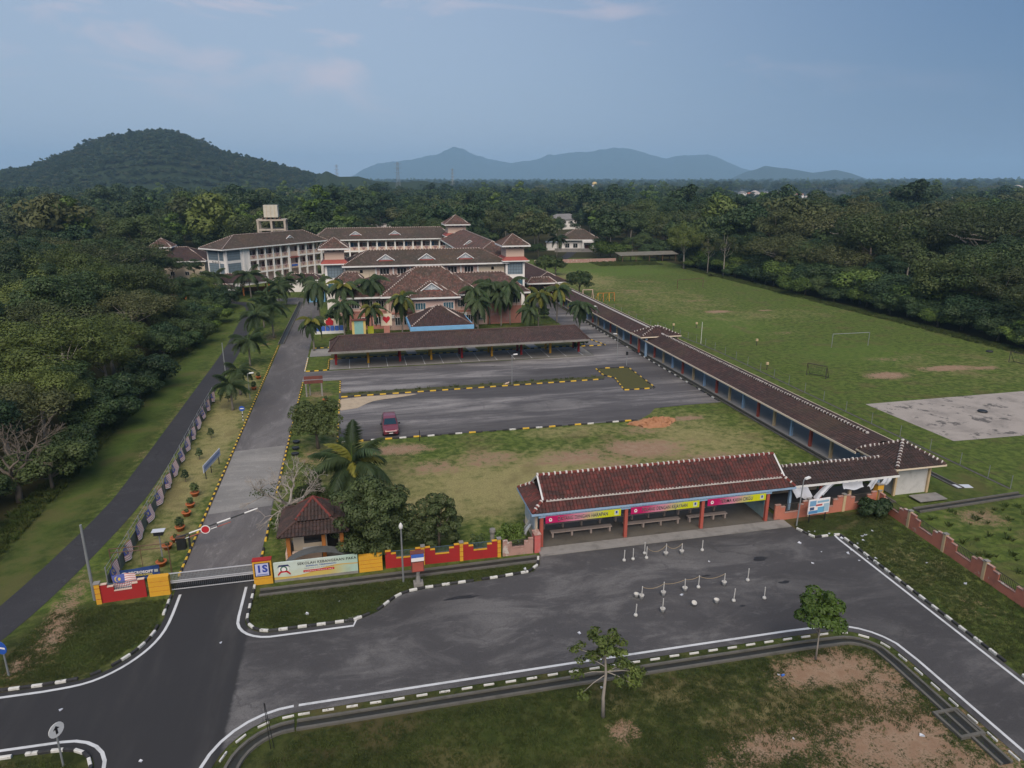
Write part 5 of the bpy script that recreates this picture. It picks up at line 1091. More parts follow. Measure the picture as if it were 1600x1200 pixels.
def trunk_mesh(name, seed, h, r0, ends, mat, fork=.45, n=7, lean=.03):
    r = random.Random(seed); mb = MB(); top = (r.gauss(0, lean) * h, r.gauss(0, lean) * h, h)
    mb.tube([(0, 0, -.05), (top[0] * .3, top[1] * .3, h * .35), (top[0] * .7, top[1] * .7, h * .7), top], [r0 * 1.25, r0 * .95, r0 * .75, r0 * .4], n)
    for e in ends:
        f = r.uniform(fork, .95); b = Vector((top[0] * f, top[1] * f, h * f)); e = Vector(e); m = b.lerp(e, .5) + Vector((r.gauss(0, .15), r.gauss(0, .15), -.06 * (e - b).length)) 
        rr = r0 * r.uniform(.3, .5); mb.tube([b, m, e], [rr, rr * .65, rr * .2], 5)
    return mb.mesh(name, mat, True)
PROTO = []
def make_proto(seed, R_, H, trunk_h, leaf, bark, n, size, k, cr=(.22, .36), limbs=7, r0=.22, top_flat=1.0, shell=.72):
    cl = crown_clumps(seed, R_, H, trunk_h, k, cr, top_flat=top_flat); rr = random.Random(seed + 1)
    crown = leaf_mesh('crown', cl, n, size, M[leaf], seed, shell=shell); ends = [c for c, _ in rr.sample(cl, min(limbs, len(cl)))]
    tr = trunk_mesh('trunk', seed, trunk_h + H * .35, r0, ends, M[bark], fork=.5)
    PROTO.append((crown, tr)); return len(PROTO) - 1
#            seed  R   H   th  leaf        bark        n    size k
T_DOME  = make_proto(1, 5.2, 8.5, 4.5, 'leaf', 'bark', 9100, 0.38, 34, limbs=9)
T_DARK  = make_proto(2, 4.6, 9.5, 5.0, 'leafdark', 'bark', 9100, 0.37, 34, limbs=8)
T_OLIVE = make_proto(3, 5.0, 9.0, 6.5, 'leafolive', 'barkpale', 7350, 0.38, 26, (.2, .32), limbs=12, r0=.2)
T_TALL  = make_proto(4, 3.8, 12.0, 5.5, 'leafdark', 'barkpale', 8050, 0.36, 30, limbs=10, r0=.2)
T_YEL   = make_proto(5, 5.0, 7.5, 4.0, 'leafyel', 'barkpale', 9800, 0.27, 36, (.18, .30), limbs=10)
T_FLAT  = make_proto(6, 7.0, 6.0, 5.0, 'leafolive', 'barkpale', 9800, 0.30, 40, (.16, .27), limbs=18, r0=.3, top_flat=.7)
T_BUSH  = make_proto(7, 3.0, 4.2, .6, 'leaf', 'bark', 6300, 0.25, 26, limbs=5, r0=.14)
T_BUSHD = make_proto(8, 2.8, 3.8, .4, 'leafdark', 'bark', 6300, 0.24, 26, limbs=5, r0=.14)
T_BUSHY = make_proto(9, 2.6, 3.4, .3, 'leafbright', 'bark', 5600, 0.22, 22, limbs=5, r0=.12)
T_SPARSE = make_proto(10, 4.2, 8.5, 6.0, 'leafolive', 'barkpale', 2975, 0.33, 20, (.16, .26), limbs=16, r0=.2)
T_RUST = make_proto(12, 5.4, 8.0, 5.5, 'leafrust', 'bark', 8750, 0.36, 32, limbs=8)
T_LIGHT = make_proto(13, 5.6, 8.5, 3.5, 'leafmid', 'bark', 8050, 0.37, 22, (.26, .4), limbs=8)
def place_tree(kind, x, y, h, label, group=None, name='tree', cat='tree', wide=1.0, rz=None):
    crown, tr = PROTO[kind]; zmax = PROTO_H[kind]; s = h / zmax
    t = thing(name, label, cat, (x, y, 0), rnd.uniform(0, 6.28) if rz is None else rz, group); t.scale = (s * wide, s * wide, s)
    link('trunk', tr, t); link('crown', crown, t); return t
PROTO_H = [max(v.co.z for v in c.vertices) for c, _ in PROTO]
# bare tree
def branch(mb, r, p, d, L, rad, depth):
    q = p + d * L; m = p.lerp(q, .5) + Vector((r.gauss(0, .06), r.gauss(0, .06), r.gauss(0, .03))) * L
    mb.tube([p, m, q], [rad, rad * .85, rad * .62], 5 if depth > 2 else 4, cap=False)
    if depth <= 0: return
    for k in range(3 if r.random() < .5 else 2):
        nd = (d + Vector((r.gauss(0, .55), r.gauss(0, .55), r.gauss(.08, .32)))).normalized(); branch(mb, r, q, nd, L * r.uniform(.62, .85), rad * .64, depth - 1)
def bare_tree(name, label, x, y, h, seed, mat='barkpale', depth=5, group=None, flat_=.5, leafy=None):
    r = random.Random(seed); t = thing(name, label, 'tree', (x, y, 0), 0, group); mb = MB(); mb.tube([(0, 0, -.05), (.05, .03, h * .18), (0, .05, h * .34)], [h * .045, h * .036, h * .032], 7)
    for k in range(4):
        a = k * 1.57 + r.uniform(-.4, .4); branch(mb, r, Vector((0, .05, h * .33)), Vector((math.cos(a) * flat_, math.sin(a) * flat_, .55)).normalized(), h * .22, h * .024, depth)
    part('branches', mb, M[mat], t, smooth=True)
    if leafy:
        cl = [((r.uniform(-1, 1) * h * .45, r.uniform(-.7, .7) * h * .45, h * r.uniform(.55, .95)), (h * .1, h * .1, h * .06)) for _ in range(12)]
        part('leaves', leaf_mesh('leaves', cl, leafy, .16, M['leafolive'], seed, shell=.3), None, t)
    return t
# ---- the wood on the left: edge at x = -27, trees one can tell apart are things
def scatter(n, x0, x1, y0, y1, dmin, ok, seed, tries=40):
    r = random.Random(seed); P = []
    for _ in range(n * tries):
        if len(P) >= n: break
        p = (r.uniform(x0, x1), r.uniform(y0, y1))
        if not ok(*p): continue
        d = dmin(*p) if callable(dmin) else dmin
        if all((p[0]-q_[0])**2 + (p[1]-q_[1])**2 > d*d for q_ in P): P.append(p)
    return P
def in_view(x, y, m=90):
    fw = x * math.sin(YAW) + y * math.cos(YAW); r_ = x * math.cos(YAW) - y * math.sin(YAW)
    return fw > 5 and abs(r_) < fw * .80 + m * .12
LEFT, RIGHT = 'trees of the dense wood left of the lane', 'trees of the dense wood right of the field'
YSP = ((150, 640, 11.5, 'tall yellow green tree standing out of the left wood'), (60, 640, 11, 'yellow green feathery tree at the far left of the left wood'), (215, 590, 9, 'smaller yellow green tree right of the tall one in the left wood'), (20, 560, 11, 'pale green tree at the left edge of the picture above the bare tree'))
YSPOT = [(G(u, v)[0] - 3.5, G(u, v)[1] + 2) for u, v, h, l in YSP]
def okL(x, y):
    if not in_view(x, y, 60): return False
    if abs(x + 34) < 14 and 161 < y < 260: return False
    bx, by = bh.location.x, bh.location.y
    if abs(x - bx) < 17 and -15 < y - by < 12: return False
    if any(math.hypot(x - a, y - b) < 6.5 for a, b in YSPOT): return False
    return x < -27.5 - (2.0 if y < 60 else 0)
for i, (x, y) in enumerate(scatter(125, -95, -27.5, 40, 205, lambda x, y: 3.4 if x > -33 else 6.0, okL, 3)):
    edge = -27.5 - x
    if edge < 4.5:
        place_tree(rnd.choice((T_BUSH, T_BUSHD, T_BUSHD, T_BUSH)), x + .6, y, rnd.uniform(3.4, 5.6), 'low rounded dark tree at the edge of the left wood beside the lane verge', LEFT + ' edge', wide=1.05)
    else:
        k = rnd.choice((T_DOME, T_DARK, T_LIGHT, T_OLIVE, T_FLAT, T_DARK, T_TALL, T_DOME, T_YEL)); place_tree(k, x, y, min(6.0 + edge * .22, 11.0) * rnd.uniform(.7, 1.3), {T_DOME: 'rounded green', T_OLIVE: 'olive crowned pale trunked', T_DARK: 'dark green', T_FLAT: 'flat topped spreading', T_TALL: 'narrow dark', T_LIGHT: 'light green', T_YEL: 'yellowish feathery'}[k] + ' tree in the left wood, ' + ('bottom left' if y < 80 else 'midway' if y < 125 else 'towards the school') + (' near the lane' if edge < 20 else ' deep inside'), LEFT, wide=1.15)
for (x, y), (u, v, h, l) in zip(YSPOT, YSP): place_tree(T_YEL, x, y, h, l, wide=1.35)
for u, v, h, l in ((250, 545, 9.5, 'flat topped pale branched tree above the lane bend'), (150, 530, 10, 'broad flat topped tree deep in the left wood')):
    x, y = G(u, v); place_tree(T_FLAT, x - 4, y + 3, h, l, wide=1.15)
x, y = G(60, 775); bare_tree('bare_tree', 'leafless tree leaning at the left edge of the wood', x - 1.0, y - 1, 7.0, 5, mat='bark', depth=6)
for u, v in ((322, 525), (345, 508), (300, 520), (318, 500)):
    x, y = G(u, v); place_tree(T_BUSHY, x - 1.2, y + 2, rnd.uniform(3.2, 4.4), 'bright green bush at the bend of the lane', 'bright bushes at the lane bend', 'bush', 'bush')
for k, (dx, dy, h_, l_) in enumerate(((-7, -12, 7.0, 'left of four trees screening the dark hipped hall'), (-1.5, -14, 6.0, 'second of four trees screening the dark hipped hall'), (5, -12.5, 6.5, 'third of four trees screening the dark hipped hall'), (10.5, -13, 6.0, 'right of four trees screening the dark hipped hall'))): place_tree((T_DARK, T_LIGHT, T_DOME, T_DARK)[k], bh.location.x + dx, bh.location.y + dy, h_, l_, wide=1.25)
# ---- the wood on the right
def okR(x, y):
    return in_view(x, y, 60) and x > 104 + 2.0 * math.sin(y * .13) and not (y > 225 and x < 125)
for i, (x, y) in enumerate(scatter(62, 104.5, 113, 74, 212, 3.0, lambda x, y: in_view(x, y, 60), 33)):
    edge = x - 104.5
    place_tree(rnd.choice((T_BUSH, T_BUSHD, T_BUSHY, T_BUSH, T_BUSHD)), x + 1.2, y, rnd.uniform(3.0, 4.6) + edge * .45, 'leafy thicket shrub at the foot of the right hand wood', RIGHT + ' edge', 'shrub', 'shrub', wide=1.3)
for i, (x, y) in enumerate(scatter(125, 112, 215, 74, 300, lambda x, y: 5.2 if x < 125 else 7.5, okR, 9)):
    edge = x - 104; k = rnd.choice((T_DOME, T_OLIVE, T_OLIVE, T_SPARSE, T_DARK, T_FLAT, T_TALL, T_DOME, T_LIGHT)) if not (edge > 35 and y < 150 and x > 150 and rnd.random() < .22) else T_RUST; h_ = min(7.5 + edge * .36, 17.5) * rnd.uniform(.7, 1.25)
    place_tree(k, x, y, h_, ('tall ' if h_ > 15 else 'mid height ' if h_ > 11 else 'low ') + {T_DOME: 'rounded green', T_OLIVE: 'olive crowned pale trunked', T_SPARSE: 'thin crowned pale branched', T_DARK: 'dark green', T_FLAT: 'flat topped spreading', T_TALL: 'narrow dark', T_LIGHT: 'light green', T_RUST: 'rusty brown crowned'}[k] + ' tree in the right wood' + (' near the field' if edge < 25 else ' farther back'), RIGHT, wide=1.2)
for u, v, h, l in ((1130, 432, 13, 'pale trunked sparse tree at the far corner of the field'), (1105, 428, 11, 'thin pale trunked tree beside the corner of the field'), (1068, 420, 15, 'bright topped slender tree at the back of the field')):
    x, y = G(u, v); place_tree(T_SPARSE if u != 1068 else T_YEL, x, y, h, l, wide=.8)
# belt behind the field and the school
def okB(x, y):
    if not in_view(x, y, 40): return False
    if -60 < x < 58 and y < 236: return False
    for (px, py) in far_road:
        if math.hypot(x - px, y - py) < 5: return False
    if abs(x - hx) < 17 and -16 < y - hy < 14: return False
    if abs(x - sx) < 13 and abs(y - sy) < 6: return False
    if 56 < x < 104 and y < 229: return False
    bx, by = bh.location.x, bh.location.y
    if abs(x - bx) < 17 and -25 < y - by < 12: return False
    return x > -90
for i, (x, y) in enumerate(scatter(90, -90, 135, 205, 330, 9.0, okB, 21)):
    if x > 60 and y < 262: place_tree(rnd.choice((T_BUSHY, T_BUSH, T_DOME)), x, y, rnd.uniform(5, 8), 'mid green tree between the field end and the white house', 'trees round the white house', wide=1.3)
    else:
        k = rnd.choice((T_DOME, T_DARK, T_OLIVE, T_TALL, T_LIGHT)); place_tree(k, x, y, rnd.uniform(9, 17.5), {T_DOME: 'rounded green', T_OLIVE: 'olive crowned', T_DARK: 'dark green', T_TALL: 'narrow dark', T_LIGHT: 'light green'}[k] + ' tree in the belt behind the school' + (' left of the water tower' if x < -30 else ' behind the back block' if x < 35 else ' beyond the field end'), 'trees behind the school', wide=1.15)

# ---- scattered stuff by geometry nodes
def instancer(name, P, rot, scl, idx, sources, label, cat=None, tilt=None):
    me = bpy.data.meshes.new(name); me.from_pydata([tuple(p) for p in P], [], [])
    for nm, a in (('rz', rot), ('scl', scl)):
        at = me.attributes.new(nm, 'FLOAT', 'POINT'); at.data.foreach_set('value', np.asarray(a, np.float32))
    at = me.attributes.new('pick', 'INT', 'POINT'); at.data.foreach_set('value', np.asarray(idx, np.int32))
    col = bpy.data.collections.new(name + '_kinds')
    for i, (m_) in enumerate(sources): col.objects.link(bpy.data.objects.new('%s_%02d' % (name, i), m_))
    ng = bpy.data.node_groups.new(name, 'GeometryNodeTree'); ng.interface.new_socket('Geometry', in_out='INPUT', socket_type='NodeSocketGeometry'); ng.interface.new_socket('Geometry', in_out='OUTPUT', socket_type='NodeSocketGeometry')
    n = ng.nodes; l = ng.links; gi = n.new('NodeGroupInput'); go_ = n.new('NodeGroupOutput'); iop = n.new('GeometryNodeInstanceOnPoints'); ci = n.new('GeometryNodeCollectionInfo')
    ci.inputs['Collection'].default_value = col; ci.inputs['Separate Children'].default_value = True; ci.inputs['Reset Children'].default_value = True
    def na(nm, ty): a = n.new('GeometryNodeInputNamedAttribute'); a.data_type = ty; a.inputs['Name'].default_value = nm; return a.outputs['Attribute']
    cx = n.new('ShaderNodeCombineXYZ'); l.new(na('rz', 'FLOAT'), cx.inputs[2]); er = n.new('FunctionNodeEulerToRotation'); l.new(cx.outputs[0], er.inputs[0])
    iop.inputs['Pick Instance'].default_value = True; l.new(gi.outputs[0], iop.inputs['Points']); l.new(ci.outputs[0], iop.inputs['Instance']); l.new(na('pick', 'INT'), iop.inputs['Instance Index']); l.new(er.outputs[0], iop.inputs['Rotation']); l.new(na('scl', 'FLOAT'), iop.inputs['Scale']); l.new(iop.outputs[0], go_.inputs[0])
    o = link(name, me); md = o.modifiers.new('scatter', 'NODES'); md.node_group = ng
    o['kind'] = 'stuff'; o['label'] = label
    if cat: o['category'] = cat
    return o
def lod(seed, R_, H, th, leaf, n, size, k): return leaf_mesh('canopy', crown_clumps(seed, R_, H, th, k, (.26, .42)), n, size, M[leaf], seed)
LOD = [lod(31, 5, 8, 4, 'leaf', 1800, 0.83, 16), lod(32, 4.6, 9, 5, 'leafdark', 1800, 0.79, 16), lod(33, 5, 8, 5, 'leafolive', 1600, 0.79, 14), lod(34, 4, 11, 5, 'leafdark', 1800, 0.79, 16), lod(35, 6.5, 6, 5, 'leaf', 1800, 0.86, 18), lod(36, 5.2, 8, 4, 'leafyel', 1600, 0.79, 14), lod(37, 5.2, 9, 4, 'leafolive', 1600, 0.79, 14), lod(38, 3.4, 12, 5, 'leafbright', 1600, 0.72, 14)]
# middle distance wood 230 m .. 900 m and the far plain to 4.5 km; crowns grow coarser outwards only where they are below a pixel or two
def wood(n, r0, r1, s0, s1, seed, power=1.0):
    r = np.random.default_rng(seed); d = np.sqrt(r.random(n) * (r1**2 - r0**2) + r0**2); a = YAW + np.radians(r.uniform(-41, 41, n)); return d * np.sin(a), d * np.cos(a), r.uniform(s0, s1, n), r.random(n) * 6.28, r
HOUSES = []
x, y, s, rz_, r = wood(9000, 215, 1000, .85, 1.45, 5)
keep = ~((x > -62) & (x < 59) & (y < 238)); keep &= ~((x > 56) & (x < 104) & (y < 232)); keep &= ~((np.abs(x - hx) < 18) & (np.abs(y - hy) < 18)); keep &= ~((np.abs(x - bh.location.x) < 17) & (np.abs(y - bh.location.y + 5) < 18))
for px, py in far_road: keep &= (x - px) ** 2 + (y - py) ** 2 > 36
keep &= ~((x < -27) & (y < 205) & (x > -92)) | (x < -95); keep &= ~((np.hypot(x, y) < 330) & (r.random(len(x)) < .45))
FAR_SITES = []
def far_site(u, v, D, z, clear): 
    X, Y, Z = ray(u, v); t = D / math.hypot(X, Y); return X * t, Y * t
sites = [(690, 318, 620, 16, 7, 'tile_or', 'orange roofed house rising from the trees beyond the school'), (778, 306, 980, 14, 6, 'tile_or', 'small red roofed house far beyond the school'), (880, 338, 420, 18, 6, 'tile_grey', 'long grey roofed building in the trees above the white house'), (594, 353, 330, 11, 6, 'tile_pale', 'pale roofed house just behind the back block'), (1395, 304, 900, 18, 7, 'tile_or', 'orange roofed house right of the white estate'), (1450, 309, 760, 16, 7, 'tile_or', 'salmon roofed house above the right hand wood'), (1500, 310, 760, 14, 7, 'tile_pale', 'small pale roofed house near the right edge')]
for u, v, D, w_, h_, m_, l_ in sites:
    X, Y = far_site(u, v, D, 0, 0); FAR_SITES.append((X, Y)); dd = np.hypot(X, Y); ux, uy = X / dd, Y / dd; al = x * ux + y * uy; ac = np.abs(x * uy - y * ux); keep &= ~((ac < w_ * .8) & (al > dd - 150 * dd / 600) & (al < dd + 12))
az_ = np.degrees(np.arctan2(x, y)); s = s * np.where((az_ > 30) & (az_ < 38.5) & (np.hypot(x, y) > 420), .62, 1.0)
x, y, s, rz_ = x[keep], y[keep], s[keep], rz_[keep]; n = len(x)
s = s * np.where(rng.random(n) < .25, .65, 1.0) * np.where(rng.random(n) < .08, 1.35, 1.0); idx = rng.choice(8, n, p=[.25, .22, .17, .12, .1, .05, .04, .05]); pts = np.stack([x, y, np.full(n, -.3)], 1)
instancer('wood', pts, rz_, s, idx, LOD, 'mixed green woodland stretching away behind the school and field', 'woodland')
x, y, s, rz_, r = wood(15000, 980, 5200, 1.0, 1.9, 6); s *= 1 + (np.hypot(x, y) - 980) / 3500; az_ = np.degrees(np.arctan2(x, y)); s *= np.where((az_ > 30) & (az_ < 38.5) & (np.hypot(x, y) < 1600), .55, 1.0)
instancer('far_wood', np.stack([x, y, np.full(len(x), -1.0)], 1), rz_, s, rng.choice(8, len(x), p=[.28, .25, .17, .12, .1, .03, .02, .03]), LOD, 'distant flat woodland reaching to the foot of the mountains', 'woodland')
# ---- hills
def hill(name, label, prof, D, depth, seed, rough, nseg=140, rows=26):
    """ridge profile given by (u, v) sightings at distance D; a rounded body behind and before it"""
    us = np.linspace(prof[0][0], prof[-1][0], nseg); vs = np.interp(us, [p[0] for p in prof], [p[1] for p in prof]); mb = MB(); V = []
    for i, (u, v) in enumerate(zip(us, vs)):
        X, Y, Z = ray(u, v); hh = math.hypot(X, Y); zr_ = max(CAM_H + Z / hh * D, 2.0); dx, dy = X / hh, Y / hh
        for j in range(rows + 1):
            f = j / rows * 2 - 1; k = max(0.0, 1 - abs(f) ** 1.6); dist = D + f * depth
            nzv = mnoise.fractal(Vector((dx * D / 260 + seed, dist / 260, seed)), 1.0, 2.0, 5) * rough
            zz = zr_ * k + nzv * zr_ * k * (1 - k * .8); V.append((dx * dist, dy * dist, max(zz, -2) if 0 < j < rows else -4))
    mb.add(V, [(i*(rows+1)+j, (i+1)*(rows+1)+j, (i+1)*(rows+1)+j+1, i*(rows+1)+j+1) for i in range(nseg-1) for j in range(rows)])
    return structure(name, mb, M['hillgreen'], label, True), V
M['hillgreen'] = pm('forested_slope', (0.030, 0.045, 0.020), rough=.95, grime=.6, gscale=.02, gcol=(0.018, 0.028, 0.014), fine=.3, spec=.05)
hl, HV = hill('hill', 'dark wooded hill rising on the left', [(-160, 292), (-60, 283), (0, 272), (60, 262), (110, 240), (150, 222), (200, 213), (240, 206), (262, 207), (300, 220), (345, 238), (400, 250), (440, 261), (470, 269), (500, 277), (540, 284), (600, 291)], 1550, 460, 3, .35)
hv = np.array([p for p in HV if p[2] > 4]); NH = 15000; pick = rng.choice(len(hv), NH); pp = hv[pick] + rng.normal(size=(NH, 3)) * np.array([8, 8, .5]) + np.array([0, 0, -5.0])
instancer('hill_wood', pp, rng.random(NH) * 6.28, rng.uniform(.5, .85, NH), rng.choice(4, NH), LOD[:4], 'dense tree cover on the left hill', 'woodland')
hill('hill', 'hazy blue mountain range on the horizon in the middle', [(535, 284), (570, 264), (590, 257), (620, 251), (650, 249), (680, 241), (705, 233), (722, 232), (740, 241), (765, 249), (800, 255), (840, 248), (880, 240), (920, 238), (965, 232), (985, 233), (1010, 240), (1040, 248), (1075, 242), (1105, 241), (1130, 250), (1160, 263), (1200, 274), (1240, 284)], 10200, 1000, 9, .4, 200)
hill('hill', 'lower blue wooded ridge at the right end of the mountains', [(1130, 285), (1165, 268), (1195, 259), (1230, 264), (1270, 270), (1305, 266), (1330, 271), (1360, 281), (1400, 287)], 6800, 400, 14, .35, 70)
hill('hill', 'low dark wooded rise above the far trees right of the left hill', [(470, 292), (495, 277), (510, 268), (530, 277), (560, 276), (585, 283), (620, 285), (660, 282), (700, 288)], 1350, 140, 5, .3, 60)
# ---- haze in the air over the plain
def haze():
    m = bpy.data.materials.new('haze'); m.use_nodes = True; n = m.node_tree.nodes; n.clear(); o = n.new('ShaderNodeOutputMaterial'); v = n.new('ShaderNodeVolumePrincipled')
    v.inputs['Density'].default_value = HAZE_D; v.inputs['Color'].default_value = (.46, .73, 1.0, 1); v.inputs['Anisotropy'].default_value = 0.0; m.node_tree.links.new(v.outputs[0], o.inputs['Volume']); return m
HAZE_D = 1.35e-4
hz = part('haze', MB().box(-12500, 12500, -300, 12500, -6, 460), haze()); hz['kind'] = 'stuff'; hz['label'] = 'thin blue evening haze over the plain'
# ---- far houses, pylons
M['tile_or'] = pm('orange_roof', (.36, .12, .06), grime=.5, gscale=.3); M['tile_grey'] = pm('grey_roof', (.20, .195, .19), grime=.5, gscale=.3); M['tile_pale'] = pm('pale_roof', (.42, .37, .33), grime=.5, gscale=.3)
def far_house(x, y, w, d, ze, zr, roof, label, group=None, rz=0):
    t = thing('house', label, 'house', (x, y, 0), rz, group); part('wall', MB().box(-w/2, w/2, -d/2, d/2, 0, ze), M['white_bld'], t)
    mb = MB(); deck(mb, hip_faces(-w/2 - .6, w/2 + .6, -d/2 - .6, d/2 + .6, ze, zr, -w/2 + d * .4, w/2 - d * .4, 0)); soffit(mb, -w/2 - .6, w/2 + .6, -d/2 - .6, d/2 + .6, ze - .04); part('roof', mb, M[roof], t)
    wm = MB().box(-.7, .7, -.05, .05, 0, 1.4).mesh('window', M['glass'])
    for k in range(max(2, int(w / 4))): link('window', wm, t, (-w/2 + (k + .5) * w / max(2, int(w / 4)), -d/2 - .04, ze - 2.2))
    return t
for (X, Y), (u, v, D, w_, h_, m_, l_) in zip(FAR_SITES, sites):
    zt = height_at(X, Y, u, v - 4); far_house(X, Y, w_, w_ * .6, max(zt - w_ * .17, 3), max(zt, 5), m_, l_, rz=rnd.uniform(-.3, .3))
i = 0
for u, v in ((1160, 297), (1172, 298), (1184, 297), (1196, 298), (1208, 300), (1226, 300), (1238, 301), (1250, 299), (1262, 302), (1274, 301), (1286, 303), (1180, 294), (1215, 296), (1246, 296)):
    X, Y = far_site(u, v, 1150 + 25 * i, 0, 0); zt = height_at(X, Y, u, v + 1.5 + (i % 3)); i += 1
    far_house(X, Y, 11, 8, zt - 2.6, zt, ('tile_pale', 'tile_grey', 'tile_or')[i % 3], 'small terrace house in the distant white estate beyond the wood', 'white estate houses', rnd.uniform(-.2, .2))
for u, v, l in ((1012, 291, 'tiny white house far off in the middle of the plain'), (1025, 293, 'second tiny white house far off in the plain'), (1590, 292, 'tiny white building at the right end of the horizon')):
    X, Y = far_site(u, v, 1700, 0, 0); zt = height_at(X, Y, u, v - 3); far_house(X, Y, 14, 10, zt - 3, zt, 'tile_pale', l)
def pylon(u, vt, D, label):
    X, Y = far_site(u, 280, D, 0, 0); h = height_at(X, Y, u, vt); t = thing('pylon', label, 'pylon', (X, Y, 0), rnd.uniform(0, 1)); mb = MB(); n = 8; b = h * .085
    for sx_ in (-1, 1):
        for sy_ in (-1, 1): mb.tube([(sx_ * b, sy_ * b, 0), (sx_ * b * .35, sy_ * b * .35, h * .62), (sx_ * b * .2, sy_ * b * .2, h)], .16 * D / 1000, 4)
    part('leg_frame', mb, M['galv'], t); mb = MB()
    for k in range(n):
        z0, z1 = h * k / n, h * (k + 1) / n; w0, w1 = [b * (1 - .65 * min(z / (h * .62), 1)) if z < h * .62 else b * (.35 - .15 * (z / h - .62) / .38) for z in (z0, z1)]
        for a in range(4):
            s0 = ((-1, -1), (1, -1), (1, 1), (-1, 1))[a]; s1 = ((1, -1), (1, 1), (-1, 1), (-1, -1))[a]; mb.tube([(s0[0] * w0, s0[1] * w0, z0), (s1[0] * w1, s1[1] * w1, z1)], .08 * D / 1000, 3); mb.tube([(s1[0] * w0, s1[1] * w0, z0), (s0[0] * w1, s0[1] * w1, z1)], .08 * D / 1000, 3)
    part('lattice', mb, M['galv'], t)
    for z in (.72, .84, .95): part('cross_arm', MB().tube([(-h * .11, 0, h * z), (h * .11, 0, h * z)], .12 * D / 1000, 4), M['galv'], t)
pylon(622, 253, 1150, 'tall lattice pylon in front of the mountains'); pylon(707, 263, 1400, 'lattice pylon right of the tall one'); pylon(527, 257, 1700, 'faint lattice pylon right of the left hill')
X, Y = far_site(929, 289, 1600, 0, 0); zt = height_at(X, Y, 929, 284); dm = thing('dome', 'pale yellow dome showing on the horizon below the mountains', 'dome', (X, Y, 0)); part('dome_shell', MB().lathe(0, 0, [(6, zt - 7), (6, zt - 5), (5, zt - 2), (2.5, zt - .4), (.3, zt)], 14), pm('dome_paint', (.55, .40, .15)), dm, smooth=True); part('drum', MB().lathe(0, 0, [(6, 0), (6, zt - 7)], 14), M['white_bld'], dm)
# ------------------------------------------------------------------ palms
def frond_mesh(name, L, droop, nl, lw, ll, mat, seed, lift=.5, fold=.5):
    """one frond along +x: curved rib and two rows of leaflets"""
    r = random.Random(seed); mb = MB(); rib = []
    for i in range(11):
        t = i / 10; rib.append((L * (t - .22 * droop * t ** 3), 0, L * (lift * t - droop * t * t)))
    mb.tube(rib, [.03 * (1 - .8 * i / 10) * L / 2.5 for i in range(11)], 4, cap=False)
    for s in (-1, 1):
        for k in range(nl):
            t = .1 + .9 * k / (nl - 1); i = min(int(t * 10), 9); f = t * 10 - i; a, b = Vector(rib[i]), Vector(rib[i+1]); p = a.lerp(b, f); d = (b - a).normalized()
            lt = ll * (math.sin(math.pi * (t * .86 + .12)) ** .7) * r.uniform(.85, 1.1); side = Vector((0, s, 0)); out = (side * .82 + d * .55 + Vector((0, 0, -fold + r.gauss(0, .12)))).normalized()
            tip = p + out * lt + Vector((0, 0, -.22 * lt)); mid = p + out * lt * .5; wv = d * lw * .5
            mb.add([tuple(p - wv * .5), tuple(p + wv * .5), tuple(mid + wv), tuple(tip), tuple(mid - wv)], [(0, 1, 2, 3, 4)])
    return mb.mesh(name, mat)
FR = {'coco': [frond_mesh('frond', 3.2, .55, 40, .085, .95, M['frond'], 1), frond_mesh('frond', 3.0, .85, 40, .085, .95, M['frond'], 2, lift=.35)],
      'royal': [frond_mesh('frond', 2.6, .95, 34, .19, .72, M['frond'], 3, lift=.55, fold=.75), frond_mesh('frond', 2.4, 1.25, 34, .19, .72, M['frond'], 4, lift=.3, fold=.8)],
      'yel': [frond_mesh('frond', 2.4, .9, 34, .18, .62, M['frondyel'], 5, lift=.6, fold=.7)]}
def palm(kind, x, y, h, label, nf=15, fs=1.0, yel=0, group=None, lean=0.0, tr=.13, rise=0.0):
    t = thing('palm', label, 'palm tree', (x, y, 0), rnd.uniform(0, 6.28), group); top = Vector((lean * h, .02 * h, h)); mb = MB()
    mb.tube([(0, 0, -.05), (lean * h * .15, 0, h * .12), (lean * h * .5, .01 * h, h * .55), tuple(top)], [tr * 1.5, tr * 1.1, tr * .95, tr * .75], 8); part('trunk', mb, M['palmbark'], t, smooth=True)
    if kind == 'royal': part('crownshaft', MB().tube([tuple(top), (top.x, top.y, h + .75 * fs)], [tr * .95, tr * .45], 8), M['leafbright'], t, smooth=True); top = top + Vector((0, 0, .6 * fs))
    a = rnd.uniform(0, 6)
    for k in range(nf):
        a += 2.4; e = rnd.uniform(.0, 1.0); tilt = -R(-8 + 62 * (1 - k / nf) ** 1.2) + R(rnd.uniform(-6, 6))
        m = FR[kind][k % 2] if not (yel and k % yel == 0) else FR['yel'][0]
        link('frond', m, t, top, (0, tilt + R(20 - rise + rnd.gauss(0, 5)), a), (fs * rnd.uniform(.88, 1.1),) * 3)
    part('spear', MB().tube([tuple(top), (top.x + .05, top.y, top.z + 1.5 * fs)], [.05, .008], 4), M['leafbright'], t)
    return t
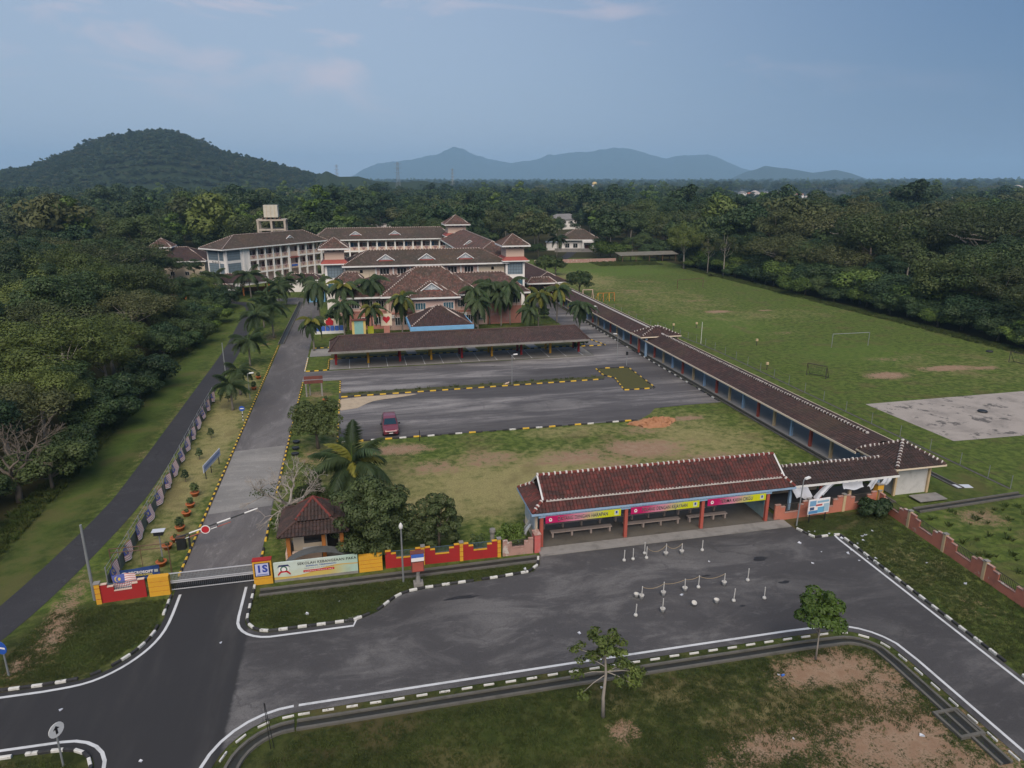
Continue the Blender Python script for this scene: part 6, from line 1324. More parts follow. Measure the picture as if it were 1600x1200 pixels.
# royal palms in front of the administration block: (base u, v), crown centre v, label
for u, v, vt, f, yl, l in ((501, 509, 455, 1.35, 0, 'tall dark palm at the far left of the administration front'), (541, 517, 458, 1.2, 3, 'palm with yellowing fronds second in the row'), (581, 512, 452, 1.35, 0, 'bushy dark palm left of the entrance'), (539, 527, 487, 1.1, 0, 'shorter dark palm below the yellowing palm'), (583, 528, 492, 1.0, 2, 'short yellow green palm near the notice boards'), (629, 522, 476, 1.15, 3, 'palm with hanging yellow fronds left of the porch'), (491, 548, 512, .95, 3, 'small palm standing on the forecourt corner'),
                           (742, 512, 463, 1.2, 0, 'palm just right of the porch roof'), (765, 507, 455, 1.3, 0, 'tallest palm right of the porch'), (747, 520, 482, 1.15, 0, 'lower palm right of the porch'), (797, 508, 455, 1.25, 0, 'palm before the right corner of the administration block'), (783, 510, 470, 1.0, 0, 'dark palm between the two tall ones at the right corner'),
                           (841, 513, 470, 1.1, 2, 'yellow green palm beside the service road'), (826, 515, 493, .95, 0, 'short palm at the right end of the car port lawn'), (870, 505, 462, 1.15, 3, 'palm standing at the bend of the service road'), (905, 524, 486, 1.05, 0, 'lone palm at the car port corner by the service road')):
    x, y = G(u, v); h = max(height_at(x, y, u, vt), 2.2); palm('royal', x, y, h + .4, l, 18, f * 1.22, yl, 'palms in front of the administration block')
for u, v, vt, f, l in ((364, 641, 600, .95, 'nearest coconut palm on the left strip'), (376, 617, 578, .95, 'second coconut palm on the left strip'), (391, 572, 532, 1.2, 'third coconut palm along the left strip'), (405, 535, 492, 1.35, 'fourth coconut palm along the left strip'), (428, 528, 478, 1.35, 'fifth coconut palm beside the dark drain'), (413, 512, 474, 1.2, 'sixth coconut palm, half behind the fourth'), (421, 498, 462, 1.2, 'seventh coconut palm, far along the left strip'), (437, 480, 447, 1.5, 'coconut palm at the top of the driveway'), (447, 472, 436, 1.3, 'farther coconut palm at the top of the driveway'), (340, 468, 432, 1.6, 'coconut palm in front of the angled wing'), (393, 466, 428, 1.6, 'coconut palm before the canteen'), (478, 462, 436, 1.0, 'small coconut palm left of the left tower'), (870, 402, 372, 1.6, 'coconut palm beside the village road')):
    x, y = G(u, v); h = max(height_at(x, y, u, vt), 2.0); palm('coco', x, y, h, l, 15, f * .9, 0, 'coconut palms along the driveway', lean=rnd.uniform(-.05, .05))
x, y = G(553, 775); cpalm = palm('coco', x, y, 2.9, 'big coconut palm with arching fronds behind the mango trees', 21, 1.4, 6, tr=.2, rise=20)

# ------------------------------------------------------------------ single trees near the gate and road
def near_tree(name, label, x, y, h, R_, z0, leaf, n, size, k, seed, bark='bark', limbs=10, r0=.14, cr=(.2, .32), shell=.7, cat='tree', emin=-.35):
    cl = crown_clumps(seed, R_, h - z0, z0, k, cr, emin=emin); cl = [((c[0], c[1], min(c[2], h - q[2] * .6)), q) for c, q in cl]; rr = random.Random(seed)
    t = thing(name, label, cat, (x, y, 0)); part('trunk', trunk_mesh('trunk', seed, z0 + (h - z0) * .35, r0, [c for c, _ in rr.sample(cl, min(limbs, len(cl)))], M[bark]), None, t)
    part('crown', leaf_mesh('crown', cl, n, size, M[leaf], seed, shell=shell, aspect=.5), None, t); return t
near_tree('mango_tree', 'large dense mango tree overhanging the school sign', .15, 46.5, 6.4, 2.95, .0, 'leafmango', 20000, .24, 85, 51, limbs=12, r0=.2, cr=(.17, .27), emin=-.85)
near_tree('mango_tree', 'smaller mango tree right of the large one', 4.9, 46.2, 4.3, 1.85, .1, 'leafmango', 9000, .2, 50, 52, r0=.12, emin=-.8, cr=(.17, .28))
near_tree('mango_tree', 'round mango tree between the driveway and the red car', -4.7, 68.6, 5.6, 2.6, .9, 'leafmid', 11000, .22, 48, 53, r0=.16)
near_tree('bush', 'bright round bush beside the shelter end wall', 10.2, 45.4, 1.8, 1.15, .1, 'leafbright', 3000, .15, 26, 54, r0=.06, cat='bush')
near_tree('bush', 'small dark bush behind the red wall', 7.6, 44.7, 1.5, .75, .1, 'leaf', 1500, .13, 18, 55, r0=.05, cat='bush')
near_tree('bush', 'leafy green bush left of the guard house roof', -6.6, 50.6, 2.3, .95, .2, 'leafbright', 2400, .17, 22, 56, r0=.06, cat='bush')
near_tree('bush', 'dense grey green shrub behind the bare tree at the guard house', -4.6, 54.4, 2.9, 1.5, .1, 'leafolive', 3600, .18, 30, 62, r0=.07, cat='bush')
near_tree('bush', 'spiky dark bush in the corner of the salmon walls', 39.9, 43.4, 1.5, 1.45, .05, 'leafdark', 3200, .26, 24, 57, r0=.06, cat='bush')
near_tree('tree', 'young tree with glossy crown on a thin stem in the front lawn at right', 24.2, 28.7, 4.5, 1.35, 2.0, 'leafbright', 3400, .22, 30, 58, 'barkpale', r0=.05, cr=(.22, .34))
near_tree('tree', 'round dark tree beside the walkway at the edge of the field', *G(905, 462), 6.2, 3.2, 1.4, 'leaf', 5200, .36, 40, 59, r0=.2)
near_tree('tree', 'first of two trees beside the far end of the walkway', *G(852, 432), 7.0, 3.3, 1.0, 'leaf', 4200, .4, 34, 60, r0=.2)
near_tree('tree', 'second of two trees beside the far end of the walkway, nearer the field', *G(868, 430), 5.8, 2.8, .9, 'leaf', 4200, .4, 34, 61, r0=.2)
for i, (u, v, h) in enumerate(((520, 508, 3.2), (560, 512, 2.6), (850, 497, 2.4), (835, 480, 3.8), (825, 470, 4.0), (912, 540, 1.5), (900, 545, 1.2))):
    x, y = G(u, v); near_tree('bush', ('dark shrub between the first two palms', 'small shrub under the yellowing palm', 'rounded shrub by the service road bend', 'dark tree at the right wall of the administration block', 'dark tree behind the right corner of the administration block', 'clipped shrub at the car port end', 'low shrub beside the clipped one at the car port end')[i], x, y, h, h * .5, .1, 'leafdark', 1800, .28, 18, 70 + i, cat='bush', r0=.08)
# open-crowned sapling in the front lawn: two tiers of branches with separate leaf sprays
t = thing('tree', 'sparse young tree with two tiers of branches in the middle of the front lawn', 'tree', (10.9, 27.2, 0)); r = random.Random(8); mb = MB(); cl = []
mb.tube([(0, 0, -.05), (-.03, .02, 1.2), (.05, .0, 2.6), (.0, .05, 3.6), (.1, .05, 4.7)], [.11, .085, .07, .045, .015], 7)
for z, a, L, up_ in [(2.7, 0.1, 1.9, -.25), (2.75, -.35, 1.7, -.5), (2.6, .5, 1.4, -.15), (2.7, 3.0, 1.3, -.05), (2.5, 3.4, 1.4, -.45), (3.0, 2.6, .9, .3), (3.4, 2.9, 1.5, .45), (3.5, 3.3, 1.0, .4), (3.5, .2, 1.1, .55), (3.6, .9, 1.0, .6), (3.6, -.7, 1.0, .5), (3.8, 1.9, 1.0, .55), (3.9, 4.4, .9, .6), (4.2, 2.4, .7, .9), (4.3, .3, .7, .7), (4.4, 3.6, .6, .7)]:
    p = Vector((0, .03, z)); d = Vector((math.cos(a), math.sin(a) * .9, up_)).normalized(); q_ = p + d * L; mb.tube([p, p.lerp(q_, .5) + Vector((0, 0, .08)), q_], [.035, .022, .008], 4)
    for f in (.55, .8, 1.0):
        cpt = p.lerp(q_, f) + Vector((r.gauss(0, .16), r.gauss(0, .16), r.gauss(.04, .1)))
        if a in (3.0, 3.4) and f < .95: continue
        cl.append((tuple(cpt), (.36, .36, .22) if z < 2.8 else (.27, .27, .18)))
part('trunk', mb, M['barkpale'], t, smooth=True); part('crown', leaf_mesh('crown', cl, 2700, .19, M['leafyel'], 4, shell=.2, aspect=.5), None, t)
bare_tree('bare_tree', 'nearly leafless grey tree behind the guard house', -6.1, 52.0, 5.4, 12, depth=6, flat_=1.1, leafy=420)
# clipped shrubs and potted plants on the left strip
for u, v, l in ((312, 718, 'clipped tiered shrub beside the blue sign board'), (290, 753, 'clipped tiered shrub below the sign board'), (330, 685, 'small clipped shrub above the sign board'), (357, 628, 'round clipped shrub under the nearest coconut palm')):
    x, y = G(u, v); t = thing('shrub', l, 'shrub', (x, y, 0), 0, 'clipped shrubs on the left strip'); part('stem', MB().tube([(0, 0, 0), (.03, 0, .55)], .035, 5), M['bark'], t); part('crown', leaf_mesh('crown', [((0, 0, .6), (.36, .36, .14)), ((.05, 0, .85), (.28, .28, .13)), ((0, 0, 1.05), (.2, .2, .14))], 420, .12, M['leafdark'], int(u)), None, t)
POT = MB().lathe(0, 0, [(.22, 0), (.33, .30), (.38, .32), (.38, .39), (.30, .39), (.28, .32), (.02, .32)], 14).mesh('pot', M['terracotta'], True)
for u, v, h, l in ((305, 775, .8, 'terracotta pot with a leafy plant, farthest of the driveway row'), (298, 793, .45, 'terracotta pot with a small plant, second from the top of the row'), (292, 806, .12, 'nearly empty terracotta pot in the middle of the row'), (282, 829, .7, 'terracotta pot with a bright plant beside the barrier disc'), (275, 846, .1, 'wide empty terracotta pot above the barrier motor'), (262, 858, .1, 'terracotta pot half hidden by the barrier motor'), (253, 884, .15, 'large terracotta pot at the foot of the camera post'), (404, 592, .5, 'terracotta pot by the drive near the coconut palms'), (397, 609, .7, 'terracotta pot with a taller plant near the blue sign'), (509, 628, .3, 'terracotta pot under the wooden board'), (290, 797, .0, None)):
    if l is None: continue
    x, y = G(u, v); t = thing('potted_plant', l, 'potted plant', (x, y, 0), rnd.uniform(0, 6), 'terracotta pots along the driveway'); link('pot', POT, t); part('plant', leaf_mesh('plant', [((0, 0, .42 + h * .5), (.12 + h * .3, .12 + h * .3, .06 + h * .5))], int(60 + 300 * h), .16, M['leaf'], int(u + v), shell=.2), None, t)
for k, (u, v) in enumerate(((463, 692), (462, 702), (461, 711))): x, y = G(u, v); tag(part('low_tub', MB().lathe(0, 0, [(.3, 0), (.38, .22), (.3, .24), (.05, .2)], 10), M['dark'], loc=(x, y, 0)), 'dark low planting tub beside the driveway kerb, ' + ('farthest', 'middle', 'nearest')[k] + ' of three', 'tub', 'planting tubs by the kerb')

# ------------------------------------------------------------------ fence with flags along the lane
fn = thing('fence', 'green chain link fence hung with striped flags along the lane', 'fence', (-17.6, 46, 0))
FX0, FX1 = (-17.2, 45.2), (-17.9, 88.0)
def fpt(s): return (FX0[0] + (FX1[0] - FX0[0]) * s + .17 * math.sin(s * 5), FX0[1] + (FX1[1] - FX0[1]) * s)
gm = pm('green_netting', (.15, .17, .15), grime=.5, gscale=1)
for k in range(18): x, y = fpt(k / 17); part('post', MB((-17.6, 46, 0)).box(x - .03, x + .03, y - .03, y + .03, 0, 1.75), M['galv'], fn)
for z in (1.7, 1.35): part('wire_rail', MB((-17.6, 46, 0)).tube([(*fpt(k / 17), z) for k in range(18)], .018, 4), M['galv'], fn)
for k in range(17): (xa, ya), (xb, yb) = fpt(k / 17), fpt((k + 1) / 17); part('netting_panel', MB((-17.6, 46, 0)).add([(xa - .008, ya + .035, .02), (xb - .008, yb - .035, .02), (xb - .008, yb - .035, 1.05), (xa - .008, ya + .035, 1.05), (xa + .008, ya + .035, .02), (xb + .008, yb - .035, .02), (xb + .008, yb - .035, 1.05), (xa + .008, ya + .035, 1.05)], [(0,1,2,3),(7,6,5,4),(0,4,5,1),(1,5,6,2),(2,6,7,3),(3,7,4,0)]), gm, fn)
def flagmat():
    m, nt, b = nodes('striped_flag'); t = NT(nt); uv = t.coord('UV'); s_ = t.n.new('ShaderNodeSeparateXYZ'); t.l.new(uv, s_.inputs[0]); u, v = s_.outputs[0], s_.outputs[1]
    st = t.ramp(t.math('FRACT', t.math('MULTIPLY', v, 7)), .46, .54); c = t.mix(st, (.80, .76, .75), (.60, .26, .26))
    can = t.math('MULTIPLY', t.math('LESS_THAN', u, .5), t.math('GREATER_THAN', v, .43)); c = t.mix(can, c, (.09, .12, .38))
    def circ(cx, cy, r): 
        dx = t.math('MULTIPLY', t.math('SUBTRACT', u, cx), 2.0); dy = t.math('SUBTRACT', v, cy); return t.math('LESS_THAN', t.math('ADD', t.math('MULTIPLY', dx, dx), t.math('MULTIPLY', dy, dy)), r * r)
    moon = t.math('MULTIPLY', circ(.2, .715, .19), t.math('SUBTRACT', 1.0, circ(.235, .715, .165))); c = t.mix(moon, c, (.60, .46, .10)); c = t.mix(circ(.30, .715, .105), c, (.60, .46, .10))
    t.l.new(c, b.inputs['Base Color']); b.inputs['Roughness'].default_value = .7; return m
FLM = flagmat()
def flag_mesh(seed):
    r = random.Random(seed); mb = MB(); n, m = 10, 6; P = []; UV = []; a0, a1, a2 = r.uniform(.3, .9), r.uniform(0, 6), r.uniform(.04, .10)
    for j in range(m + 1):
        for i in range(n + 1): u, v = i / n, j / m; P.append((a2 * math.sin(u * 7 + a1 + v * 2), (u - .5) * 1.5 * (1 - .05 * v), v * .95 - .16 * math.sin(u * math.pi) * (1 - v) + .07 * u * a0)); UV.append((u, v))
    F = [(j*(n+1)+i, j*(n+1)+i+1, (j+1)*(n+1)+i+1, (j+1)*(n+1)+i) for j in range(m) for i in range(n)]; mb.add(P, F, [[UV[k] for k in f] for f in F]); return mb.mesh('flag', FLM, True)
FL = [flag_mesh(k) for k in range(4)]; NF = 14
ordn = ('nearest', 'second', 'third', 'fourth', 'fifth', 'sixth', 'seventh', 'eighth', 'ninth', 'tenth', 'eleventh', 'twelfth', 'thirteenth', 'farthest')
for k in range(NF): x, y = fpt((.035 + .95 * k / (NF - 1)) ** 1.06); tag(link('flag', FL[k % 4], None, (x + .22, y, .34 + rnd.uniform(-.1, .1)), (R(rnd.uniform(-7, 12)), R(-11), R(rnd.uniform(-10, 2)))), 'red white striped flag with blue canton on the lane fence, %s from the gate' % ordn[k], 'flag', 'flags on the lane fence')
tag(link('flag', FL[1], None, (-15.9, 44.45, .55), (0, 0, R(-92))), 'striped flag draped behind the short red wall left of the gate', 'flag')
# banner and its rusty frame behind the short red wall
fr = thing('pipe_goal_frame', 'rusty rectangular pipe frame standing behind the short red wall', 'frame', (-15.4, 46.6, 0))
for x in (-1.9, 1.75): part('upright', MB().tube([(x, 0, 0), (x, 0, 2.3)], .035, 6), M['rust'], fr)
part('middle_upright', MB().tube([(0, 0, 0), (0, 0, 2.3)], .02, 6), M['rust'], fr); [part('cross_bar', MB().tube([(-1.9, 0, z), (1.75, 0, z)], .03, 6), M['rust'], fr) for z in (2.3, 2.0)]
bn = thing('banner', 'sagging dark blue printed banner reading MICROSOFT behind the short red wall', 'banner', (-15.35, 45.7, 0)); mb = MB(); n = 12; P = []
for j in range(5):
    for i in range(n + 1): a = i / n; P.append(((a - .5) * 2.45, .05 * math.sin(a * 6 + j), .35 + j * .2 - .14 * math.sin(a * math.pi) * (1.3 - j / 5) + .12 * a))
mb.add(P, [(j*(n+1)+i, j*(n+1)+i+1, (j+1)*(n+1)+i+1, (j+1)*(n+1)+i) for j in range(4) for i in range(n)]); bc = part('cloth', mb, pm('banner_blue', (.02, .05, .17), grime=.4, gscale=2, gcol=(.05, .14, .34)), bn)
put_text('MICROSOFT', .1, .86, 1.5, .26, M['inkwhite'], bc, y=-.09, bold=.01); put_text('SHOWCASE SCHOOL', .1, .66, 1.4, .17, M['inkyellow'], bc, y=-.09, bold=.006)
disc(.2, M['inkwhite'], -.93, .76, -.085, bc, sx=1.15, nm='badge'); disc(.15, flat('badge_tan', (.40, .30, .16)), -.93, .74, -.092, bc, nm='badge'); part('photo_strip', MB().box(-.7, .75, -.095, -.085, .38, .46), flat('strip_blue', (.10, .16, .36)), bc); part('photo_block', MB().box(.92, 1.16, -.095, -.085, .78, .98), flat('strip_pale', (.34, .38, .36)), bc)
for z in (1.2,): pass
for x in (-1.2, 1.2): part('tie_post', MB().tube([(x, .06, 0), (x, .06, 1.15)], .03, 6), M['rust'], bn)
# barrier
br = thing('barrier_gate', 'open red and white boom barrier with a round stop disc across the driveway', 'barrier', (-13.75, 50.0, 0)); part('motor_box', MB().box(-.25, .35, -.2, .2, .0, .95), M['dark'], br); part('lid', MB().box(-.28, .38, -.23, .23, .95, 1.02), M['rust'], br)
B0, B1 = Vector((-.3, -.1, .95)), Vector((5.6, .3, 2.55)); dv = (B1 - B0)
for k in range(6):
    a, b = B0 + dv * (k / 6), B0 + dv * ((k + .97) / 6); part('boom_section', MB().tube([a, b], .055, 6), M['white'] if k % 2 else M['dark'], br); 
    if k < 4: part('boom_stay', MB().tube([a + Vector((0, -.02, -.28)), b + Vector((0, -.02, -.28))], .03, 5), M['white'] if k % 2 == 0 else M['redpost'], br); part('stay_link', MB().tube([a, a + Vector((0, -.02, -.28))], .025, 5), M['dark'], br)
sdk = part('stop_disc', MB().lathe(0, 0, [(.34, -.012), (.34, .012)], 20), M['white'], br, loc=B0 + dv * .36 + Vector((0, -.1, -.12)), rot=(R(90), 0, 0)); part('disc_face', MB().lathe(0, 0, [(.27, 0), (.27, .01)], 20), M['inkred'], sdk, loc=(0, 0, .013))
part('rest_post', MB().box(.55, .68, -.06, .06, 0, 1.0), M['dark'], br)
# ------------------------------------------------------------------ poles, lamps and signs
def pole(name, label, cat, x, y, h, r=.045, head=None, mat='galv', group=None, rz=0):
    t = thing(name, label, cat, (x, y, 0), rz, group); part('pole', MB().tube([(0, 0, 0), (0, 0, h * .5), (0, 0, h)], [r * 1.15, r, r * .85], 8), M[mat], t)
    if head == 'lamp': part('arm', MB().tube([(0, 0, h - .05), (.3, 0, h + .05)], .03, 6), M[mat], t); part('lamp_head', MB().add([(.2, -.1, h), (.75, -.12, h + .05), (.75, .12, h + .05), (.2, .1, h), (.2, -.08, h + .12), (.72, -.1, h + .15), (.72, .1, h + .15), (.2, .08, h + .12)], [(0,3,2,1),(4,5,6,7),(0,1,5,4),(1,2,6,5),(2,3,7,6),(3,0,4,7)]), M['white'], t)
    if head == 'globe': part('lamp_head', MB().lathe(0, 0, [(.05, h), (.13, h + .12), (.14, h + .28), (.08, h + .42), (.02, h + .5)], 10), M['white'], t, smooth=True)
    if head == 'cam': part('camera_box', MB().box(-.3, .3, -.2, .2, h - .28, h), M['dark'], t); part('solar_panel', MB().box(-.42, .42, -.26, .26, h + .02, h + .06), M['sheet'], t)
    return t
pole('utility_pole', 'tall grey pole at the left end of the red wall', 'pole', -17.75, 44.2, 5.4, .09, None); x, y = G(353, 588); pole('lamp_post', 'tall thin grey pole beside the lane fence', 'lamp post', x, y, 4.8, .07)
pole('camera_post', 'post with a dark camera box and white panel behind the gate', 'post', *G(255, 878), 2.45, .05, 'cam'); x, y = G(391, 625); pole('lamp_post', 'thin post with flat white head beside the driveway', 'lamp post', x, y, 3.4, .04, 'lamp')
pole('lamp_post', 'garden lamp with white globe in front of the red wall', 'lamp post', 1.95, 41.9, 3.95, .06, 'globe'); pole('lamp_post', 'lamp post standing in the car park median', 'lamp post', 19.7, 86.9, 4.1, .05, 'lamp')
pole('lamp_post', 'leaning lamp post beside the notice board', 'lamp post', 32.8, 43.1, 3.9, .05, 'lamp').rotation_euler = (R(0), R(3), R(20))
for u, v, h, l in ((964, 562, 4.0, 'lamp post at the near side of the service road by the kiosk'), (932, 512, 4.0, 'lamp post halfway along the walkway roof'), (866, 492, 4.2, 'lamp post behind the service road palm'), (846, 486, 4.0, 'lamp post at the head of the service road')): x, y = G(u, v); pole('lamp_post', l, 'lamp post', x, y, h, .05, 'lamp', group='lamp posts along the service road', rz=R(180))
x, y = G(979, 571); tl = pole('sign_post', 'black topped striped short post on the service road', 'post', x, y, 1.7, .05); part('black_head', MB().box(-.14, .14, -.1, .1, 1.6, 2.1), M['dark'], tl)
pole('flag_pole', 'white flag pole at the edge of the field', 'flag pole', *G(1095, 537), 3.7, .035, mat='white'); x, y = G(650, 690); pole('bollard_post', 'thin dark post right of the red car', 'post', x + .4, y + .1, 1.2, .04, mat='dark')
x, y = G(380, 657); t = pole('road_sign', 'round blue road sign on a striped post by the driveway', 'sign', x, y, 1.5, .04, mat='white'); sdk = part('sign_disc', MB().lathe(0, 0, [(.3, -.012), (.3, .012)], 18), flat('sign_blue', (.02, .08, .36)), t, loc=(0, -.06, 1.45), rot=(R(90), 0, 0)); part('sign_bar', MB().box(-.2, .2, -.05, .05, .013, .02), M['inkwhite'], sdk)
for z in (.2, .6): part('stripe', MB().lathe(0, 0, [(.052, z), (.052, z + .2)], 8), M['dark'], t)
x, y = G(14, 1056); t = pole('road_sign', 'blue round sign cut by the left edge of the picture', 'sign', x, y, 1.75, .05); sdk = part('sign_disc', MB().lathe(0, 0, [(.4, -.012), (.4, .012)], 18), MATS['sign_blue'], t, loc=(-.05, -.06, 1.85), rot=(R(90), 0, R(-25))); part('sign_bar', MB().box(-.3, .3, -.05, .05, .013, .02), M['inkwhite'], sdk)
t = thing('road_sign', 'round white road sign seen edge on at the bottom left corner', 'sign', (-14.6, 29.85, 0), R(55)); part('pole', MB().tube([(0, 0, 0), (0, 0, 2.2)], .045, 8), M['galv'], t); sdk = part('sign_disc', MB().lathe(0, 0, [(.36, -.012), (.36, .012)], 18), M['white'], t, loc=(0, -.06, 2.05), rot=(R(90), 0, 0)); part('arrow', MB().prism([(-.05, -.2), (.05, -.2), (.05, .05), (.15, .05), (0, .22), (-.15, .05), (-.05, .05)], .013, .02), M['ink'], sdk)
x, y = G(425, 1170); t = thing('marker_pole', 'thin black twin pole leaning over the drain corner', 'pole', (x, y, 0)); [part('rod', MB().tube([(d, 0, 0), (d * .2 - .12, .05, 2.6)], .018, 5), M['dark'], t) for d in (-.06, .1)]; part('cross_bar', MB().box(-.16, .06, .0, .03, 1.7, 1.73), M['dark'], t)
t = thing('sign_board', 'long narrow pale blue board on legs beside the driveway', 'sign', (-14.1, 64.8, 0), R(81)); bd2 = part('board', MB().box(-2.2, 2.2, -.03, .03, .75, 1.45), pm('board_blue', (.46, .50, .58), grime=.4, gscale=2), t); [part('leg', MB().box(x - .03, x + .03, -.03, .03, 0, .75), M['dark'], t) for x in (-1.8, -.4, 1.7)]
part('print_band', MB().box(-2.0, 2.0, -.04, -.031, 1.0, 1.25), flat('band_blue', (.20, .26, .46)), bd2); part('print_band', MB().box(-2.0, 2.0, .031, .04, 1.0, 1.25), MATS['band_blue'], bd2)
t = thing('wooden_board', 'two rail red brown board on pale posts by the car park entrance', 'sign', (-5.9, 87.3, 0)); [part('plank', MB().box(-1.15, 1.15, -.06, .06, z, z + .42), M['wood'], t) for z in (1.7, 2.25)]; [part('post', MB().box(x - .09, x + .09, -.1, .1, 0, 1.69 if abs(x) > .9 else 1.69), M['concrete'], t) for x in (-.95, .95)]; part('rear_post', MB().box(-.62, -.48, .5, .62, 0, 1.6), M['concrete'], t)
# notice board
nb = thing('notice_board', 'printed white and blue notice board on legs before the salmon wall', 'sign', (34.75, 43.3, 0), R(4)); bd3 = part('board', MB().box(-1.0, 1.0, -.03, .03, .8, 2.05), M['inkwhite'], nb); [part('leg', MB().box(x - .03, x + .03, .0, .06, 0, .8), M['dark'], nb) for x in (-.75, .75)]
for a in ((-.95, -.1, .84, 1.1, (.08, .22, .42)), (-.1, .5, .86, 1.35, (.12, .36, .55)), (-.9, -.3, 1.5, 1.95, (.16, .32, .50)), (-.2, .9, 1.72, 1.9, (.24, .40, .52)), (.45, .95, .9, 1.6, (.32, .46, .55)), (-.3, .3, 1.45, 1.6, (.40, .08, .08)), (-.85, -.45, 1.15, 1.4, (.05, .08, .16))): part('print_block', MB().box(a[0], a[1], -.042, -.031, a[2], a[3]), flat('print%d' % len(MATS), a[4]), bd3)
# suggestion/information pedestal in front of the red wall
t = thing('information_stand', 'pedestal with red box and blue white printed panel by the kerb', 'stand', (2.9, 41.25, 0)); part('foot', MB().box(-.32, .32, -.3, .3, 0, .28), M['concrete'], t); part('stem', MB().lathe(0, 0, [(.2, .28), (.12, .8), (.16, 1.15)], 8), M['concrete'], t); bx_ = part('box', MB().box(-.42, .42, -.2, .2, 1.15, 1.95), M['wood'], t); part('box_panel', MB().box(-.36, .36, -.225, -.205, 1.2, 1.85), M['redpost'], bx_)
pp_ = part('printed_panel', MB().box(-.42, .42, -.24, -.2, 1.96, 2.5), M['inkwhite'], t); part('panel_band', MB().box(-.42, .42, -.252, -.242, 2.24, 2.5), flat('panel_blue', (.05, .12, .42)), pp_); part('frame_roof', MB().box(-.47, .47, -.26, .2, 2.505, 2.55), M['wood'], t)
# ------------------------------------------------------------------ bollards: white pipes set in buckets
M['scuffed'] = pm('scuffed_white', (.50, .50, .48), grime=.7, gscale=6, gcol=(.22, .21, .19))
BPM = {k: m for k, m in (('pipe', MB().lathe(0, 0, [(.034, .1), (.034, .95)], 8).mesh('pipe', M['scuffed'])), ('base', MB().lathe(0, 0, [(.1, 0), (.14, .06), (.1, .16), (.05, .18)], 10).mesh('base', M['scuffed'], True)), ('bucket', MB().lathe(0, 0, [(.11, 0), (.165, .27), (.175, .3), (.145, .3), (.135, .2), (.02, .2)], 12).mesh('bucket', M['scuffed'], True)))}
ROPEY = []
def bollard(x, y, bucket, label, h=1.0, tilt=0):
    t = thing('bollard', label, 'bollard', (x, y, .022), rnd.uniform(0, 6), 'white pipe bollards on the road'); t.rotation_euler[0] = tilt; link('pipe', BPM['pipe'], t, scale=(1, 1, h)); link('bucket' if bucket else 'base', BPM['bucket' if bucket else 'base'], t); return t
row = [(975, 877, 0, 'leftmost bollard in the row before the shelter'), (989, 875, 0, 'second bollard from the left before the shelter'), (1007, 866, 0, 'rear one of the close pair of bollards before the shelter'), (1010, 873, 0, 'front one of the close pair of bollards, roped on its right'), (1040, 869, 1, 'bucket bollard roped on both sides before the shelter'), (1065, 866, 1, 'bucket bollard ending the rope before the shelter'), (1097, 861, 0, 'lone bollard farthest right before the shelter'),
       (1002, 936, 1, 'bucket bollard at the left end of the middle roped row'), (1036, 931, 1, 'second bucket bollard of the middle roped row'), (1070, 924, 1, 'third bucket bollard of the middle roped row'), (1091, 919, 0, 'fourth bollard of the middle roped row'), (1131, 915, 1, 'bucket bollard at the right end of the middle roped row'), (1168, 908, 0, 'thin unroped bollard right of the middle row'),
       (993, 963, 0, 'leftmost bollard of the row nearest the camera'), (1035, 957, 1, 'leaning bucket bollard second in the nearest row'), (1146, 940, 0, 'bollard right of the empty buckets in the nearest row'), (1194, 936, 0, 'rightmost bollard of the nearest row')]
BP = []
for u, v, bk_, l in row: x, y = G(u, v); BP.append((x, y)); bollard(x, y, bk_, l, rnd.uniform(.9, 1.05), R(rnd.gauss(0, 2)))
def rope(i, j, sag, label):
    a, b = Vector((*BP[i], .9)), Vector((*BP[j], .9)); P = [a.lerp(b, k / 10) - Vector((0, 0, sag * 4 * (k / 10) * (1 - k / 10))) for k in range(11)]; tag(part('rope', MB().tube(P, .016, 5), pm('rope%d' % i, (.32, .25, .15))), label, 'rope', 'ropes between bollards')
rope(3, 4, .42, 'first sagging rope before the shelter'); rope(4, 5, .35, 'second sagging rope before the shelter'); rope(7, 8, .22, 'leftmost rope of the middle row'); rope(8, 9, .12, 'second rope of the middle row'); rope(9, 10, .1, 'third rope of the middle row'); rope(10, 11, .25, 'rightmost rope of the middle row')
for u, v, l in ((1083, 946, 'tipped grey bucket in the nearest row'), (1119, 943, 'empty white bucket in the nearest row'), (994, 934, 'grey bucket beside the left bollard of the middle row')): x, y = G(u, v); tag(link('bucket', BPM['bucket'], None, (x, y, .03), (R(25 if '83' in str(u) else 0), 0, 0)), l, 'bucket')
# ------------------------------------------------------------------ red car
car = thing('car', 'dark red people carrier parked nose to the dry lawn', 'car', (2.75, 72.35, .022))
def loft(secs, closed=False):
    mb = MB(); n = len(secs[0]); mb.add([p for s in secs for p in s], [(i*n+k, i*n+(k+1) % n, (i+1)*n+(k+1) % n, (i+1)*n+k) for i in range(len(secs)-1) for k in range(n)] + [tuple(range(n))[::-1], tuple(range((len(secs)-1)*n, len(secs)*n))]); return mb
cm_, nt_, b_ = nodes('car_paint'); b_.inputs['Base Color'].default_value = (.17, .028, .045, 1); b_.inputs['Roughness'].default_value = .3; b_.inputs['Metallic'].default_value = .25; b_.inputs['Coat Weight'].default_value = .4; M['carpaint'] = cm_
def lower(y, w, zb_, zt): return [(-w*.92, y, zb_), (w*.92, y, zb_), (w, y, zb_ + .18), (w, y, zt - .12), (w*.93, y, zt), (-w*.93, y, zt), (-w, y, zt - .12), (-w, y, zb_ + .18)]
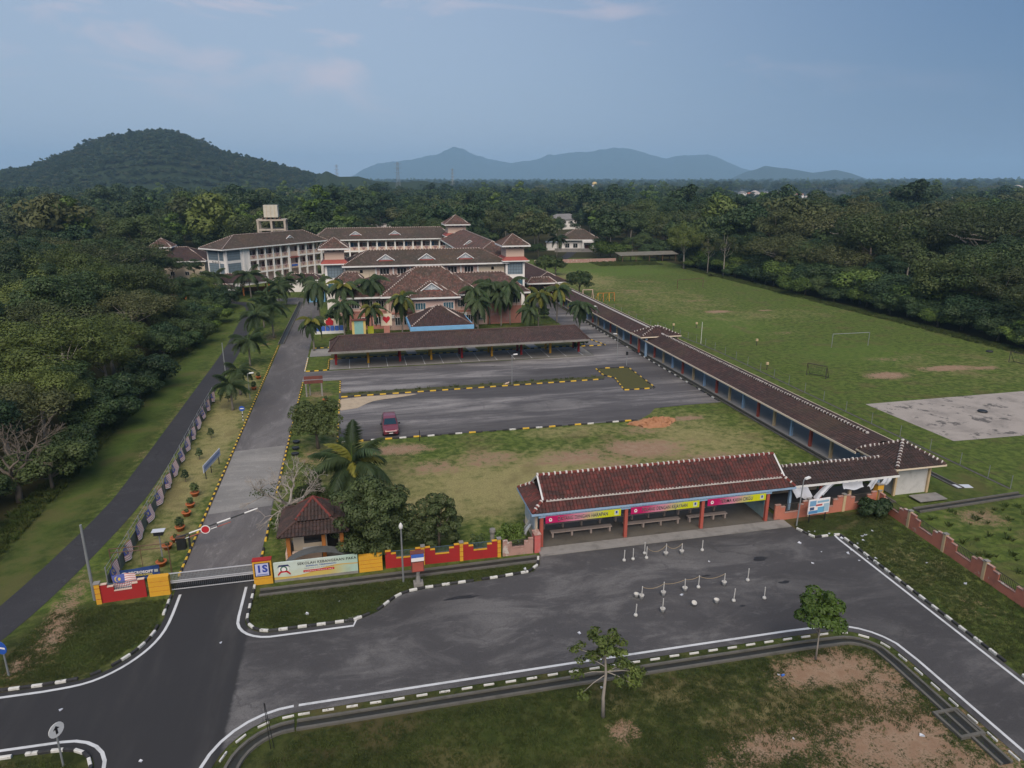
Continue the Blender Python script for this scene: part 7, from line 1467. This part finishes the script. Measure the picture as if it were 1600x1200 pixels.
part('body', loft([lower(-2.1, .62, .32, .62), lower(-2.05, .72, .26, .72), lower(-1.9, .80, .22, .80), lower(-1.5, .84, .2, .88), lower(-1.05, .85, .2, .96), lower(0, .86, .2, 1.0), lower(1.2, .86, .2, 1.0), lower(1.8, .84, .22, .98), lower(2.0, .8, .28, .94), lower(2.06, .72, .32, .85)]), M['carpaint'], car)
def cab(y, wb, wt, zb_, zt): return [(-wb, y, zb_), (wb, y, zb_), (wt, y, zt - .06), (wt*.9, y, zt), (-wt*.9, y, zt), (-wt, y, zt - .06)]
part('cabin', loft([cab(-1.02, .78, .76, .93, 1.0), cab(-.28, .79, .66, .95, 1.54), cab(.3, .80, .67, .95, 1.62), cab(1.2, .80, .67, .95, 1.62), cab(1.75, .79, .65, .95, 1.55), cab(1.98, .76, .72, .92, 1.02)]), M['carpaint'], car)
part('windscreen', MB().add([(-.69, -.98, 1.035), (.69, -.98, 1.035), (.575, -.315, 1.52), (-.575, -.315, 1.52), (-.69, -.93, 1.035), (.69, -.93, 1.035), (.575, -.27, 1.5), (-.575, -.27, 1.5)], [(0,1,2,3),(7,6,5,4),(0,4,5,1),(1,5,6,2),(2,6,7,3),(3,7,4,0)]), glassmat('windscreen', (.015, .035, .05), .08), car)
for s in (-1, 1):
    for y0_, y1_, t0 in ((-.55, .28, .42), (.36, 1.08, 0), (1.16, 1.66, 0)):
        part('side_window', MB().add([(s*.805, y0_, 1.06), (s*.81, y1_, 1.06), (s*.695, y1_, 1.5), (s*.695, y0_ + t0, 1.5)], [(0,1,2,3) if s > 0 else (3,2,1,0)]), M['glass'], car)
    part('headlight', MB().add([(s*.45, -2.075, .66), (s*.74, -2.0, .68), (s*.76, -1.88, .8), (s*.48, -1.98, .77)], [(0,1,2,3) if s > 0 else (3,2,1,0)]), M['inkwhite'], car); part('mirror', MB().box(s*.97 - .1, s*.97 + .1, -.72, -.6, .98, 1.12), M['dark'], car); part('tail_light', MB().box(s*.72 - .08, s*.72 + .08, 2.03, 2.08, .75, 1.0), M['inkred'], car)
    for y_ in (-1.35, 1.3):
        w_ = part('wheel', MB().lathe(0, 0, [(.2, -.1), (.31, -.1), (.325, -.07), (.325, .07), (.31, .1), (.2, .1)], 16), M['dark'], car, loc=(s*.79, y_, .31), rot=(0, R(90), 0)); part('rim', MB().lathe(0, 0, [(.19, -.105), (.19, .105)], 12), M['galv'], w_)
part('grille', MB().box(-.42, .42, -2.115, -2.085, .5, .6), M['dark'], car); part('chrome_strip', MB().box(-.6, .6, -2.1, -2.06, .63, .66), M['inkwhite'], car); part('number_plate', MB().box(-.2, .2, -2.13, -2.118, .4, .48), M['inkwhite'], car); part('lower_grille', MB().box(-.5, .5, -2.105, -2.07, .3, .38), M['dark'], car)
# ------------------------------------------------------------------ playing field: goals, fence, odds
def goal(u0, v0, u1, v1, h, label, mat='white', depth=0, r=.07):
    x0, y0 = G(u0, v0); x1, y1 = G(u1, v1); t = thing('goal', label, 'goal', ((x0 + x1) / 2, (y0 + y1) / 2, 0), math.atan2(y1 - y0, x1 - x0)); w = math.hypot(x1 - x0, y1 - y0) / 2
    for s in (-1, 1): part('upright', MB().tube([(s*w, 0, 0), (s*w, 0, h)], r, 6), M[mat], t)
    part('crossbar', MB().tube([(-w, 0, h + r), (w, 0, h + r)], r, 6), M[mat], t)
    if depth:
        for s in (-1, 1): part('back_stay', MB().tube([(s*w, 0, h), (s*w, depth, .03), (s*w, 0, .03)], r * .8, 6), M[mat], t)
        part('back_bar', MB().tube([(-w, depth, .05), (w, depth, .05)], r * .8, 6), M[mat], t); mb = MB()
        for k in range(13): x = -w + 2 * w * k / 12; mb.tube([(x, .03, h - .02), (x, depth, .1)], .012, 3)
        for k in range(8): f = k / 7; mb.tube([(-w, depth * f, h - (h - .1) * f), (w, depth * f, h - (h - .1) * f)], .012, 3)
        part('net', mb, pm('net_green%d' % int(u0), (.05, .08, .045)), t, kind='stuff')
    return t
goal(1058, 452, 1098, 449, 2.3, 'brown goal frame at the far end of the field', 'rust'); goal(1299, 543, 1356, 540, 2.2, 'full size white goal in the middle of the field', 'galv', r=.05); goal(1260, 586, 1290, 592, 1.7, 'small dark green goal with net near the walkway fence', 'darkrail', 1.0, .05); goal(1576, 566, 1640, 582, 1.7, 'small netted goal cut by the right edge of the picture', 'darkrail', 1.0, .05)
ff = thing('fence', 'low green mesh fence on thin posts between walkway drain and field', 'fence', (55.4, 45, 0)); P = [(55.4, 45), (55.8, 75), (56.0, 102), (53.6, 122), (53.5, 150)]; PP = smooth_path(P, 8)
for i, (x, y) in enumerate(PP): part('post', MB((55.4, 45, 0)).tube([(x, y, 0), (x, y, 1.3)], .03, 5), M['galv'], ff)
for z in (1.28, .1, .65): part('wire', MB((55.4, 45, 0)).tube([(x, y, z) for x, y in PP], .014, 4), M['darkrail'], ff)
structure('fence_footing', ribbon(MB(), PP, .28, .03), M['drain'], 'mossy concrete footing along the field fence')
for u, v, l in ((1088, 513, 'small cream box on the fence line, first from the palms'), (1182, 540, 'small cream box on a fence post halfway along'), (1198, 578, 'cream marker on the fence near the netted goal'), (1052, 515, 'small cream box by the trees')): x, y = G(u, v); t = thing('marker_box', l, 'box', (x, y, 0)); part('stake', MB().box(-.04, .04, -.04, .04, 0, .8), M['darkrail'], t); part('box', MB().box(-.17, .17, -.12, .12, .8, 1.15), M['beigepost'], t)
tag(part('tyre', MB().lathe(0, 0, [(.25, .05), (.45, 0), (.55, .1), (.45, .22), (.25, .18)], 16), M['dark'], loc=(*G(1535, 644), .02)), 'black tyre lying on the concrete court', 'tyre'); tag(part('tyre', MB().lathe(0, 0, [(.25, .05), (.45, 0), (.55, .1), (.45, .22), (.25, .18)], 16), M['dark'], loc=(*G(1546, 550), 0)), 'black tyre on the grass at the right edge of the field', 'tyre')
x, y = G(1111, 432); near_tree('debris_pile', 'small dark heap of cut brush on the far grass', x, y, 1.1, 1.2, .0, 'leafolive', 500, .3, 10, 90, cat='brush heap', r0=.03)
tag(part('paper_sheet', MB().box(-.8, .8, -.35, .35, .01, .04), M['sheet'], loc=(*G(1503, 760), 0), rot=(0, 0, R(-12))), 'white sheet lying on the grass behind the corner hut', 'sheet')
# playground bits, soil heap, litter
x, y = G(945, 470); t = thing('climbing_frame', 'orange and yellow climbing frame beside the field', 'play frame', (x, y, 0)); [part('tube_frame', MB().tube([(dx, -1, 0), (dx + .3, 0, 1.8), (dx, 1, 0)], .06, 6), M['orangepost'] if k % 2 else M['yellow'], t) for k, dx in enumerate((-2, -.7, .7, 2))]; part('top_rail', MB().tube([(-1.7, 0, 1.8), (2.3, 0, 1.8)], .06, 6), M['orangepost'], t)
x, y = G(918, 466); t = thing('swing_frame', 'faded pink swing frame by the round field tree', 'play frame', (x, y, 0)); [part('leg', MB().tube([(dx, dy, 0), (dx, 0, 2.0)], .06, 6), M['pink'], t) for dx in (-1.2, 1.2) for dy in (-.7, .7)]; part('top_bar', MB().tube([(-1.2, 0, 2.0), (1.2, 0, 2.0)], .06, 6), M['pink'], t)
mb = MB(); r = random.Random(3); n, m = 26, 14; V = []
for j in range(m + 1):
    for i in range(n): a = 2 * math.pi * i / n; q_ = 1 - j / m; V.append((2.6 * q_ * math.cos(a) * (1 + .22 * math.sin(3 * a) + r.uniform(-.12, .12)), 1.5 * q_ * math.sin(a), .5 * (1 - q_ ** 1.6) * (1 + .5 * math.sin(a * 2 + 1)) + (r.uniform(-.16, .2) if 0 < j else -.05)))
mb.add(V, [(j*n+i, j*n+(i+1) % n, (j+1)*n+(i+1) % n, (j+1)*n+i) for j in range(m) for i in range(n)]); x, y = G(1021, 662); tag(part('soil_heap', mb, pm('orange_soil', (.36, .18, .095), grime=.7, gscale=2.5, gcol=(.26, .11, .05), bump=1), loc=(x, y, 0)), 'heap of broken orange soil at the car park edge', 'soil heap')
lit = MB(); r = random.Random(4)
LM = [MB().add([(-.08, -.05, .012), (.09, -.04, .05), (.07, .06, .015), (-.06, .05, .06), (-.07, -.05, .0), (.08, -.04, .0), (.06, .05, .0), (-.05, .05, .0)], [(0,1,2,3),(7,6,5,4),(0,4,5,1),(1,5,6,2),(2,6,7,3),(3,7,4,0)]).mesh('litter', M['sheet'])]
spots = [(1230 + r.uniform(10, 150), 825 + r.uniform(0, 60)) for _ in range(14)] + [(1340, 850), (1349, 845), (1330, 860), (1448, 880), (1508, 913), (1460, 950), (1065, 930), (1108, 878), (1217, 1055), (530, 940), (480, 960), (1440, 1150), (1240, 1155), (820, 890), (835, 886), (905, 990), (345, 1005), (95, 1110), (220, 1190), (940, 1075)]
for u, v in spots: x, y = G(u, v); s_ = r.uniform(.7, 1.7); tag(link('litter', LM[0], None, (x, y, .022), (0, 0, r.uniform(0, 6)), (s_, s_, s_)), 'scrap of white litter on the verge or road', 'litter', 'scraps of litter')
x, y = G(1221, 1057); tag(part('bottle', MB().tube([(0, 0, .05), (.16, .03, .05), (.22, .04, .05)], [.06, .06, .025], 8), flat('bottle_blue', (.05, .14, .45)), loc=(x, y, .01)), 'blue plastic bottle on the front lawn', 'bottle')
x, y = G(792, 602); t = thing('cat', 'small pale cat crouching on the car park median', 'cat', (x, y, .09), R(20)); part('body', MB().tube([(-.26, 0, .16), (-.1, 0, .2), (.12, 0, .2), (.24, 0, .24), (.33, 0, .3), (.40, 0, .29)], [.05, .1, .09, .07, .075, .03], 8), M['peach'], t, smooth=True); part('tail', MB().tube([(-.26, 0, .16), (-.42, .06, .1), (-.5, .1, .16)], .025, 5), M['peach'], t); [part('leg', MB().tube([(dx, dy, .15), (dx, dy, .0)], .03, 5), M['peach'], t) for dx in (-.18, .16) for dy in (-.06, .06)]; [part('ear', MB().add([(.3, dy - .025, .35), (.34, dy + .025, .35), (.31, dy, .42)], [(0, 1, 2)]), M['peach'], t) for dy in (-.04, .04)]
# notice boards and letters in front of the administration block
x, y = G(605, 527); t = thing('sign_board', 'white panel with a red heart on it before the administration block', 'sign', (x, y, 0)); hb = part('panel', MB().box(-.95, .95, -.06, .06, 2.1, 4.2), M['cream'], t); part('leg', MB().box(-.5, .5, -.2, .2, 0, 2.09), M['salmon'], t)
part('heart', MB().prism([(0, 2.5), (.62, 3.2), (.62, 3.55), (.4, 3.75), (.15, 3.7), (0, 3.5), (-.15, 3.7), (-.4, 3.75), (-.62, 3.55), (-.62, 3.2)], -.09, -.062, 'y'), M['inkred'], hb)
x, y = G(562, 532); t = thing('sign_board', 'tall yellow framed board with pale blue green panel before the administration block', 'sign', (x, y, 0)); hb = part('frame', MB().box(-1.15, 1.15, -.1, .1, .5, 3.5), pm('pale_yellow_frame', (.60, .46, .16)), t); part('panel', MB().box(-.75, .75, -.13, -.105, .75, 3.4), pm('teal_panel', (.22, .42, .40)), hb); part('hood', MB().box(-1.3, 1.3, -.35, .35, 3.51, 3.72), M['wood'], t); [part('leg', MB().box(s*1.2 - .1, s*1.2 + .1, -.08, .08, 0, .5), M['concrete'], t) for s in (-1, 1)]
x, y = G(580, 529); tag(part('sign_board', MB().box(-.5, .5, -.05, .05, 0, 2.2), pm('lime_board', (.42, .44, .03)), loc=(x, y, 0)), 'small lime yellow panel right of the tall yellow board', 'sign')
x, y = G(516, 521); t = thing('letter_sign', 'low blue block lettering wall with red crest behind the left palms', 'sign', (x, y, 0)); part('plinth', MB().box(-2.6, 2.6, -.3, .3, 0, .5), M['white'], t); [part('letter_block', MB().box(-2.3 + k * .8, -1.65 + k * .8, -.2, .2, .5, 1.35), MATS['panel_blue'], t) for k in range(6)]; part('crest', MB().prism([(-.6, 1.5), (.6, 1.5), (.7, 2.2), (0, 2.9), (-.7, 2.2)], .1, .2, 'y'), M['inkred'], t); part('crest_wall', MB().box(-.9, 1.6, .21, .35, .5, 2.6), M['cream'], t)
# white gear and ladder leaning at the shelter's left end
t = thing('scrap_frame', 'broken white frames leaning on the shelter end wall', 'frame', (11.2, 45.6, 0)); [part('bar', MB().tube([(a, b, 0), (c_, d, 1.5)], .035, 5), M['galv'], t) for a, b, c_, d in ((-.5, -.6, .55, -.3), (-.6, .1, .55, .3), (-.3, .5, .5, .0), (-.1, -.8, .55, .5))]; part('leaning_panel', MB().add([(-.5, -.4, 0), (-.35, .3, 0), (.55, .3, 1.4), (.5, -.3, 1.4)], [(0, 1, 2, 3)]), M['sheet'], t)
t = thing('concrete_urn', 'grey concrete post beside the bush behind the peeling wall', 'post', (8.9, 45.9, 0)); part('shaft', MB().lathe(0, 0, [(.2, 0), (.17, .7), (.24, .9), (.22, 1.1)], 10), M['concrete'], t)
# ------------------------------------------------------------------ grass blades on the lawns (uncountable)
def tuft(seed, nb, h):
    r = random.Random(seed); mb = MB()
    for _ in range(nb):
        a = r.uniform(0, 6.28); x, y = r.gauss(0, .09), r.gauss(0, .09); l = r.uniform(.5, 1) * h; w = .012; dx, dy = math.cos(a), math.sin(a); b = r.uniform(.3, .9) * l
        mb.add([(x - dy*w, y + dx*w, 0), (x + dy*w, y - dx*w, 0), (x + dx*b*.4 + dy*w*.7, y + dy*b*.4 - dx*w*.7, l*.7), (x + dx*b, y + dy*b, l)], [(0, 1, 2, 3)])
    return mb.mesh('tuft', M['grassleaf'])
TU = [tuft(k, 16, .11) for k in range(3)] + [tuft(9, 22, .28), tuft(10, 22, .4)]
def pin(poly, n, seed):
    r = np.random.default_rng(seed); xs = [p[0] for p in poly]; ys = [p[1] for p in poly]; out = []
    while len(out) < n:
        p = (r.uniform(min(xs), max(xs)), r.uniform(min(ys), max(ys)))
        if inside(p, poly): out.append(p)
    return out
gxi, gyi = lambda v: np.searchsorted(gx, v), lambda v: np.searchsorted(gy, v)
pts = []
for poly, n in (([(-6.5, 18), (28, 18), (28, 29.4), (-4, 29.4), (-6, 27)], 15000), ([(-7.7, 39.6), (-6, 38.4), (-1.4, 38.4), (1.6, 40.7), (11, 41.3), (11, 42.2), (-7.5, 42.1)], 5000), ([(-21, 36.5), (-15.5, 36.5), (-13.3, 39.5), (-13.3, 43.2), (-20, 43.2)], 5000), ([(35.3, 41), (41, 44), (39.5, 18), (34.3, 18)], 6500), ([(-17, 18), (-13.4, 18), (-13.4, 29), (-15.4, 30.6), (-20, 30.6)], 1500), ([(32.6, 42.8), (33.1, 41.4), (41, 43.8), (33, 43.6)], 900)):
    for p in pin(poly, n, int(abs(poly[0][0] * 7) + n)):
        i, j = min(gxi(p[0]), nx - 1), min(gyi(p[1]), ny - 1)
        if soil[j, i] > .45 and rnd.random() < min((soil[j, i] - .35) * 2.2, .97): continue
        pts.append((p[0], p[1], 0))
pts = np.array(pts); n = len(pts); instancer('lawn_grass', pts, rng.random(n) * 6.28, rng.uniform(.55, 1.15, n), rng.choice(3, n), TU[:3], 'short cut grass on the verges and front lawn', 'grass')
rp = pin([(-28.4, 46), (-26.2, 46), (-26.6, 110), (-25.5, 140), (-28.5, 140)], 2600, 3) + pin([(101.8, 80), (104.8, 80), (104.8, 205), (101.5, 205)], 3000, 4) + pin([(42.5, 28), (64, 28), (64, 42.6), (42.5, 42.6)], 260, 5) + pin([(-2, 87), (32, 87.6), (32, 87.9), (-2, 87.4)], 60, 6) + pin([(78, 214), (100, 214), (100, 226), (78, 226)], 1500, 7)
rp = np.array([(p[0], p[1], 0.0) for p in rp]); n = len(rp); instancer('rough_grass', rp, rng.random(n) * 6.28, rng.uniform(.5, 1.5, n), rng.choice(2, n), TU[3:], 'long rough grass along the wood edges and waste ground', 'grass')
